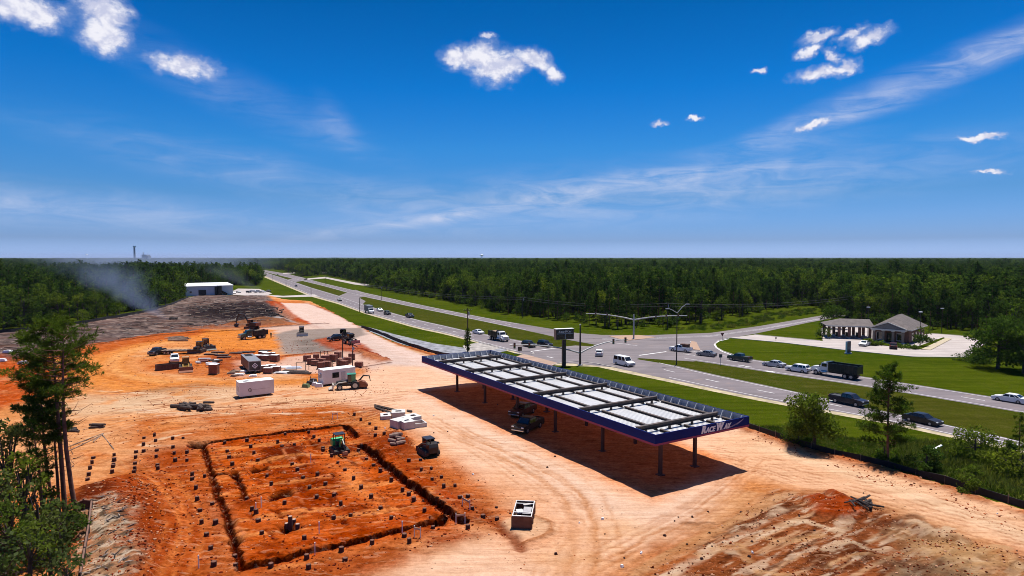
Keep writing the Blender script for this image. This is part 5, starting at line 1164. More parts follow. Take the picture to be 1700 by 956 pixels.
for lb, a, c in (('thin pole lying on the pale plateau, longest one', (172, 722), (110, 746)), ('thin pole lying on the plateau beside the longest one', (168, 726), (114, 752)), ('thin pole lying slanted to the right on the plateau', (170, 725), (189, 749)), ('short thin pole in the middle of those on the plateau', (172, 722), (155, 737))):
    A, C_ = gat(*a), gat(*c); b = MB(); b.tube(A + Vector((0, 0, .08)), C_ + Vector((0, 0, .08)), .06, n=6); tag(b.build('pole', M_WOOD), lb, 'pole')
for k in range(8): log('red brown concrete chunk or pipe on the spoil heap', (650 + rl.random() * 16, 736 + rl.random() * 15), rl.uniform(.9, 1.8), rl.uniform(-1, 1), rl.uniform(.18, .28), .15 * (k % 3), 'pipe_piece', mat('dirty_pipe', (.19, .11, .085), .85, var=.3), 'pipe', 'pipe pieces on the spoil heap')
for k in range(16): log('charred branch sticking out of the stump heap bottom right', (1412 + rl.random() * 34, 842 + rl.random() * 14), rl.uniform(.8, 2.4), rl.uniform(0, 3.1), rl.uniform(.05, .13), rl.random() * .4, 'branch', mat('charred_wood', (.03, .022, .02), .95, var=.4), 'branch', 'branches of the stump heap')
# debris left on the burnt field
for k in range(46):
    x, y = rl.uniform(310, 478), rl.uniform(508, 541); log('grey or charred branch left on the burnt field', (x, y), rl.uniform(1.5, 5), rl.gauss(0, .5), rl.uniform(.1, .28), 0, 'branch', M_WOOD if k % 3 else mat('charred_wood', (.03, .022, .02), .95, var=.4), 'branch', 'branches strewn over the burnt field')
for k in range(40):
    x, y = rl.uniform(430, 472), rl.uniform(517, 529); log('charred stump root in the burnt heap by the red bank', (x, y), rl.uniform(1, 2.6), rl.uniform(0, 3.1), rl.uniform(.12, .35), rl.uniform(0, .9), 'stump_root', mat('charred_wood', (.03, .022, .02), .95, var=.4), 'stump root', 'stump roots in the burnt heap')
for k in range(14): log('charred branch at the foot of the rising smoke', (280 + rl.random() * 12, 530 + rl.random() * 4), rl.uniform(1, 2.4), rl.uniform(0, 3.1), rl.uniform(.12, .28), rl.random() * .7, 'branch', mat('charred_wood', (.03, .022, .02), .95, var=.4), 'branch', 'branches at the foot of the smoke')
# brick and block packs in the yard
def pack(lb, px, w_, d_, h_, m, rz=None, group=None, legs=False, name='brick_pack', cap=None):
    g = gat(*px); o = empty(name, lb, 'pallet', g, rl.uniform(-.4, .4) if rz is None else rz, group)
    b = MB(); b.box((0, -d_ * .35, .06), (w_, .1, .12)); b.box((0, 0, .06), (w_, .1, .12)); b.box((0, d_ * .35, .06), (w_, .1, .12)); b.box((0, 0, .14), (w_ + .1, d_ + .1, .04)); b.build('pallet', M_WOOD, o)
    jbox(o, 'stack', m, (0, 0, .16 + h_ / 2), (w_, d_, h_), bevel=.02); b = MB(); [b.box((x * w_ * .3, 0, .165 + h_ / 2), (.05, d_ + .02, h_ + .02)) for x in (-1, 1)]; b.build('strap', M_BLK, o)
    if cap: jbox(o, 'cover', cap, (0, 0, .16 + h_ + .03), (w_ + .06, d_ + .06, .05), bevel=.01)
    return o
BY = 'brick packs in the pale block yard'
for k, (x, y) in enumerate([(510, 601), (517, 606), (525, 599), (534, 605), (543, 611), (533, 613.5), (561, 595), (554, 601), (566, 608), (577, 604), (571, 612), (596, 612), (523, 608), (548, 600), (584, 598), (540, 603)]):
    pack('dark red brown pack of bricks standing in the pale block yard', (x, y), rl.uniform(1.3, 1.9), 1.2, rl.uniform(1.0, 1.5), M_BRICKP, group=BY)
M_WRAP = mat('white_wrap', (.68, .66, .65), .5, var=.08)
GY = 'packs with white covers round the dark trailer'
for k, (x, y) in enumerate([(428, 599.5), (443, 598), (450, 597), (437, 594), (456, 601), (438, 618), (450, 615), (458, 620), (446, 621), (441, 600)]):
    pack('pack of bricks under a white cover beside the dark cargo trailer', (x, y), 1.9, 1.3, rl.uniform(.9, 1.4), M_BRICKP, group=GY, cap=M_WRAP)
pack('single tall brick pack with white top right of the brown loader', (355.5, 622.5), 1.7, 1.4, 1.9, M_RUST, .05, cap=M_WRAP)
for k in range(16):
    x, y = 327 + rl.random() * 38, 601 + rl.random() * 11; log(('white and dark pipe bundle in the heap behind the tall brick pack'), (x, y), rl.uniform(1.2, 2.6), rl.uniform(-.5, 2.2), rl.uniform(.16, .3), rl.random() * .8, 'pipe_bundle', (M_WRAP, M_LOG, mat('dark_red_pipe', (.10, .02, .02), .7))[k % 3], 'pipe', 'pipe bundles in the yard heap')
for k, (x, y, w_) in enumerate([(392, 619, 2.4), (397, 624, 2.), (384, 622, 1.6), (404, 619, 1.6), (389, 626, 1.4), (420, 626, 1.5)]):
    g = gat(x, y); b = MB(); b.box((0, 0, .12), (w_, 1.1, .2)); b.box((.1, 0, .3), (w_ * .8, .9, .14)); o = b.build('board_stack', M_WRAP if k % 2 else M_WOOD, None, g, rl.uniform(-.4, .4)); tag(o, 'low stack of pale boards on the ground beside the dark cargo trailer', 'boards', 'board stacks beside the dark trailer')
for k, (x, y) in enumerate([(350, 590), (368, 592), (372, 595), (392, 588), (405, 587), (413, 586), (362, 587), (440, 584)]):
    g = gat(x, y); b = MB(); b.box((0, 0, .15), (3.2, .9, .3)); o = b.build('form_panel', M_LOG, None, g, rl.uniform(-.15, .15)); tag(o, 'long dark form panel lying in the orange yard behind the trailers', 'panel', 'form panels in the orange yard')
for k, (x, y) in enumerate([(472, 612), (480, 618), (488, 613), (468, 621), (498, 620)]):
    g = gat(x, y); b = MB(); b.box((0, 0, .2), (3.4, 1.6, .3), taper=.7); o = b.build('tarpaulin', (M_WRAP, M_LOG, mat('blue_grey_tarp', (.35, .36, .42), .5))[k % 3], None, g, rl.uniform(-.2, .3)); tag(o, 'crumpled tarpaulin or sheet at the left end of the block yard', 'tarpaulin', 'sheets at the block yard')
g = gat(486, 622.5); b = MB(); [b.box((0, q * .25, .12 + .12 * (q % 2)), (7.5, .2, .12)) for q in range(5)]; tag(b.build('timber_stack', M_LOG, None, g, -.12), 'dark timber stack along the near edge of the block yard', 'timber')
# half built block frames
for k, (x, y) in enumerate([(538, 596), (545, 596), (500, 617), (520, 615), (552, 617), (558, 615)]):
    g = gat(x, y); b = MB(); [b.box((sx * .9, 0, .95), (.1, .1, 1.9)) for sx in (-1, 1)]; b.box((0, 0, 1.85), (1.9, .1, .1)); tag(b.build('wooden_gateway', M_LOG, None, g, rl.uniform(-.3, .3)), 'thin dark timber goalpost standing in the pale block yard', 'timber', 'timber frames in the block yard')
# poles in the yard
g = gat(585.5, 618); o = empty('utility_post', 'dark post with crossing arms at its top beside the office trailer', 'post', g); b = MB(); b.tube((0, 0, 0), (0, 0, 6.2), .12, .1, 8); b.build('shaft', M_LOG, o); b = MB(); b.box((.3, 0, 5.7), (2.0, .12, .14), ry=.5); b.box((.2, 0, 5.9), (2.0, .12, .14), ry=-.4); b.build('arm', M_LOG, o); jbox(o, 'meter_box', M_GALV, (.2, -.15, 4.9), (.5, .25, .7))
g = gat(569, 606); o = empty('utility_post', 'bare dark post in the block yard left of the crossed one', 'post', g); b = MB(); b.tube((0, 0, 0), (0, 0, 7.4), .13, .1, 8); b.build('shaft', M_LOG, o); jbox(o, 'junction_box', M_GALV, (0, -.15, 1.4), (.35, .2, .5))
# bits by the office trailer, white things at the far left
for k, (x, y, c_) in enumerate([(515, 640, M_BLK), (520, 636, M_BLK), (524, 642, M_WRAP), (530, 644, M_WRAP), (508, 645, mat('green_tarp', (.12, .16, .07), .8)), (535, 640, M_WRAP)]):
    g = gat(x, y); b = MB(); b.box((0, 0, .35), (1.4, .9, .65), taper=.75); b.tube((-.6, 0, .4), (-.6, 0, 1.1), .06); o = b.build('gear_bundle', c_, None, g, rl.uniform(-.6, .6)); tag(o, 'heaped gear on the ground left of the office trailer', 'gear', 'gear left of the office trailer')
for lb, x, y in (('white sheet lying on the red soil at the far left, back one', 13, 588), ('white dented bin on the red soil at the far left edge', 2, 602), ('white box in the red soil left of the tall pine crown', 38, 605)):
    g = gat(x, y); b = MB(); b.box((0, 0, .3), (2.0, 1.2, .5), taper=.8); b.box((.1, 0, .6), (1.0, .8, .12)); o = b.build('white_box', M_WRAP, None, g, rl.uniform(-.4, .4)); tag(o, lb, 'box')
# person
def person(lb, g, rz):
    me = bpy.data.meshes.new('person'); V = [(0,0,.95),(0,0,1.2),(0,0,1.42),(0,0,1.52),(0,.0,1.64),(.02,0,1.76),(0,.2,1.4),(.03,.27,1.12),(.12,.25,.88),(0,-.2,1.4),(.0,-.27,1.12),(.05,-.26,.86),(0,.1,.9),(.06,.12,.5),(0,.13,.08),(.16,.14,.03),(0,-.1,.9),(-.04,-.12,.5),(-.12,-.13,.08),(.04,-.14,.03)]
    E_ = [(0,1),(1,2),(2,3),(3,4),(4,5),(2,6),(6,7),(7,8),(2,9),(9,10),(10,11),(0,12),(12,13),(13,14),(14,15),(0,16),(16,17),(17,18),(18,19)]
    me.from_pydata(V, E_, []); o = bpy.data.objects.new('person', me); COL.objects.link(o); o.location = g; o.rotation_euler.z = rz
    mo = o.modifiers.new('s', 'SKIN'); Rr = [.15,.16,.16,.06,.1,.085,.075,.055,.045,.075,.055,.045,.1,.07,.05,.05,.1,.07,.05,.05]
    for k, r_ in enumerate(Rr): me.skin_vertices[0].data[k].radius = (r_, r_)
    me.skin_vertices[0].data[0].use_root = True; su = o.modifiers.new('u', 'SUBSURF'); su.levels = 1; su.render_levels = 2
    me.materials.append(mat('dark_work_clothes', (.03, .032, .035), .9)); bpy.context.view_layer.update(); dg_ = bpy.context.evaluated_depsgraph_get(); em = bpy.data.meshes.new_from_object(o.evaluated_get(dg_)); o.modifiers.clear(); o.data = em
    em.materials.append(mat('skin', (.35, .2, .14), .6)); em.materials.append(mat('safety_vest', (.10, .14, .03), .8))
    for f in em.polygons: f.material_index = 1 if f.center.z > 1.54 or (abs(f.center.y) > .2 and f.center.z < .97 and f.center.z > .8) else 2 if 1.0 < f.center.z < 1.46 and abs(f.center.y) < .2 else 0
    b = MB(); b.tube((.02, 0, 1.74), (.02, 0, 1.88), .13, .09, 12); b.tube((.05, 0, 1.73), (.05, 0, 1.75), .17, n=12); b.build('hard_hat', M_WRAP, o); return tag(o, lb, 'person')
person('person in dark work clothes standing on the gravel right of the green dump truck', gat(450, 562), 2.)
# foundation pier stubs
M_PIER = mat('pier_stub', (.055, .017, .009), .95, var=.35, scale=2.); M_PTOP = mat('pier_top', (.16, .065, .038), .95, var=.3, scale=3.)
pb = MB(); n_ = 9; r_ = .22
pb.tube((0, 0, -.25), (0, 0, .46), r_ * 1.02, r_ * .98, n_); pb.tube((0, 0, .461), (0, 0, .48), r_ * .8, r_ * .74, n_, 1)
cz2 = lambda x, y: (130 + x / 3.463, 680 + y / 3.463); cz3 = lambda x, y: (480 + x / 3.23, 660 + y / 3.23)
Z2 = [(378,180),(438,170),(375,220),(333,258),(376,255),(445,200),(330,290),(326,325),(326,355),(320,382),(448,285),(452,248),(455,338),(458,355),(87,290),(80,320),(68,352),(60,390),(54,415),(207,275),(207,305),(203,335),(200,345),(195,375),(543,190),(603,185),(545,232),(552,268),(625,260),(558,310),(625,310),(842,210),(970,192),(856,248),(992,225),(868,287),(886,330),(1010,265),(1032,305),(1190,160),(1325,140),(1147,203),(1243,228),(1385,205),(1408,245),(1172,240),(1230,322),(1260,362),(1294,405),(1376,395),(1330,462),(1422,445),(1085,397),(1110,442),(1186,555),(1371,522),(655,388),(655,415),(683,532),(700,597),(710,662),(737,737),(762,820),(778,917),(1000,590),(1023,608),(1035,655),(1056,730),(1300,762),(1314,870),(1108,925),(968,520),(727,400),(676,465),(905,915),(900,850),(790,672),(770,555)]
Z3 = [(105,195),(133,222),(28,272),(162,255),(182,290),(228,325),(262,363),(300,403),(346,450),(387,497),(440,548),(490,610),(152,432),(195,482),(242,533),(278,585),(330,643),(548,668),(110,497),(148,550),(240,660),(80,775),(445,800),(280,840),(300,885),(95,880),(105,930),(453,375),(490,412),(548,462),(608,515),(642,535),(668,570),(415,340),(388,260),(372,300),(705,350),(762,395),(817,440),(708,403),(767,455),(830,497),(890,490),(915,550),(958,547),(982,615),(1040,655),(1115,662),(958,715),(772,715),(618,760),(645,795),(642,355),(465,180),(510,210),(432,150),(350,105),(385,130),(462,215),(726,635)]
first = None
for k, q in enumerate([cz2(*z) for z in Z2] + [cz3(*z) for z in Z3]):
    g = gat(*q); left = q[0] < 300 and q[1] < 800
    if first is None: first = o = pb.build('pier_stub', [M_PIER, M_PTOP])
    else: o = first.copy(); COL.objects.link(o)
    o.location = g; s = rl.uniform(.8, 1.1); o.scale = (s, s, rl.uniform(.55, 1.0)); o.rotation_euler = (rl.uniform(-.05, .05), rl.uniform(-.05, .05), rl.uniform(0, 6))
    if left: tag(o, 'short dark pier stub in the rows left of the trenched pad', 'pier stub', 'pier stubs left of the trenched pad')
    else: tag(o, 'short dark red pier stub standing on or round the trenched orange pad', 'pier stub', 'pier stubs of the trenched pad')
for q, h_ in (((482, 872), 1.45), ((488, 868), .95), ((494, 874), .85), ((476, 872), .8)):
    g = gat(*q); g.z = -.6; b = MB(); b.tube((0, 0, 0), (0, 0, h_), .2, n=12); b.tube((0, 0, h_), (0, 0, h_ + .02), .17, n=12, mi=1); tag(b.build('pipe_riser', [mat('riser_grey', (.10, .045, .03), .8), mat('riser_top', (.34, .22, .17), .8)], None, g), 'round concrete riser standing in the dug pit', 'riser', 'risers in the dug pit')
# stakes, batter boards
for lb, a, c in (('pale batter board at the right corner of the trenched pad, outer one', (768, 843), (780, 852)), ('pale batter board at the right corner of the trenched pad, inner one', (757, 872), (772, 868)), ('pale batter board at the far edge of the trenched pad', (552, 700), (560, 699)), ('pale batter board near the bottom trench', (688, 895), (698, 897))):
    A, C_ = gat(*a), gat(*c); o = empty('batter_board', lb, 'board', A); d = C_ - A; b = MB()
    for f in (0, 1): b.box(d * f + Vector((0, 0, .45)), (.07, .07, 1.1))
    b.build('stake', M_WRAP, o); b = MB(); b.slab((0, -.04, .7), tuple(d + Vector((0, -.04, 0)) + Vector((0, 0, .7))), tuple(d + Vector((0, -.04, .88))), (0, -.04, .88), .03); b.build('board', mat('pale_lumber', (.5, .34, .22), .85), o)
for k, q in enumerate([(330, 948), (523, 926), (530, 890), (668, 890), (516, 771), (434, 846), (425, 855)]):
    g = gat(*q); b = MB(); b.box((0, 0, .5), (.07, .07, 1.1)); b.box((0, 0, 1.0), (.09, .09, .14)); tag(b.build('survey_stake', M_WRAP, None, g, .3 * k), 'thin white survey stake on the trenched pad', 'stake', 'survey stakes on the pad')
# silt fences: black cloth on posts
M_SILT = mat('silt_cloth', (.016, .014, .014), .8, var=.3, scale=.8)
def silt(lb, px, h_=.85, m=M_SILT, step=3., wob=.1):
    P = rsm(smooth_px(px, 4), step); o = empty('silt_fence', lb, 'fence', (P[0][0], P[0][1], 0)); o0 = Vector((P[0][0], P[0][1], 0)); b = MB(); n = len(P); vs = []
    for k, (x, y) in enumerate(P):
        z = gz(x, y) - .02 if True else 0; hh_ = h_ * (1 + rl.uniform(-wob, wob) * 1.5); q = Vector((x, y, z)) - o0; vs += [tuple(q), tuple(q + Vector((rl.uniform(-.1, .1), rl.uniform(-.1, .1), hh_))), tuple(q + Vector((.03, .03, 0))), tuple(q + Vector((.03, .03, hh_)))]
    b.add(vs, [f for k in range(n - 1) for f in ((k*4, k*4 + 4, k*4 + 5, k*4 + 1), (k*4 + 2, k*4 + 3, k*4 + 7, k*4 + 6), (k*4 + 1, k*4 + 5, k*4 + 7, k*4 + 3))]); b.build('cloth', m, o, recalc=False)
    if n < 60:
        for k, (x, y) in enumerate(P): c = Vector((x, y, gz(x, y))) - o0; MB().box(c + Vector((0, 0, h_ / 2)), (.06, .06, h_ + .25)).build('fence_post', M_WOOD, o)
    return o
silt('black silt fence between the site drive and the roadside grass, right of the canopy', [(1235, 708), (1290, 727), (1340, 745), (1400, 760), (1475, 777.5), (1560, 801), (1700, 844), (1860, 892)])
silt('black silt fence along the grey gravel ditch beyond the canopy', [(600, 544.5), (630, 554), (660, 567), (695, 579), (727, 589), (780, 603)], .9)
silt('dark silt fence along the left forest edge behind the burnt field', [(-140, 566), (0, 554), (60, 547), (140, 537), (200, 527), (250, 517), (272, 510)], 1.1, step=6)
silt('low dark silt fence climbing to the metal building', [(268, 512), (290, 504), (312, 494.5)], 1.1)
# the bent board fence at the lower left
for lb, px_, hh in (('dark board fence bent at the foot of the tall pines', [(128, 862), (140, 861), (153, 866), (148, 900), (141, 940), (134, 985)], .8),):
    P = [gat(*q) for q in px_]; o = empty('board_fence', lb, 'fence', P[0]); b = MB()
    for a, c in zip(P, P[1:]):
        a2, c2 = a - P[0], c - P[0]; b.slab(tuple(a2), tuple(c2), tuple(c2 + Vector((0, 0, hh))), tuple(a2 + Vector((0, 0, hh))), .05)
    b.build('board', mat('fence_dark', (.05, .026, .018), .9, var=.3), o); b = MB()
    for a, c in zip(P, P[1:]):
        a2, c2 = a - P[0] + Vector((0, 0, hh + .02)), c - P[0] + Vector((0, 0, hh + .02)); b.pipe([a2, c2], .07, 5)
    b.build('top_rail', mat('rail_brown', (.16, .085, .06), .9), o)
    for a in P: MB().box(a - P[0] + Vector((0, 0, .45)), (.12, .12, 1.)).build('fence_post', M_LOG, o)
# scraps of paper and stones lying about
for k in range(60):
    zone = rl.choice([((860, 1230), (650, 940)), ((1000, 1250), (830, 950)), ((620, 860), (640, 860)), ((1240, 1690), (720, 930))]); x, y = rl.uniform(*zone[0]), rl.uniform(*zone[1]); g = gat(x, y)
    if g.z < .02: continue
    b = MB(); s = rl.uniform(.08, .2); b.box((0, 0, s * .4), (s * 1.6, s * 1.2, s), taper=.6); o = b.build('clod', M_PIER if rl.random() < .7 else M_WRAP, None, g, rl.uniform(0, 3)); tag(o, 'small clod or scrap lying on the pale apron and drive', 'clod', 'clods on the apron and drive')
# ================================================================== signs, poles, buildings
M_POLE = mat('weathered_pole', (.05, .032, .026), .9, var=.3, scale=1.5); M_GPOLE = mat('galvanised_pole', (.36, .36, .36), .45, var=.08); M_DPOLE = mat('dark_pole', (.045, .03, .024), .6, var=.2)
# tall price sign on a single post
g = at(936, 608); h_ = head(918, 570, 958, 566)
ps = empty('pole_sign', 'station sign with dark price panels on one dark post behind the canopy', 'sign', g, .38)
jbox(ps, 'post', M_DPOLE, (0, 0, 3.0), (.8, .6, 6.)); jbox(ps, 'cabinet', mat('sign_cabinet', (.26, .20, .15), .6), (0, 0, 7.35), (4.5, 1.1, 2.35)); jbox(ps, 'cap', M_LETT, (0, 0, 8.57), (4.6, 1.2, .09))
fc = jbox(ps, 'face', mat('sign_dark', (.022, .022, .028), .3), (.0, -.56, 7.35), (4.4, .05, 2.25)); lt2, lw2 = text_mesh([('R', .78), ('ACE', .58), ('W', .78), ('AY', .58)], 'lettering', M_LETT, ps, .28, .02); lt2.rotation_euler = (R(90), 0, 0); k_ = 3.3 / lw2; lt2.scale = (k_, k_, 1); lt2.location = (-1.65, -.60, 7.72)
jbox(ps, 'divider', M_GALV, (.1, -.59, 6.85), (.14, .03, 1.2)); jbox(ps, 'divider', M_GALV, (0, -.59, 7.5), (4.1, .03, .14)); 
for x in (-1.0, 1.15): jbox(ps, 'price_panel', mat('price_panel', (.012, .012, .016), .25), (x, -.592, 6.85), (1.7, .03, 1.0))
# street lamp, signal mast
def mast(lb, g, rz, H, arm, sig, lamp=False, double=None, pole=M_DPOLE, rise=1.6):
    o = empty('traffic_signal', lb, 'traffic light', g, rz); b = MB(); b.tube((0, 0, .1), (0, 0, H), .26, .2, 10); b.build('pole', pole, o); jbox(o, 'footing', M_CONC2, (0, 0, .1), (.9, .9, .24))
    for L in arm:
        s = 1 if L > 0 else -1; zt = H - rise; b = MB(); pts = [(s * .05, 0, zt)] + [(L * q, 0, zt + rise * (1 - (1 - q)**2.2)) for q in (.15, .3, .5, .75, 1.)]; b.pipe(pts, [.2, .18, .16, .14, .12, .09], 8); b.build('mast_arm', M_GPOLE, o)
    for x in sig:
        L = arm[0] if (x > 0) == (arm[0] > 0) else arm[-1]; q = abs(x / L); z = H - rise + rise * (1 - (1 - q)**2.2); hd_ = jbox(o, 'signal_head', M_BLK, (x, 0, z - .15), (.42, .3, 1.25)); 
        for k, c_ in enumerate(((.25, .02, .015), (.3, .18, .02), (.02, .2, .08))): b = MB(); b.tube((x, -.15, z + .22 - .37 * k), (x, -.2, z + .22 - .37 * k), .12, n=10); b.build('lens', mat('lens%d' % k, c_, .3), hd_)
    return o
g = at(963, 606); m1 = mast('dark signal mast with two pale arms standing right of the pole sign', g, R(20), 5.4, (12.5, -17), (8.6, 11.8, -12.5, -16.), rise=-0.0 + 2.6)
for c in list(m1.children):
    pass
b = MB(); b.tube((0, 0, 5.4), (0, 0, 9.2), .2, .15, 8); b.build('upper_pole', M_DPOLE, m1); jbox(m1, 'camera_box', M_LETT, (0, 0, 9.3), (.3, .3, .25))
g = at(1052, 562.5); mast('signal mast with two long level arms in front of the forest', g, R(-14), 7.4, (15.5, -14.5), (6.5, 9.5, 13., -11.5, -8.), pole=M_GPOLE, rise=1.6)
def lamp_post(lb, g, rz, H, arms, group=None, name='street_lamp'):
    o = empty(name, lb, 'street lamp', g, rz, group); b = MB(); b.tube((0, 0, 0), (0, 0, H), .15, .09, 8); b.build('pole', M_DPOLE, o)
    for s, L, rise in arms:
        b = MB(); b.pipe([(0, 0, H - .1), (s * L * .6, 0, H + rise * .7), (s * L, 0, H + rise)], [.08, .07, .06], 6); b.build('arm', M_GPOLE, o); jbox(o, 'lamp_head', M_GPOLE, (s * (L + .35), 0, H + rise), (.9, .32, .18))
    return o
lamp_post('tall street lamp with two upswept arms on the median', at(1123, 605), R(10), 12.0, ((1, 2.2, 1.9), (-1, 2., .9)))
# road signs
def road_sign(lb, g, rz, shape, H=2.3, m=None, size=.75):
    o = empty('road_sign', lb, 'road sign', g, rz); b = MB(); b.box((0, 0, H / 2), (.07, .07, H)); b.build('post', M_GPOLE, o); n = {'stop': 8, 'yield': 3, 'rect': 4}[shape]; a0 = {8: math.pi / 8, 3: -math.pi / 2, 4: math.pi / 4}[n]
    P = [(size * .62 * math.cos(a0 + 2 * math.pi * k / n), size * .62 * math.sin(a0 + 2 * math.pi * k / n)) for k in range(n)]; b = MB(); b.add([(x, -.06, H - .2 + z) for x, z in P] + [(x, -.04, H - .2 + z) for x, z in P], [tuple(range(n)), tuple(range(n, 2 * n))[::-1]] + [(k, n + k, n + (k + 1) % n, (k + 1) % n) for k in range(n)]); b.build('panel', m or M_GALV, o); return o
road_sign('dark yield sign at the slip lane by the far corner of the junction', at(1199, 567), .1, 'yield', 2.4, mat('sign_red', (.25, .03, .03), .5), 1.1)
road_sign('small dark road sign on the median right of the street lamp', at(1196, 606.5), .1, 'rect', 2.4, mat('sign_back', (.09, .085, .085), .5), .9)
road_sign('small sign at the bank driveway edge', at(1288, 566), .1, 'rect', 1.1, M_BLK, .5)
road_sign('small dark sign box on the grass tip beside the side road', at(863, 588), .1, 'rect', 1.6, mat('sign_brown', (.09, .06, .04), .7), 1.2)
g = at(1408, 587); o = empty('monument_sign', 'dark blue upright sign on a white foot before the bank lot', 'sign', g, .5); jbox(o, 'foot', M_CONC2, (0, 0, .15), (1.8, .9, .3)); jbox(o, 'panel', mat('sign_blue', (.018, .022, .07), .35), (0, 0, 1.75), (1.5, .45, 2.9)); jbox(o, 'edge', M_LETT, (-.78, 0, 1.75), (.06, .46, 2.9), bevel=0); jbox(o, 'plate', mat('sign_plate', (.10, .12, .2), .4), (.05, -.24, 1.5), (1.1, .04, .7), bevel=0)
# utility poles with crossarms, and their wires
def upole(lb, px, H, name='utility_pole', arm=True, vine=False, rz=.6):
    g = at(*px); o = empty(name, lb, 'utility pole', g, rz); b = MB(); b.tube((0, 0, 0), (0, 0, H), .17, .11, 8); b.build('shaft', M_POLE if not name == 'light_pole' else M_GPOLE, o)
    if arm:
        jbox(o, 'crossarm', M_POLE, (0, 0, H - .6), (2.4, .12, .14)); b = MB(); [b.tube((x, 0, H - .53), (x, 0, H - .33), .05, n=6) for x in (-1.1, -.5, .5, 1.1)]; b.build('insulator', M_GPOLE, o); b = MB(); b.tube((.35, 0, H - 1.9), (.35, 0, H - 1.0), .2, n=10); b.build('transformer', M_GALV, o)
    return o
upole('tall dark utility pole with climbing leaves beside the gravel apron', (776.5, 584), 11.5)
PW = [((633, 498), 8.5, 'tall pale utility pole before the forest beyond the highway'), ((541, 472), 8., 'utility pole before the far forest beyond the highway, farther one'), ((1108, 547), 9.5, 'utility pole before the forest near the signal mast'), ((868, 528), 9., 'utility pole before the forest in the middle of the far verge')]
for px, H, lb in PW: upole(lb, px, H)
for k, (px, lb) in enumerate([((516.5, 490), 'thin pole on the near verge by the works drive'), ((475, 476), 'thin pole on the near verge far down the highway'), ((453, 468), 'thin pole on the verge beside the yard of parked cars'), ((597, 518), 'thin dark pole on the near verge left of the box truck'), ((1671, 608), 'thin pole beside the big tree at the right edge')]): upole(lb, px, (6.5, 7, 7.5, 6.5, 9)[k], 'thin_pole', False)
for k, (px, H, lb) in enumerate([((1440.5, 558), 9, 'lamp on a thin pole behind the drive through roof'), ((1527, 566), 8.5, 'lamp on a thin pole at the corner of the brick building'), ((1563, 553), 8, 'lamp on a thin pole at the back of the bank lot')]):
    o = empty('lot_lamp', lb, 'street lamp', at(*px)); b = MB(); b.tube((0, 0, 0), (0, 0, H), .09, .07, 8); b.build('pole', M_DPOLE, o); jbox(o, 'lamp_head', M_LETT, (0, 0, H + .1), (.9, .5, .22))
def wire(lb, p0, p1, sag, r=.03):
    p0, p1 = Vector(p0), Vector(p1); b = MB(); b.pipe([p0.lerp(p1, q / 14) - Vector((0, 0, sag * 4 * (q / 14) * (1 - q / 14))) for q in range(15)], r, 4); tag(b.build('power_line', mat('wire', (.10, .10, .10), .5)), lb, 'power line')
A = at(541, 472); B_ = at(633, 498); C_ = at(868, 528); D_ = at(1108, 547); E_ = at(1420, 530)
for z in (0, -.9):
    s = 'upper' if z == 0 else 'lower'
    wire(s + ' power line between the two far poles beyond the highway', A + Vector((0, 0, 7.6 + z)), B_ + Vector((0, 0, 8.0 + z)), 1.2); wire(s + ' power line from the pale pole to the middle pole of the far verge', B_ + Vector((0, 0, 8.0 + z)), C_ + Vector((0, 0, 8.5 + z)), 1.5)
    wire(s + ' power line from the middle pole to the one near the signal mast', C_ + Vector((0, 0, 8.5 + z)), D_ + Vector((0, 0, 9.0 + z)), 1.4); wire(s + ' power line from the pole near the signal mast to the trees behind the bank', D_ + Vector((0, 0, 9.0 + z)), E_ + Vector((0, 0, 9.4 + z)), 1.6)
# white wellhead post in the weeds, little marker posts
g = at(1554, 766); o = empty('marker_post', 'white marker post with slanting cap in the roadside weeds', 'post', g); jbox(o, 'post', M_LETT, (0, 0, .7), (.2, .2, 1.4)); jbox(o, 'cap', M_LETT, (.15, 0, 1.75), (1.1, .3, .1), ry=-.5)
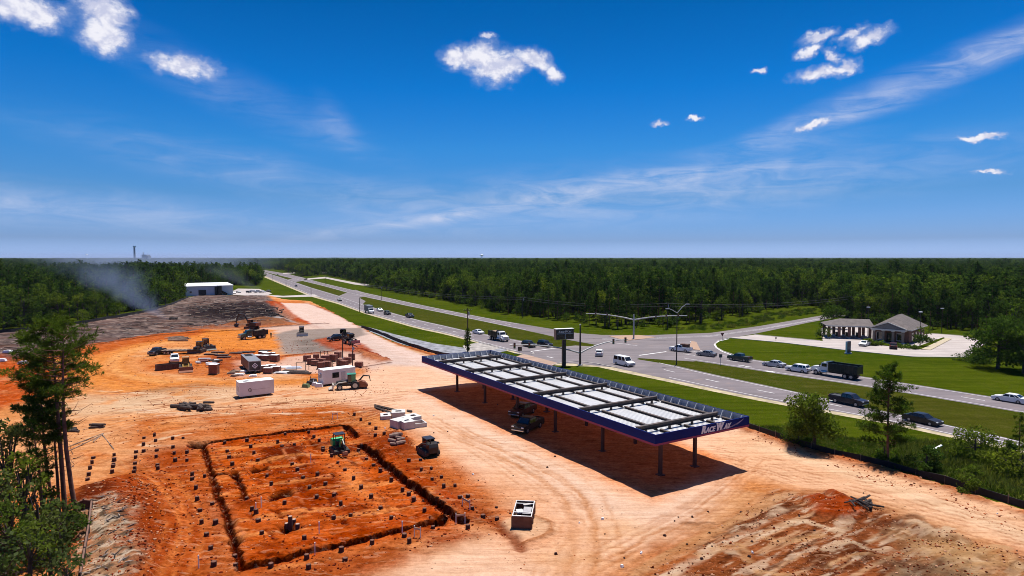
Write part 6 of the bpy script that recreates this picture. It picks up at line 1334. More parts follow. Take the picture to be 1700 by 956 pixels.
# ------------------------------------------------ metal building
def metal_building():
    A = at(308.5, 492); B2 = at(387, 489); rz = math.atan2(B2.y - A.y, B2.x - A.x); L = (B2 - A).length; D = 24; H = 6.2
    o = empty('metal_building', 'long white metal building with low roof and one dark door beside the burnt field', 'building', (A + B2) / 2, rz); m = mat('white_cladding', (.60, .60, .63), .5, var=.05, scale=.2)
    b = MB(); h = L / 2; n = int(L / .6); vs = []
    jbox(o, 'wall', m, (0, D / 2, H / 2), (L, D, H), bevel=0); jprism_pr = [(-.5, H), (D / 2, H + 1.6), (D + .5, H), (D + .5, H + .18), (D / 2, H + 1.78), (-.5, H + .18)]
    b = MB(); pr = jprism_pr; k = len(pr); b.add([(-h - .3, y, z) for y, z in pr] + [(h + .3, y, z) for y, z in pr], [tuple(range(k)), tuple(range(k, 2 * k))[::-1]] + [(i, k + i, k + (i + 1) % k, (i + 1) % k) for i in range(k)]); b.build('roof', mat('white_metal_roof', (.74, .74, .74), .4, var=.04, scale=.2), o)
    b = MB(); [b.add([(s * h, 0, H), (s * h, D / 2, H + 1.58), (s * h, D, H)], [(0, 1, 2)]) for s in (-1, 1)]; b.build('gable', m, o); b = MB(); [b.box((-h + .3 + q * (L - .6) / 40, -.03, H / 2), (.08, .05, H - .1)) for q in range(41)]; b.build('cladding_rib', m, o)
    jbox(o, 'roller_door', M_BLK, (-h + L * .34, -.06, 1.9), (4.6, .1, 3.8)); jbox(o, 'lintel', m, (-h + L * .34, -.1, 4.0), (5., .16, .3)); jbox(o, 'dark_door', M_BLK, (-h + L * .64, -.05, 2.8), (2.4, .1, 5.6)); jbox(o, 'silo', P_DRK, (-h + L * .69, -1.4, 3.2), (2.2, 2., 6.4)); jbox(o, 'stair', P_DRK, (-h + L * .78, -1.2, 1.6), (4.5, 1.4, 1.4), ry=.5); jbox(o, 'window', M_GLASS, (-h + L * .1, -.05, 2.6), (1.2, .08, 1.), bevel=0)
    return o
metal_building()
# ------------------------------------------------ bank: brick hall with hipped roof and portico, and a drive through on pillars
M_BRICK = mat('red_brick', (.17, .085, .062), .9, var=.25, scale=1.2, dirt=(.11, .055, .04), dirt_amt=.4); M_SHING = mat('grey_shingle', (.105, .086, .082), .9, var=.22, scale=.8, bump=.3); M_TRIMW = mat('white_trim', (.52, .50, .48), .6, var=.05)
def hip(b, x0, x1, y0, y1, z, h, ov=.6, ridge=None):
    x0 -= ov; x1 += ov; y0 -= ov; y1 += ov; w_ = (y1 - y0) / 2; r0, r1 = (x0 + w_, x1 - w_) if ridge is None else ridge; ym = (y0 + y1) / 2
    if r0 > r1 - .3: r0 = (r0 + r1) / 2 - .15; r1 = r0 + .3
    t_ = .22; vs = [(x0, y0, z), (x1, y0, z), (x1, y1, z), (x0, y1, z), (x0, y0, z + t_), (x1, y0, z + t_), (x1, y1, z + t_), (x0, y1, z + t_), (r0, ym, z + h), (r1, ym, z + h)]
    b.add(vs, [(3, 2, 1, 0), (0, 1, 5, 4), (1, 2, 6, 5), (2, 3, 7, 6), (3, 0, 4, 7), (4, 5, 9, 8), (5, 6, 9), (6, 7, 8, 9), (7, 4, 8)]); return b
def hip_y(b, x0, x1, y0, y1, z, h, ov):
    x0 -= ov; x1 += ov; y0 -= ov; y1 += ov; w_ = (x1 - x0) / 2; xm_ = (x0 + x1) / 2; t_ = .22
    vs = [(x0, y0, z), (x1, y0, z), (x1, y1, z), (x0, y1, z), (x0, y0, z + t_), (x1, y0, z + t_), (x1, y1, z + t_), (x0, y1, z + t_), (xm_, y0 + w_ * 1.3, z + h), (xm_, y1 - w_ * 1.3, z + h)]
    b.add(vs, [(3, 2, 1, 0), (0, 1, 5, 4), (1, 2, 6, 5), (2, 3, 7, 6), (3, 0, 4, 7), (4, 5, 8), (5, 6, 9, 8), (6, 7, 9), (7, 4, 8, 9)]); return b
A = Vector((106.95, 184.7, 0)); rz = R(-45); Lb = 9.3
bk = empty('brick_bank', 'brick bank with grey hipped roof and white pedimented entrance', 'building', A, rz); Db = 17.8; Hb = 3.7
jbox(bk, 'wall', M_BRICK, (Lb / 2, Db / 2, Hb / 2), (Lb, Db, Hb), bevel=.02); b = MB(); hip_y(b, 0, Lb, 0, Db, Hb, 3.9, .7); b.build('roof', M_SHING, bk); b = MB(); b.box((Lb / 2, -.72, Hb + .1), (Lb + 1.5, .05, .26)); b.box((Lb + .72, Db / 2, Hb + .1), (.05, Db + 1.5, .26)); b.build('gutter', M_TRIMW, bk)
px0, px1, py0 = .3, Lb * .92, -2.3
for k in range(4):
    x = px0 + .4 + (px1 - px0 - .8) * k / 3; c = jbox(bk, 'column', mat('stone_column', (.20, .155, .125), .8), (x, py0 + .4, 1.75), (.6, .6, 3.5)); jbox(c, 'capital', M_TRIMW, (x, py0 + .4, 3.4), (.85, .85, .22)); jbox(c, 'plinth', M_TRIMW, (x, py0 + .4, .15), (.9, .9, .3))
jbox(bk, 'entablature', M_TRIMW, ((px0 + px1) / 2, py0 / 2 + .1, 3.76), (px1 - px0 + .6, -py0 + .6, .44)); xm = (px0 + px1) / 2; hw_ = (px1 - px0) / 2 + .5
b = MB(); b.add([(xm - hw_, py0 - .1, 4.0), (xm + hw_, py0 - .1, 4.0), (xm, py0 - .1, 5.8), (xm - hw_, 3.2, 4.0), (xm + hw_, 3.2, 4.0), (xm, 4.2, 5.8)], [(0, 1, 2), (0, 2, 5, 3), (1, 4, 5, 2), (0, 3, 4, 1), (3, 5, 4)]); b.build('portico_roof', M_SHING, bk)
b = MB(); b.add([(xm - hw_ * .84, py0 - .13, 4.1), (xm + hw_ * .84, py0 - .13, 4.1), (xm, py0 - .13, 5.5)], [(0, 1, 2)]); b.build('tympanum', mat('tympanum', (.16, .15, .15), .8), bk, recalc=False); b = MB(); [b.slab((xm + s * hw_ * 1.02, py0 - .2, 4.0), (xm, py0 - .2, 5.8), (xm, py0 - .2, 6.02), (xm + s * hw_ * 1.02, py0 - .2, 4.22), .18) for s in (-1, 1)]; b.build('pediment_trim', M_TRIMW, bk)
jbox(bk, 'entrance_door', M_GLASS, (xm, -.06, 1.4), (1.8, .1, 2.7)); 
for x in (xm - 2.6, xm + 2.6): w_ = jbox(bk, 'window', M_GLASS, (x, -.05, 1.7), (1.5, .1, 2.0), bevel=0); jbox(w_, 'frame', M_TRIMW, (x, -.03, 1.7), (1.75, .08, 2.25), bevel=0); jbox(w_, 'sill', M_TRIMW, (x, -.1, .55), (1.9, .2, .12), bevel=0)
for y in (3.5, 7.5, 11.5, 15.): w_ = jbox(bk, 'window', M_GLASS, (Lb + .05, y, 1.7), (.1, 1.5, 2.0), bevel=0); jbox(w_, 'frame', M_TRIMW, (Lb + .03, y, 1.7), (.08, 1.75, 2.25), bevel=0)
A2 = at(1374, 561); B3 = at(1447, 563.5); rz = math.atan2(B3.y - A2.y, B3.x - A2.x); Ld = (B3 - A2).length
dt = empty('drive_through', 'drive through shelter with grey hipped roof on brick pillars left of the bank', 'shelter', A2, rz); Dd = 9.; b = MB(); hip(b, 0, Ld, 0, Dd, 3.7, 2.0, .6, (4., Ld + .3)); b.build('roof', M_SHING, dt); b = MB(); b.box((Ld / 2, -.62, 3.82), (Ld + 1.3, .05, .3)); b.build('fascia', M_TRIMW, dt); b = MB(); b.box((Ld / 2, Dd / 2, 3.6), (Ld, Dd, .16)); b.build('ceiling', mat('ceiling_grey', (.3, .28, .26), .8), dt)
for x in [.4 + (Ld - .8) * k / 4 for k in range(5)]:
    for y in (.35, Dd - .35): jbox(dt, 'pillar', M_BRICK, (x, y, 1.78), (.75, .7, 3.52)); jbox(dt, 'pillar_base', M_TRIMW, (x, y, .2), (.85, .8, .3))
for x in (3.2, 6., 8.9): isl = jbox(dt, 'teller_island', M_CONC2, (x, Dd / 2, .12), (1.1, 6., .25)); jbox(isl, 'teller_unit', P_DRK, (x, Dd / 2, .85), (.6, .8, 1.3))
# far skyline: stack, works, water towers
def far_pt(px, D): d = ray(px, 427.5); return Vector((d.x / d.y * D, D, 0))
M_FAR = mat('far_concrete', (.30, .31, .33), .8, var=.05)
g = far_pt(223.5, 3300); o = empty('chimney_stack', 'tall thin stack with white top rising over the horizon', 'chimney', g); b = MB(); b.tube((0, 0, 0), (0, 0, 78), 5.5, 4.2, 12); b.build('shaft', M_FAR, o); b = MB(); b.tube((0, 0, 78), (0, 0, 86), 6.5, 7.5, 12); b.build('top', M_LETT, o)
g = far_pt(242, 3300); o = empty('factory', 'low factory block with thin vent on the horizon right of the stack', 'factory', g); jbox(o, 'hall', M_FAR, (0, 0, 20), (26, 30, 40), bevel=0); jbox(o, 'wing', M_FAR, (14, -2, 17), (14, 26, 34), bevel=0); b = MB(); b.tube((-13, 0, 0), (-13, 0, 52), 2.4, 2., 8); b.build('vent', M_FAR, o)
def tower(lb, px, D, H, r):
    g = far_pt(px, D); o = empty('water_tower', lb, 'water tower', g); b = MB(); b.tube((0, 0, 0), (0, 0, H), r * .25, r * .2, 10); b.build('stem', M_LETT, o); b = MB(); pr = [(0, -.55), (.5, -.5), (.9, -.2), (1, .1), (.85, .4), (.4, .6), (.02, .65)]; b.pipe([(0, 0, H + r * z) for _, z in pr], [max(.05, r * q) for q, _ in pr], 14); b.build('tank', M_LETT, o)
tower('white water tower on the horizon above the forest, right of the middle', 800, 2600, 34, 6.5); tower('small dark water tower on the horizon left of the stack', 144.5, 3300, 40, 4.5)
# ================================================================== trees and plants
def leaf_mat(name, c, var=.35, trans=.42):
    m = bpy.data.materials.new(name); m.use_nodes = True; t = NT(m.node_tree); m.node_tree.nodes.clear()
    rnd = t.n('ShaderNodeObjectInfo').outputs['Random']; p = t.n('ShaderNodeNewGeometry').outputs['Position']
    isl = t.n('ShaderNodeNewGeometry').outputs['Random Per Island']
    n = t.noise(p, .55, 4, .6)
    a = t.mix(t.mr(n, .3, .7), tuple(x * (1 - var) for x in c), tuple(x * (1 + var) for x in c))
    a = t.mix(t.m('MULTIPLY', t.m('POWER', rnd, 1.8), .75), a, (c[0] * 2.2, c[1] * 1.65, c[2] * 1.3))
    a = t.mix(t.mr(t.noise(p, .022, 3, .6), .42, .62, 0, .55), a, t.mix(1., a, (.55, .62, .75), 'MULTIPLY'))
    a = t.mix(1., a, t.mix(isl, (.62, .66, .6), (1.42, 1.36, 1.3)), 'MULTIPLY')
    d_ = t.n('ShaderNodeBsdfDiffuse', i={0: a, 1: .5}); tr = t.n('ShaderNodeBsdfTranslucent', i={0: t.mix(1., a, (1.05, 1.2, .6), 'MULTIPLY')}); gl = t.n('ShaderNodeBsdfGlossy', i={0: (1, 1, 1, 1), 1: .45})
    mx = t.n('ShaderNodeMixShader', i={0: trans, 1: d_.outputs[0], 2: tr.outputs[0]}); m2 = t.n('ShaderNodeMixShader', i={0: .0, 1: mx.outputs[0], 2: gl.outputs[0]})
    t.t.links.new(m2.outputs[0], t.n('ShaderNodeOutputMaterial').inputs[0]); return m
M_LEAF = leaf_mat('broad_leaves', (.050, .086, .018)); M_LEAF2 = leaf_mat('light_leaves', (.080, .120, .020)); M_NEED = leaf_mat('pine_needles', (.044, .080, .020), .3, .36); M_NEED2 = leaf_mat('near_needles', (.066, .108, .018), .3, .36)
M_LEAF3 = leaf_mat('grey_leaves', (.085, .115, .040)); M_BARK = mat('bark', (.06, .042, .034), .95, var=.4, scale=2.5); M_PBARK = mat('pine_bark', (.165, .072, .045), .95, var=.4, scale=2.5)
def leaves(rng, cen, size, up=.35, asp=1.0, jit=.35):
    """one small leaf blade per centre: (verts, faces)"""
    n = len(cen); d_ = rng.normal(size=(n, 3)); d_[:, 2] += up; d_ /= np.linalg.norm(d_, axis=1)[:, None]
    a = np.cross(d_, rng.normal(size=(n, 3))); a /= np.linalg.norm(a, axis=1)[:, None] + 1e-9; b_ = np.cross(d_, a)
    s = size * (1 + jit * rng.normal(size=n)).clip(.4, 1.8); s = s[:, None] / 2
    v = np.stack([cen - a * s, cen - b_ * s * asp * .6 + a * s * .15, cen + a * s, cen + b_ * s * asp * .6 - a * s * .1], 1).reshape(-1, 3)
    return v, np.arange(n * 4).reshape(n, 4)
def tufts(rng, cen, dirs, L, k=7, wd=.05):
    """bunches of needles: k blades spraying out round each direction"""
    n = len(cen); c = np.repeat(cen, k, 0); d_ = np.repeat(dirs, k, 0) + rng.normal(size=(n * k, 3)) * .75; d_ /= np.linalg.norm(d_, axis=1)[:, None]
    w_ = np.cross(d_, rng.normal(size=(n * k, 3))); w_ /= np.linalg.norm(w_, axis=1)[:, None] + 1e-9; l = (L * rng.uniform(.6, 1.2, n * k))[:, None]
    v = np.stack([c - w_ * wd * .4, c + d_ * l * .55 - w_ * wd, c + d_ * l, c + d_ * l * .55 + w_ * wd], 1).reshape(-1, 3); return v, np.arange(n * k * 4).reshape(-1, 4)
def mesh_np(name, parts, mats):
    """parts: list of (verts, quads, material index)"""
    V = np.concatenate([p_[0] for p_ in parts]); o = 0; F_ = []; MI = []
    for v, f, mi in parts: F_.append(np.asarray(f) + o); MI += [mi] * len(f); o += len(v)
    F_ = np.concatenate(F_); me = bpy.data.meshes.new(name); me.vertices.add(len(V)); me.vertices.foreach_set('co', V.astype(np.float32).ravel()); me.loops.add(F_.size); me.loops.foreach_set('vertex_index', F_.astype(np.int32).ravel())
    me.polygons.add(len(F_)); me.polygons.foreach_set('loop_start', np.arange(0, F_.size, 4, dtype=np.int32))
    for m_ in mats: me.materials.append(m_)
    me.polygons.foreach_set('material_index', np.array(MI, dtype=np.int32)); me.update(calc_edges=True); return me
def limbs_np(lims, n=5):
    """lims: list of (points, radii) -> verts, quads (open ended tubes)"""
    V = []; F_ = []; o = 0
    for pts, rs in lims:
        pts = np.asarray(pts, float); k = len(pts)
        for i in range(k):
            d_ = pts[min(i + 1, k - 1)] - pts[max(i - 1, 0)]; d_ = d_ / (np.linalg.norm(d_) + 1e-9); a = np.cross(d_, [.3, .9, .2] if abs(d_[2]) > .8 else [0, 0, 1.]); a /= np.linalg.norm(a) + 1e-9; b_ = np.cross(d_, a)
            for q in range(n): th = 2 * math.pi * q / n; V.append(pts[i] + rs[i] * (math.cos(th) * a + math.sin(th) * b_))
        for i in range(k - 1):
            for q in range(n): F_.append((o + i*n + q, o + i*n + (q+1) % n, o + (i+1)*n + (q+1) % n, o + (i+1)*n + q))
        o += k * n
    return np.array(V), np.array(F_)
def broad_shape(rng, H, Wd, nl, ls, bare=.2, clumps=14, open_=.25, lean=(0, 0)):
    """returns limb list and leaf centres of a broadleaved tree"""
    lims = []; top = np.array([lean[0], lean[1], H * .72]); tr = np.array([[0, 0, -.1], [.04 * Wd * rng.normal() * .3, .04 * Wd * rng.normal() * .3, H * .3], top * [.7, .7, .8], top]); r0 = .022 * H + .03
    lims.append((tr, [r0 * 1.3, r0, r0 * .6, r0 * .2])); C = []; Rr = []
    for k in range(clumps):
        th = rng.uniform(0, 2 * math.pi); z = H * (bare + (1 - bare) * rng.uniform(.08, .93)); f = (z / H - bare) / (1 - bare); rad = Wd / 2 * math.sqrt(max(.05, 1 - (1.55 * f - .62)**2 * .95)) * rng.uniform(.35, .92)
        c = np.array([math.cos(th) * rad, math.sin(th) * rad, z]) + np.array([lean[0], lean[1], 0]) * f; r = Wd * rng.uniform(.13, .24); C.append(c); Rr.append(r); s = tr[1] * (1 - .6 * f) + tr[3] * .6 * f; s = s + (c - s) * .0; s[2] = min(s[2], c[2] * .9)
        mid = s * .5 + c * .5 + np.array([0, 0, -.04 * H]); lims.append((np.array([s, mid, c]), [r0 * .45, r0 * .28, r0 * .08]))
    w_ = np.array(Rr)**2; w_ /= w_.sum(); idx = rng.choice(len(C), nl, p=w_); C = np.array(C); Rr = np.array(Rr); d_ = rng.normal(size=(nl, 3)); d_ /= np.linalg.norm(d_, axis=1)[:, None]; q = rng.uniform(open_, 1.08, nl)**.55
    cen = C[idx] + d_ * (Rr[idx] * q)[:, None] * [1.1, 1.1, .78]; cen[:, 2] = cen[:, 2].clip(H * bare * .5 + .1, None); return lims, cen
def pine_shape(rng, H, Wd, bare=.45, nb=34, per=16, lean=None, droop=.15, cone=.6, top=None):
    """returns limbs, tuft centres, tuft directions of a pine with whorled limbs"""
    top = np.array([0, 0, H]) if top is None else np.array(top); lims = []; r0 = .0085 * H + .035; bow = rng.normal(size=2) * .012 * H; T_ = lambda f: top * [f, f, f] + np.array([bow[0], bow[1], 0]) * math.sin(math.pi * f)
    fs = [0, .2, .4, .6, .8, .93, 1.]; lims.append((np.array([T_(f) for f in fs]), [r0 * 1.15, r0, r0 * .88, r0 * .7, r0 * .42, r0 * .2, .02])); C = []; D = []
    for k in range(nb):
        f = bare + (1 - bare) * (k + rng.uniform(0, 1)) / nb; u = (f - bare) / (1 - bare); L = Wd / 2 * ((1 - u)**cone * .9 + .14) * rng.uniform(.55, 1.1) * (1 - .35 * max(0, .25 - u) / .25); th = k * 2.4 + rng.normal() * .5; dr = np.array([math.cos(th), math.sin(th), rng.uniform(-.15, .35) + .5 * u]); s = T_(min(f, .985)); e = s + dr * L; m_ = s + dr * L * .5 + np.array([0, 0, -droop * L * .5])
        lims.append((np.array([s, m_, e]), [r0 * .3 * (1 - .6 * u) + .012, .02, .008])); m = max(3, int(per * (L / (Wd / 2) + .25)))
        for j in range(m):
            t_ = rng.uniform(.3, 1.05); q = s * (1 - t_)**2 + m_ * 2 * t_ * (1 - t_) + e * t_**2; sp = L * .2 * (1 if t_ < .9 else .5); q = q + rng.normal(size=3) * [sp, sp, sp * .45] * .75; C.append(q); d_ = dr + rng.normal(size=3) * .5 + [0, 0, .55]; D.append(d_ / np.linalg.norm(d_))
    return lims, np.array(C), np.array(D)
# ---- kinds of forest tree: bodies of one mesh, bark and leaves
def far_tree(kind, seed):
    rng = np.random.default_rng(seed)
    if kind == 'pine':
        H = rng.uniform(16.5, 20.5); lims, C, D = pine_shape(rng, H, rng.uniform(5.0, 7.0), rng.uniform(.28, .5), 26, 9, cone=.75); v, f = tufts(rng, C, D, 1.15, 5, .2); lv, lf = limbs_np(lims, 4); return mesh_np('pine_tree', [(lv, lf, 0), (v, f, 1)], [M_PBARK, M_NEED]), H
    if kind == 'shrub':
        H = rng.uniform(3.5, 6); lims, C = broad_shape(rng, H, H * 1.25, 420, .6, .02, 11); v, f = leaves(rng, C, .62); lv, lf = limbs_np(lims[:5], 4); return mesh_np('shrub', [(lv, lf, 0), (v, f, 1)], [M_BARK, M_LEAF2 if seed % 2 else M_LEAF]), H
    H = rng.uniform(12, 16.5); lims, C = broad_shape(rng, H, H * rng.uniform(.52, .68), 1000, .7, .12, 20); v, f = leaves(rng, C, .78); lv, lf = limbs_np(lims, 4); return mesh_np('broadleaf_tree', [(lv, lf, 0), (v, f, 1)], [M_BARK, M_LEAF if seed % 3 else M_LEAF2]), H
KIN = [('pine', 1), ('pine', 2), ('pine', 3), ('pine', 4), ('broad', 5), ('broad', 6), ('broad', 7), ('broad', 9), ('shrub', 10), ('shrub', 11)]
TM = [far_tree(k, 40 + s) for k, s in KIN]
# ---- where the forest stands (its feet line, left and right of the highway)
def poly_y(tab, x): xs, ys = zip(*tab); return np.interp(x, xs, ys)
BR = [(430, 447), (452, 447), (470, 450), (500, 459.5), (540, 456.5), (590, 466.5), (622, 480), (690, 491), (740, 499), (787, 510), (854, 523), (947, 535), (1000, 546), (1115, 544), (1200, 532), (1272, 517), (1350, 506), (1375, 522), (1388, 530), (1450, 540), (1560, 547), (1612, 553), (1640, 566), (1700, 577), (2400, 690)]
BL = [(-700, 640), (-140, 563), (0, 550.5), (100, 539), (250, 513), (282, 505), (306, 490), (312, 487), (345, 478), (388, 474), (425, 475), (431, 472), (433, 452)]
def to_px(X, Y):
    w_ = Y * math.cos(PITCH) + CAM_H * math.sin(PITCH); return 850 + FPX * X / w_, 478 + FPX * (CAM_H * math.cos(PITCH) - Y * math.sin(PITCH)) / w_
def forest_mask(X, Y):
    px, py = to_px(X, Y); px2 = px
    r = (py < poly_y(BR, px)) & (px > 430 + np.clip((450 - py) * -1.2, -40, 60)); l = (py < poly_y(BL, px)) & (px <= 433)
    far = py < 446.5
    return r | l | far
def jgrid(r, y0, y1, sp, wide=1.02):
    out = []; ys = np.arange(y0, y1, sp * .87)
    for k, y in enumerate(ys):
        W_ = y * wide + 60; xs = np.arange(-W_, W_, sp) + (sp / 2 if k % 2 else 0); out.append(np.stack([xs + r.uniform(-.42, .42, len(xs)) * sp, y + r.uniform(-.42, .42, len(xs)) * sp], 1))
    return np.concatenate(out)
r_ = np.random.default_rng(21)
pts = np.concatenate([jgrid(r_, 120, 420, 5.2), jgrid(r_, 420, 900, 7.5), jgrid(r_, 900, 2600, 15.)])
pts = pts[forest_mask(pts[:, 0], pts[:, 1])]
px_, py_ = to_px(pts[:, 0], pts[:, 1]); D_ = np.hypot(pts[:, 0], pts[:, 1])
# distance in front of the feet line decides what is edge: shrubs and leafy trees stand outermost
edge_px = np.where(px_ <= 433, poly_y(BL, px_), poly_y(BR, px_)) - py_; depth_in = edge_px * pts[:, 1]**2 / (FPX * CAM_H)
patch = fbm(pts[:, 0] * .012 + 40, pts[:, 1] * .012, 3, 77)
u = r_.random(len(pts)); kidx = np.empty(len(pts), int)
pine_p = np.clip(.42 + (patch - .5) * 2.2 + np.where(pts[:, 0] < -40, .15, 0), .08, .92)
kidx = np.where(u < pine_p, r_.integers(0, 4, len(pts)), r_.integers(4, 8, len(pts)))
near_e = (depth_in < 7) & (r_.random(len(pts)) < .55); kidx[near_e] = r_.integers(8, 10, near_e.sum())
scl = r_.uniform(.78, 1.18, len(pts)) * np.where(depth_in < 14, .82, 1.) * np.where(pts[:, 1] > 900, 1.12, 1.)
scl = scl * (.74 + .36 * fbm(pts[:, 0] * .02, pts[:, 1] * .02, 3, 88)) * np.where(kidx < 4, .9, 1.)
scl = np.minimum(scl, np.where(kidx < 4, 1.0, 1.25)) * np.where((r_.random(len(pts)) < .07) & (kidx < 4), 1.16, 1.)
wid = np.where(pts[:, 1] > 900, 1.7, np.where(pts[:, 1] > 420, 1.2, 1.))
rot = r_.uniform(0, 6.28, len(pts))
inview = (px_ > -25) & (px_ < 1725)
GN_ = {'pine': ('pine_tree', 'pine tree'), 'broad': ('broadleaf_tree', 'tree'), 'shrub': ('shrub', 'shrub')}
order = np.argsort(np.where(inview, D_, 1e9)); taken = np.zeros(len(pts), bool); cnt = {'pine': 0, 'broad': 0, 'shrub': 0}
for i in order:
    if not inview[i] or D_[i] > 460: break
    k = KIN[kidx[i]][0]
    if depth_in[i] > 26 or cnt[k] >= (150 if k != 'shrub' else 170): continue
    cnt[k] += 1; taken[i] = True
    o = bpy.data.objects.new(GN_[k][0], TM[kidx[i]][0]); COL.objects.link(o); s = scl[i]; o.location = (pts[i, 0], pts[i, 1], -.05); o.rotation_euler.z = rot[i]; o.scale = (s * wid[i], s * wid[i], s)
    side = 'left behind the burnt field' if px_[i] < 433 else 'right beyond the highway'
    lb = {'pine': 'tall pine at the edge of the dense forest ', 'broad': 'leafy green tree at the edge of the dense forest ', 'shrub': 'low bushy shrub at the foot of the forest edge '}[k] + side
    tag(o, lb, GN_[k][1], {'pine': 'pines of the forest edge ', 'broad': 'leafy trees of the forest edge ', 'shrub': 'shrubs of the forest edge '}[k] + side)
print('FOREST', len(pts), cnt)
# ---- the wood behind them reads as one mass
rest = np.nonzero(~taken)[0]
me = bpy.data.meshes.new('forest'); me.vertices.add(len(rest)); me.vertices.foreach_set('co', np.c_[pts[rest], np.full(len(rest), -.05)].astype(np.float32).ravel())
for nm, ty, dat in (('kind', 'INT', kidx[rest]), ('rot', 'FLOAT', rot[rest]), ('sc', 'FLOAT', scl[rest]), ('wd', 'FLOAT', (scl * wid)[rest])):
    a = me.attributes.new(nm, ty, 'POINT'); a.data.foreach_set('value', dat.astype(np.int32 if ty == 'INT' else np.float32))
fo = bpy.data.objects.new('forest', me); COL.objects.link(fo); tag(fo, kind='stuff'); fo['label'] = 'dense dark green forest reaching to the horizon'
kc = bpy.data.collections.new('tree_kinds')
for k, (m_, h_) in enumerate(TM): kc.objects.link(bpy.data.objects.new('kind_%02d' % k, m_))
def scatter(ob, coll):
    ng = bpy.data.node_groups.new('scatter', 'GeometryNodeTree'); ng.interface.new_socket('Geometry', in_out='INPUT', socket_type='NodeSocketGeometry'); ng.interface.new_socket('Geometry', in_out='OUTPUT', socket_type='NodeSocketGeometry'); t = NT(ng)
    gi = t.n('NodeGroupInput'); go = t.n('NodeGroupOutput'); ci = t.n('GeometryNodeCollectionInfo'); ci.inputs['Collection'].default_value = coll; ci.inputs['Separate Children'].default_value = True; ci.inputs['Reset Children'].default_value = True
    def att(nm, ty): a = t.n('GeometryNodeInputNamedAttribute', data_type=ty); a.inputs['Name'].default_value = nm; return a.outputs['Attribute']
    ip = t.n('GeometryNodeInstanceOnPoints'); ip.inputs['Pick Instance'].default_value = True; L = ng.links.new; L(gi.outputs[0], ip.inputs['Points']); L(ci.outputs[0], ip.inputs['Instance']); L(att('kind', 'INT'), ip.inputs['Instance Index'])
    rx = t.n('ShaderNodeCombineXYZ'); L(att('rot', 'FLOAT'), rx.inputs[2]); er = t.n('FunctionNodeEulerToRotation'); L(rx.outputs[0], er.inputs[0]); L(er.outputs[0], ip.inputs['Rotation']); sx = t.n('ShaderNodeCombineXYZ'); w_ = att('wd', 'FLOAT'); L(w_, sx.inputs[0]); L(w_, sx.inputs[1]); L(att('sc', 'FLOAT'), sx.inputs[2]); L(sx.outputs[0], ip.inputs['Scale']); L(ip.outputs[0], go.inputs[0])
    mo = ob.modifiers.new('scatter', 'NODES'); mo.node_group = ng
scatter(fo, kc)
# ---- beyond that only the roof of the woods shows: a rough rolling canopy out to the horizon
def far_canopy():
    ys = np.concatenate([np.arange(2200, 4200, 22), np.geomspace(4200, 15000, 90)]); V = []; nx = 420
    u_ = np.linspace(-1.1, 1.1, nx); X = ys[:, None] * u_[None]; Y = np.repeat(ys[:, None], nx, 1) + (fbm(X * .01, np.repeat(ys[:, None], nx, 1) * .01, 2, 3) - .5) * 10
    Z = 16.5 + (fbm(X * .03, Y * .03, 3, 5) - .5) * 9 + (fbm(X * .0009, Y * .0006, 4, 8) - .42) * 16 * ss(Y, 2600, 7000); Z = np.where(Y < 2260, -1, Z)
    V = np.stack([X, Y, Z], 2).reshape(-1, 3); j, i = np.meshgrid(np.arange(len(ys) - 1), np.arange(nx - 1), indexing='ij'); a = (j * nx + i).ravel(); F_ = np.stack([a, a + 1, a + nx + 1, a + nx], 1)
    me = mesh_np('far_woods', [(V, F_, 0)], [grass_material('woods_roof', (.020, .036, .012), (.032, .050, .014), (.014, .026, .012), False)]); me.polygons.foreach_set('use_smooth', [False] * len(me.polygons)); o = bpy.data.objects.new('far_woods', me); COL.objects.link(o); tag(o, kind='stuff')
far_canopy()
# ---- trees near the camera: trunk and crown parts
def near_tree(name, lb, cat, loc, lims, crown, cmat, bark=None, group=None, n=7):
    o = empty(name, lb, cat, loc, 0, group); lv, lf = limbs_np(lims[:1], n + 2); me = mesh_np('trunk', [(lv, lf, 0)], [bark or M_BARK]); me.polygons.foreach_set('use_smooth', [True] * len(me.polygons)); t_ = bpy.data.objects.new('trunk', me); COL.objects.link(t_); t_.parent = o
    if len(lims) > 1: lv, lf = limbs_np(lims[1:], 5); me = mesh_np('branch', [(lv, lf, 0)], [bark or M_BARK]); b_ = bpy.data.objects.new('limbs', me); b_.name = 'branchwork'; COL.objects.link(b_); b_.parent = o
    me = mesh_np('crown', [(crown[0], crown[1], 0)], [cmat]); c = bpy.data.objects.new('crown', me); COL.objects.link(c); c.parent = o; return o
def near_pine(lb, base, toppx, H, Wd, bare, nb, per, seed, L=.42, k=9, cone=.5, bald=0, wd=.028, m=None):
    rng = np.random.default_rng(seed); g = gat(*base); tp = at(*toppx, H) if toppx else Vector((g.x, g.y, H)); lims, C, D = pine_shape(rng, H, Wd, bare, nb, per, top=(tp.x - g.x, tp.y - g.y, H - g.z), cone=cone)
    for q in range(bald):                              # dead lower limbs
        f = rng.uniform(bare * .45, bare); s = np.array([tp.x - g.x, tp.y - g.y, H]) * f; th = rng.uniform(0, 6.28); l = rng.uniform(.5, 2.0); lims.append((np.array([s, s + np.array([math.cos(th), math.sin(th), .1]) * l * .5, s + np.array([math.cos(th), math.sin(th), .35]) * l]), [.035, .022, .01]))
    return near_tree('pine_tree', lb, 'pine tree', g, lims, tufts(rng, C, D, L, k, wd), m or M_NEED2, M_PBARK)
near_pine('tallest pine at the left edge, thick bare trunk and dense crown', (110, 884), (84, 537), 18.6, 7.2, .66, 52, 42, 3, .42, 10, .42, 10, .03)
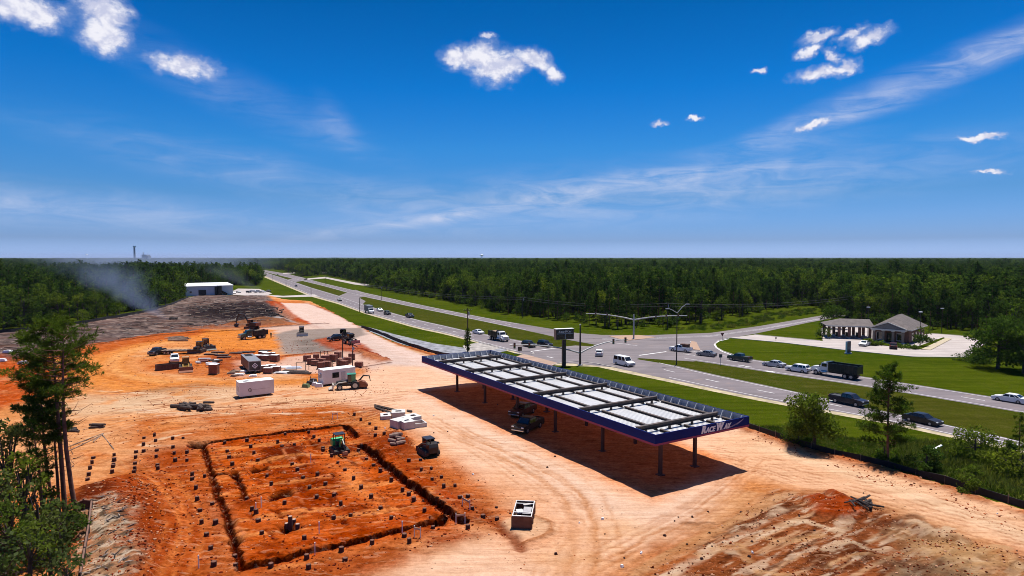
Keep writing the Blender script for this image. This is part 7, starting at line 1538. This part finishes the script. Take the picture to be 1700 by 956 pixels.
near_pine('tall pine with thin open crown right beside the tallest one', (130, 886), (106, 552), 18.0, 6.8, .62, 30, 12, 8, .36, 8, .3, 14, .026)
near_pine('shorter pine with bright green crown in front of the tallest one', (92, 870), (68, 640), 13.2, 5.2, .6, 40, 40, 5, .42, 10, .5, 8, .032, M_NEED2)
near_pine('thin small pine left of the shorter bright green one', (70, 905), (52, 700), 10.6, 3.2, .5, 26, 20, 6, .36, 8, .5, 8, .028)
near_pine('thin bare trunked young pine between the tall pines and the bushes', (100, 888), (84, 668), 11.6, 2.6, .7, 16, 10, 12, .34, 8, .5, 10, .026)
near_pine('lone roadside pine right of the canopy', (1474, 772), (1478, 606), 11.9, 7.0, 0.22, 48, 40, 15, .44, 9, .75, 2, .036)
near_pine('slim young pine at the right edge of the roadside', (1690, 771), None, 6.2, 2.8, .12, 26, 16, 17, .34, 8, .8, 0, .03)
def near_broad(name, lb, cat, base, H, Wd, nl, ls, bare, clumps, seed, m=None, open_=.25, lean=(0, 0), group=None, asp=1.):
    rng = np.random.default_rng(seed); g = gat(*base); lims, C = broad_shape(rng, H, Wd, nl, ls, bare, clumps, open_, lean); return near_tree(name, lb, cat, g, lims, leaves(rng, C, ls, .4, asp), m or M_LEAF2, M_BARK, group)
near_broad('broadleaf_tree', 'open leafy small tree by the silt fence left of the lone roadside pine', 'tree', (1350, 746), 7.2, 6.4, 5600, .32, .22, 30, 3)
near_broad('shrub', 'dark bush at the foot of the leafy roadside tree', 'shrub', (1326, 737), 2.2, 4.0, 1500, .24, .02, 12, 4, M_LEAF)
near_broad('shrub', 'leafy bush at the foot of the lone roadside pine', 'shrub', (1468, 769), 3., 2.6, 1300, .24, .02, 12, 5)
near_broad('shrub', 'round dark shrub in the weeds left of the white marker post', 'shrub', (1537, 789), 3.4, 3.2, 1700, .24, .03, 14, 6, M_LEAF)
near_broad('shrub', 'big green shrub beside the road right of the white marker post', 'shrub', (1618, 769), 4.2, 5.2, 3200, .26, .03, 20, 7, M_LEAF2)
near_broad('shrub', 'low green shrub behind the big one at the roadside', 'shrub', (1655, 768), 2.6, 5.0, 2200, .24, .02, 16, 8, M_LEAF2)
near_broad('shrub', 'slim dark shrub, left of two at the right edge', 'shrub', (1669, 790), 4.2, 1.1, 800, .22, .02, 9, 9, M_LEAF)
near_broad('shrub', 'slim dark shrub, right of two at the right edge', 'shrub', (1679, 794), 4.2, 1.1, 800, .22, .02, 9, 10, M_LEAF)
near_broad('shrub', 'spreading green shrub at the right edge of the picture', 'shrub', (1696, 800), 4.4, 5.5, 2600, .26, .02, 18, 11, M_LEAF2)
near_broad('shrub', 'small bright shrub in the weeds under the big roadside shrub', 'shrub', (1612, 800), 1.9, 2.6, 900, .22, .02, 10, 12, M_LEAF2)
near_broad('shrub', 'small shrub standing among tall weeds near the silt fence', 'shrub', (1604, 822), 1.7, 2.2, 800, .22, .02, 10, 13, M_LEAF2)
near_broad('broadleaf_tree', 'big round dark tree at the right end of the bank lot', 'tree', (1656, 612), 11.8, 11.0, 5200, .5, .16, 38, 14, M_LEAF)
near_broad('broadleaf_tree', 'dark tree cut by the right edge behind the far lanes', 'tree', (1699, 620), 9., 7.0, 2600, .45, .1, 24, 15, M_LEAF)
near_broad('hedge', 'low round clipped hedge at the corner of the bank lot', 'hedge', (1620, 600), 2.2, 8.0, 3200, .3, .0, 26, 16, M_LEAF, .5)
for k, (x, y, h_, w_, lb) in enumerate([(1442, 573.5, 1.9, 3., 'yellow green bush beside the white parked car at the bank'), (1456, 573, 1.1, 4., 'low hedge left of the bank entrance columns'), (1497, 577.5, 1.0, 4., 'low hedge right of the bank entrance columns'), (1513, 579, 1.0, 3.4, 'low hedge at the right front corner of the bank'), (1527, 575, 3.2, 4.4, 'bushy shrub at the right corner of the bank'), (1538, 568, 4.2, 5., 'tall dark shrub along the side wall of the bank'), (1366, 562, 3., 4.6, 'dark bush at the left end of the drive through shelter')]):
    near_broad('shrub', lb, 'shrub', (x, y), h_, w_, 700, .35, .02, 10, 30 + k, M_LEAF if k in (4, 5, 6) else M_LEAF2)
near_broad('broadleaf_tree', 'bushy tree left of the drive through roof by the side road', 'tree', (1383, 545), 8., 9., 1800, .55, .06, 22, 41, M_LEAF)
near_broad('broadleaf_tree', 'bushy tree beside the left end of the metal building', 'tree', (292, 498), 8.5, 10., 1600, .7, .05, 20, 42, M_LEAF)
# the leafy mass in the lower left corner: each small tree by itself
LLX = [(16, 905, 10.5, 3.6), (44, 925, 8.6, 3.4), (-16, 890, 11., 4.), (66, 940, 6.8, 3.4), (24, 975, 7.0, 4.2), (86, 985, 4.6, 3.8), (-20, 960, 8.5, 4.4), (52, 1000, 5.5, 4.2), (98, 925, 4.6, 2.8), (8, 1040, 6.5, 4.6), (74, 900, 6., 2.4), (112, 1000, 3.2, 3.)]
LLN = ['tallest leafy sapling in the lower left corner thicket', 'leafy sapling right of the tallest one in the lower left thicket', 'leafy tree cut by the left edge above the thicket', 'mid height leafy sapling in the front right of the lower left thicket', 'broad leafy bush low in the left corner of the picture', 'leafy bush beside the bent board fence', 'leafy tree cut by the left edge low in the thicket', 'leafy bush at the bottom edge of the thicket', 'small leafy sapling at the foot of the tall pines', 'leafy bush cut by the bottom left corner', 'slim leafy sapling before the pine trunks', 'low leafy bush at the bottom edge by the board fence']
for k, ((x, y, h_, w_), lb) in enumerate(zip(LLX, LLN)):
    near_broad('sapling', lb, 'tree', (x, y), h_, w_, int((380 + 95 * h_) * (1.3 if x < 20 else .85)), .27, .12, 22, 60 + k, (M_LEAF3, M_LEAF2, M_LEAF3)[k % 3], .15, group=None)
for k, (x, y) in enumerate([(108, 900), (118, 905), (126, 890), (98, 915)]): near_broad('shrub', ['low undergrowth bush under the tallest pine', 'low undergrowth bush before the pine trunks', 'low undergrowth bush right of the pine trunks', 'low undergrowth bush left of the pine trunks'][k], 'shrub', (x, y), 2.0, 2.4, 700, .2, .02, 9, 90 + k, M_LEAF)
# climbing leaves on the dark utility pole
rng = np.random.default_rng(4); g = at(776.5, 584); n_ = 520; z = rng.uniform(.3, 6.2, n_); a = rng.uniform(0, 6.28, n_); rr = (.25 + .75 * np.sin(np.clip(z / 6.2, 0, 1) * math.pi)**.8) * rng.uniform(.2, 1, n_); v, f = leaves(rng, np.stack([rr * np.cos(a), rr * np.sin(a), z], 1), .42); me = mesh_np('climbing_vine', [(v, f, 0)], [M_LEAF]); o = bpy.data.objects.new('climbing_vine', me); COL.objects.link(o); o.location = g; tag(o, 'green climbing plant round the dark utility pole', 'vine')
# ---- weeds and tall grass on the verge
wk = bpy.data.collections.new('weed_kinds')
for k in range(4):
    rng = np.random.default_rng(300 + k); n_ = 46; C = np.stack([rng.normal(0, .22, n_), rng.normal(0, .22, n_), np.zeros(n_)], 1); D = np.stack([rng.normal(0, .4, n_), rng.normal(0, .4, n_), np.ones(n_)], 1); v, f = tufts(rng, C, D / np.linalg.norm(D, axis=1)[:, None], (.45, .6, .8, .55)[k], 2, .035); wk.objects.link(bpy.data.objects.new('weed_%d' % k, mesh_np('weed', [(v, f, 0)], [leaf_mat('weed_leaf_%d' % k, ((.065, .10, .018), (.05, .085, .012), (.085, .105, .03), (.04, .075, .012))[k])])))
def weeds(name, px, n, smin, smax, seed):
    rng = np.random.default_rng(seed); P = ptlist(px); lo, hi = P.min(0), P.max(0); q = rng.uniform(lo, hi, (n, 2)); d_ = inside_dist(P, q[:, 0], q[:, 1]); q = q[(d_ > 0) & (rng.random(n) < .25 + 1.2 * (fbm(q[:, 0] * .2, q[:, 1] * .2, 3, seed) - .25))]; m = len(q); me = bpy.data.meshes.new(name); me.vertices.add(m); me.vertices.foreach_set('co', np.c_[q, np.zeros(m)].astype(np.float32).ravel()); s = rng.uniform(smin, smax, m)
    for nm, ty, dat in (('kind', 'INT', rng.integers(0, 4, m)), ('rot', 'FLOAT', rng.uniform(0, 6.28, m)), ('sc', 'FLOAT', s), ('wd', 'FLOAT', s)): a = me.attributes.new(nm, ty, 'POINT'); a.data.foreach_set('value', dat.astype(np.int32 if ty == 'INT' else np.float32))
    o = bpy.data.objects.new(name, me); COL.objects.link(o); tag(o, kind='stuff'); scatter(o, wk)
weeds('weeds', [(1500, 740), (1580, 740), (1640, 752), (1720, 775), (1760, 870), (1700, 838), (1560, 796), (1490, 778)], 9000, .7, 1.8, 1)
weeds('verge_grass', [(1245, 708), (1330, 712), (1480, 742), (1600, 765), (1720, 790), (1760, 860), (1560, 800), (1340, 742)], 16000, .25, .7, 2)
weeds('field_grass', [(1100, 548), (1200, 537), (1280, 520), (1360, 510), (1360, 520), (1260, 538), (1180, 549)], 2600, .8, 2., 3)
# ---- loose clods of soil, wood litter
def clod_mesh(seed, m_, flat=.7):
    rng = np.random.default_rng(seed); bm = bmesh.new(); bmesh.ops.create_icosphere(bm, subdivisions=1, radius=.5)
    for v in bm.verts: k = rng.uniform(.65, 1.15); v.co = Vector((v.co.x * k * 1.2, v.co.y * k, v.co.z * k * flat + .1))
    me = bpy.data.meshes.new('clod'); bm.to_mesh(me); bm.free(); me.materials.append(m_); return me
def litter_coll(name, meshes):
    c = bpy.data.collections.new(name)
    for k, m_ in enumerate(meshes): c.objects.link(bpy.data.objects.new('%s_%d' % (name, k), m_))
    return c
CK = litter_coll('clod_kinds', [clod_mesh(1, mat('clod_red', alb((150, 60, 34)), 1., var=.2, spec=0)), clod_mesh(2, mat('clod_dark', alb((96, 34, 20)), 1., var=.2, spec=0)), clod_mesh(3, mat('clod_orange', alb((214, 116, 66)), 1., var=.2, spec=0)), clod_mesh(4, mat('clod_pale', alb((236, 176, 138)), 1., var=.2, spec=0))])
def stick_mesh(seed, m_):
    rng = np.random.default_rng(seed); b = MB(); b.pipe([(-.5, 0, .08), (-.1, .05 * rng.normal(), .12), (.5, .06 * rng.normal(), .06 + .2 * rng.random())], [.06, .07, .035], 5); o = b.build('stick', m_); me = o.data; bpy.data.objects.remove(o); return me
SK = litter_coll('stick_kinds', [stick_mesh(1, M_WOOD), stick_mesh(2, mat('bleached_wood', (.30, .24, .20), .9)), stick_mesh(3, mat('charred_wood', (.03, .022, .02), .95, var=.4)), stick_mesh(4, mat('grey_stick', (.14, .11, .10), .9))])
def gz_np(x, y):
    i_ = np.clip(np.searchsorted(gx, x) - 1, 0, NX - 2); j_ = np.clip(np.searchsorted(gy, y) - 1, 0, NY - 2); return HGRID[j_, i_]
def litter(name, px, n, smin, smax, seed, coll, pk, clump=.3, fs=.3):
    rng = np.random.default_rng(seed); P = ptlist(px); lo, hi = P.min(0), P.max(0); q = rng.uniform(lo, hi, (n, 2)); d_ = inside_dist(P, q[:, 0], q[:, 1]); q = q[(d_ > 0) & (fbm(q[:, 0] * fs, q[:, 1] * fs, 3, seed) > rng.uniform(clump, .75, n))]; m = len(q); me = bpy.data.meshes.new(name); me.vertices.add(m); me.vertices.foreach_set('co', np.c_[q, gz_np(q[:, 0], q[:, 1])].astype(np.float32).ravel()); s = smin * (smax / smin)**(rng.random(m)**2.2)
    for nm, ty, dat in (('kind', 'INT', rng.choice(4, m, p=pk)), ('rot', 'FLOAT', rng.uniform(0, 6.28, m)), ('sc', 'FLOAT', s), ('wd', 'FLOAT', s)): a = me.attributes.new(nm, ty, 'POINT'); a.data.foreach_set('value', dat.astype(np.int32 if ty == 'INT' else np.float32))
    o = bpy.data.objects.new(name, me); COL.objects.link(o); tag(o, kind='stuff'); scatter(o, coll)
PADZ = [(250, 735), (322, 735), (560, 700), (660, 715), (790, 830), (880, 900), (760, 900), (560, 950), (400, 1000), (150, 1000), (130, 860), (200, 800)]
litter('soil_clods', PADZ, 20000, .06, .30, 1, CK, [.4, .3, .22, .08], .3, .35)
litter('soil_clods', [(130, 820), (230, 800), (280, 830), (260, 1010), (130, 1010)], 6000, .06, .3, 2, CK, [.25, .3, .15, .3], .25, .6)
litter('soil_clods', [(1040, 970), (1290, 818), (1470, 848), (1720, 935), (1800, 1090), (1000, 1090)], 16000, .05, .24, 3, CK, [.12, .48, .1, .3], .3, .4)
litter('soil_clods', [(130, 660), (330, 640), (640, 636), (690, 660), (600, 700), (430, 730), (200, 740), (60, 760), (40, 690)], 9000, .06, .28, 4, CK, [.35, .25, .25, .15], .35, .25)
litter('soil_clods', [(640, 700), (860, 830), (1000, 960), (860, 960), (700, 780)], 3000, .05, .2, 5, CK, [.3, .2, .3, .2], .4, .25)
litter('soil_clods', [(1250, 720), (1500, 790), (1720, 862), (1720, 900), (1480, 815), (1250, 735)], 6000, .05, .3, 6, CK, [.35, .25, .3, .1], .3, .4)
litter('soil_clods', [(160, 600), (260, 560), (470, 556), (640, 590), (640, 620), (240, 640)], 7000, .1, .4, 7, CK, [.4, .25, .25, .1], .35, .15)
litter('wood_litter', [(-150, 570), (0, 556), (250, 518), (312, 494), (440, 491), (490, 532), (430, 543), (260, 556), (150, 573), (0, 602)], 6500, .4, 2.6, 8, SK, [.3, .25, .2, .25], .3, .08)
litter('wood_litter', [(140, 850), (180, 840), (220, 870), (220, 1000), (140, 1000)], 1600, .2, 1.0, 9, SK, [.25, .35, .15, .25], .25, .6)
# a stretch of road climbing the far woods
P = [far_pt(x, 3000) for x in (386, 406)]; b = MB(); b.add([(P[0].x, 3000, 17.5), (P[1].x, 2940, 16.), (P[1].x, 2975, 17.2), (P[0].x, 3035, 18.8), (P[0].x, 3000, 0), (P[1].x, 2940, 0), (P[1].x, 2975, 0), (P[0].x, 3035, 0)], [(0, 1, 2, 3), (0, 4, 5, 1), (1, 5, 6, 2), (2, 6, 7, 3), (3, 7, 4, 0)]); tag(b.build('far_road', M_CONC), kind='structure')
# ================================================================== smoke
def smoke(name, loc, size, base, lean, r0, r1, dens, nscale, col=(.72, .76, .86), seed=0.):
    """closed box of thin smoke; base: foot of the plume in box units, lean: drift of its axis over the height"""
    b = MB(); b.box((0, 0, size[2] / 2), size); o = b.build(name, [], None, loc); m = bpy.data.materials.new('smoke_air'); m.use_nodes = True; t = NT(m.node_tree); m.node_tree.nodes.clear()
    p = t.n('ShaderNodeTexCoord').outputs['Object']; s = t.n('ShaderNodeSeparateXYZ', i={0: p}); h_ = t.m('DIVIDE', s.outputs[2], size[2]); hp = t.m('POWER', t.m('MAXIMUM', h_, 0.), .8)
    dx = t.m('SUBTRACT', t.m('SUBTRACT', s.outputs[0], base[0]), t.m('MULTIPLY', hp, lean[0])); dy = t.m('SUBTRACT', t.m('SUBTRACT', s.outputs[1], base[1]), t.m('MULTIPLY', hp, lean[1])); rr = t.m('SQRT', t.m('ADD', t.m('MULTIPLY', dx, dx), t.m('MULTIPLY', dy, dy))); R_ = t.m('ADD', r0, t.m('MULTIPLY', h_, r1 - r0))
    pn = t.map(p, (seed, seed, seed), (0, 0, 0), (1, 1, .6)); n = t.noise(pn, nscale, 4, .6, .6); f = t.m('SUBTRACT', 1., t.m('DIVIDE', rr, R_)); dn = t.m('MULTIPLY', t.mr(t.m('ADD', f, t.m('MULTIPLY', t.m('SUBTRACT', n, .5), 1.6)), .05, .9), t.mr(h_, 1., .55)); dn = t.m('MULTIPLY', dn, t.mr(h_, 0., .04)); fade = t.mr(h_, 0., 1., 1., .25, False)
    v = t.n('ShaderNodeVolumePrincipled', i={'Color': (*col, 1), 'Density': t.m('MULTIPLY', t.m('MULTIPLY', dn, fade), dens), 'Anisotropy': .1}); t.t.links.new(v.outputs[0], t.n('ShaderNodeOutputMaterial').inputs['Volume']); o.data.materials.append(m); tag(o, kind='stuff'); return o
q = at(284, 532); smoke('smoke', q + Vector((-26, 12, .1)), (110, 70, 26), (26, -12), (-52, 26), 1.6, 26, .040, .16, (.50, .62, .95))
q = at(408, 482); smoke('smoke', q + Vector((-20, 30, .1)), (110, 90, 22), (22, -10), (-60, 30), 6, 26, .010, .06, (.50, .56, .70), 5.)
q = at(215, 462); smoke('smoke', q + Vector((0, 60, 8.)), (520, 420, 26), (30, -40), (-60, 60), 120, 240, .0055, .012, (.55, .66, .95), 9.)
# thin summer air over the whole country
b = MB(); b.box((0, 12900, 46.5), (30000, 32000, 97)); hz_ = b.build('haze', []); hm = bpy.data.materials.new('air'); hm.use_nodes = True; t = NT(hm.node_tree); hm.node_tree.nodes.clear()
v = t.n('ShaderNodeVolumePrincipled', i={'Color': (.62, .74, 1., 1), 'Density': 2.4e-5, 'Anisotropy': 0.}); t.t.links.new(v.outputs[0], t.n('ShaderNodeOutputMaterial').inputs['Volume']); hz_.data.materials.append(hm); tag(hz_, kind='stuff')
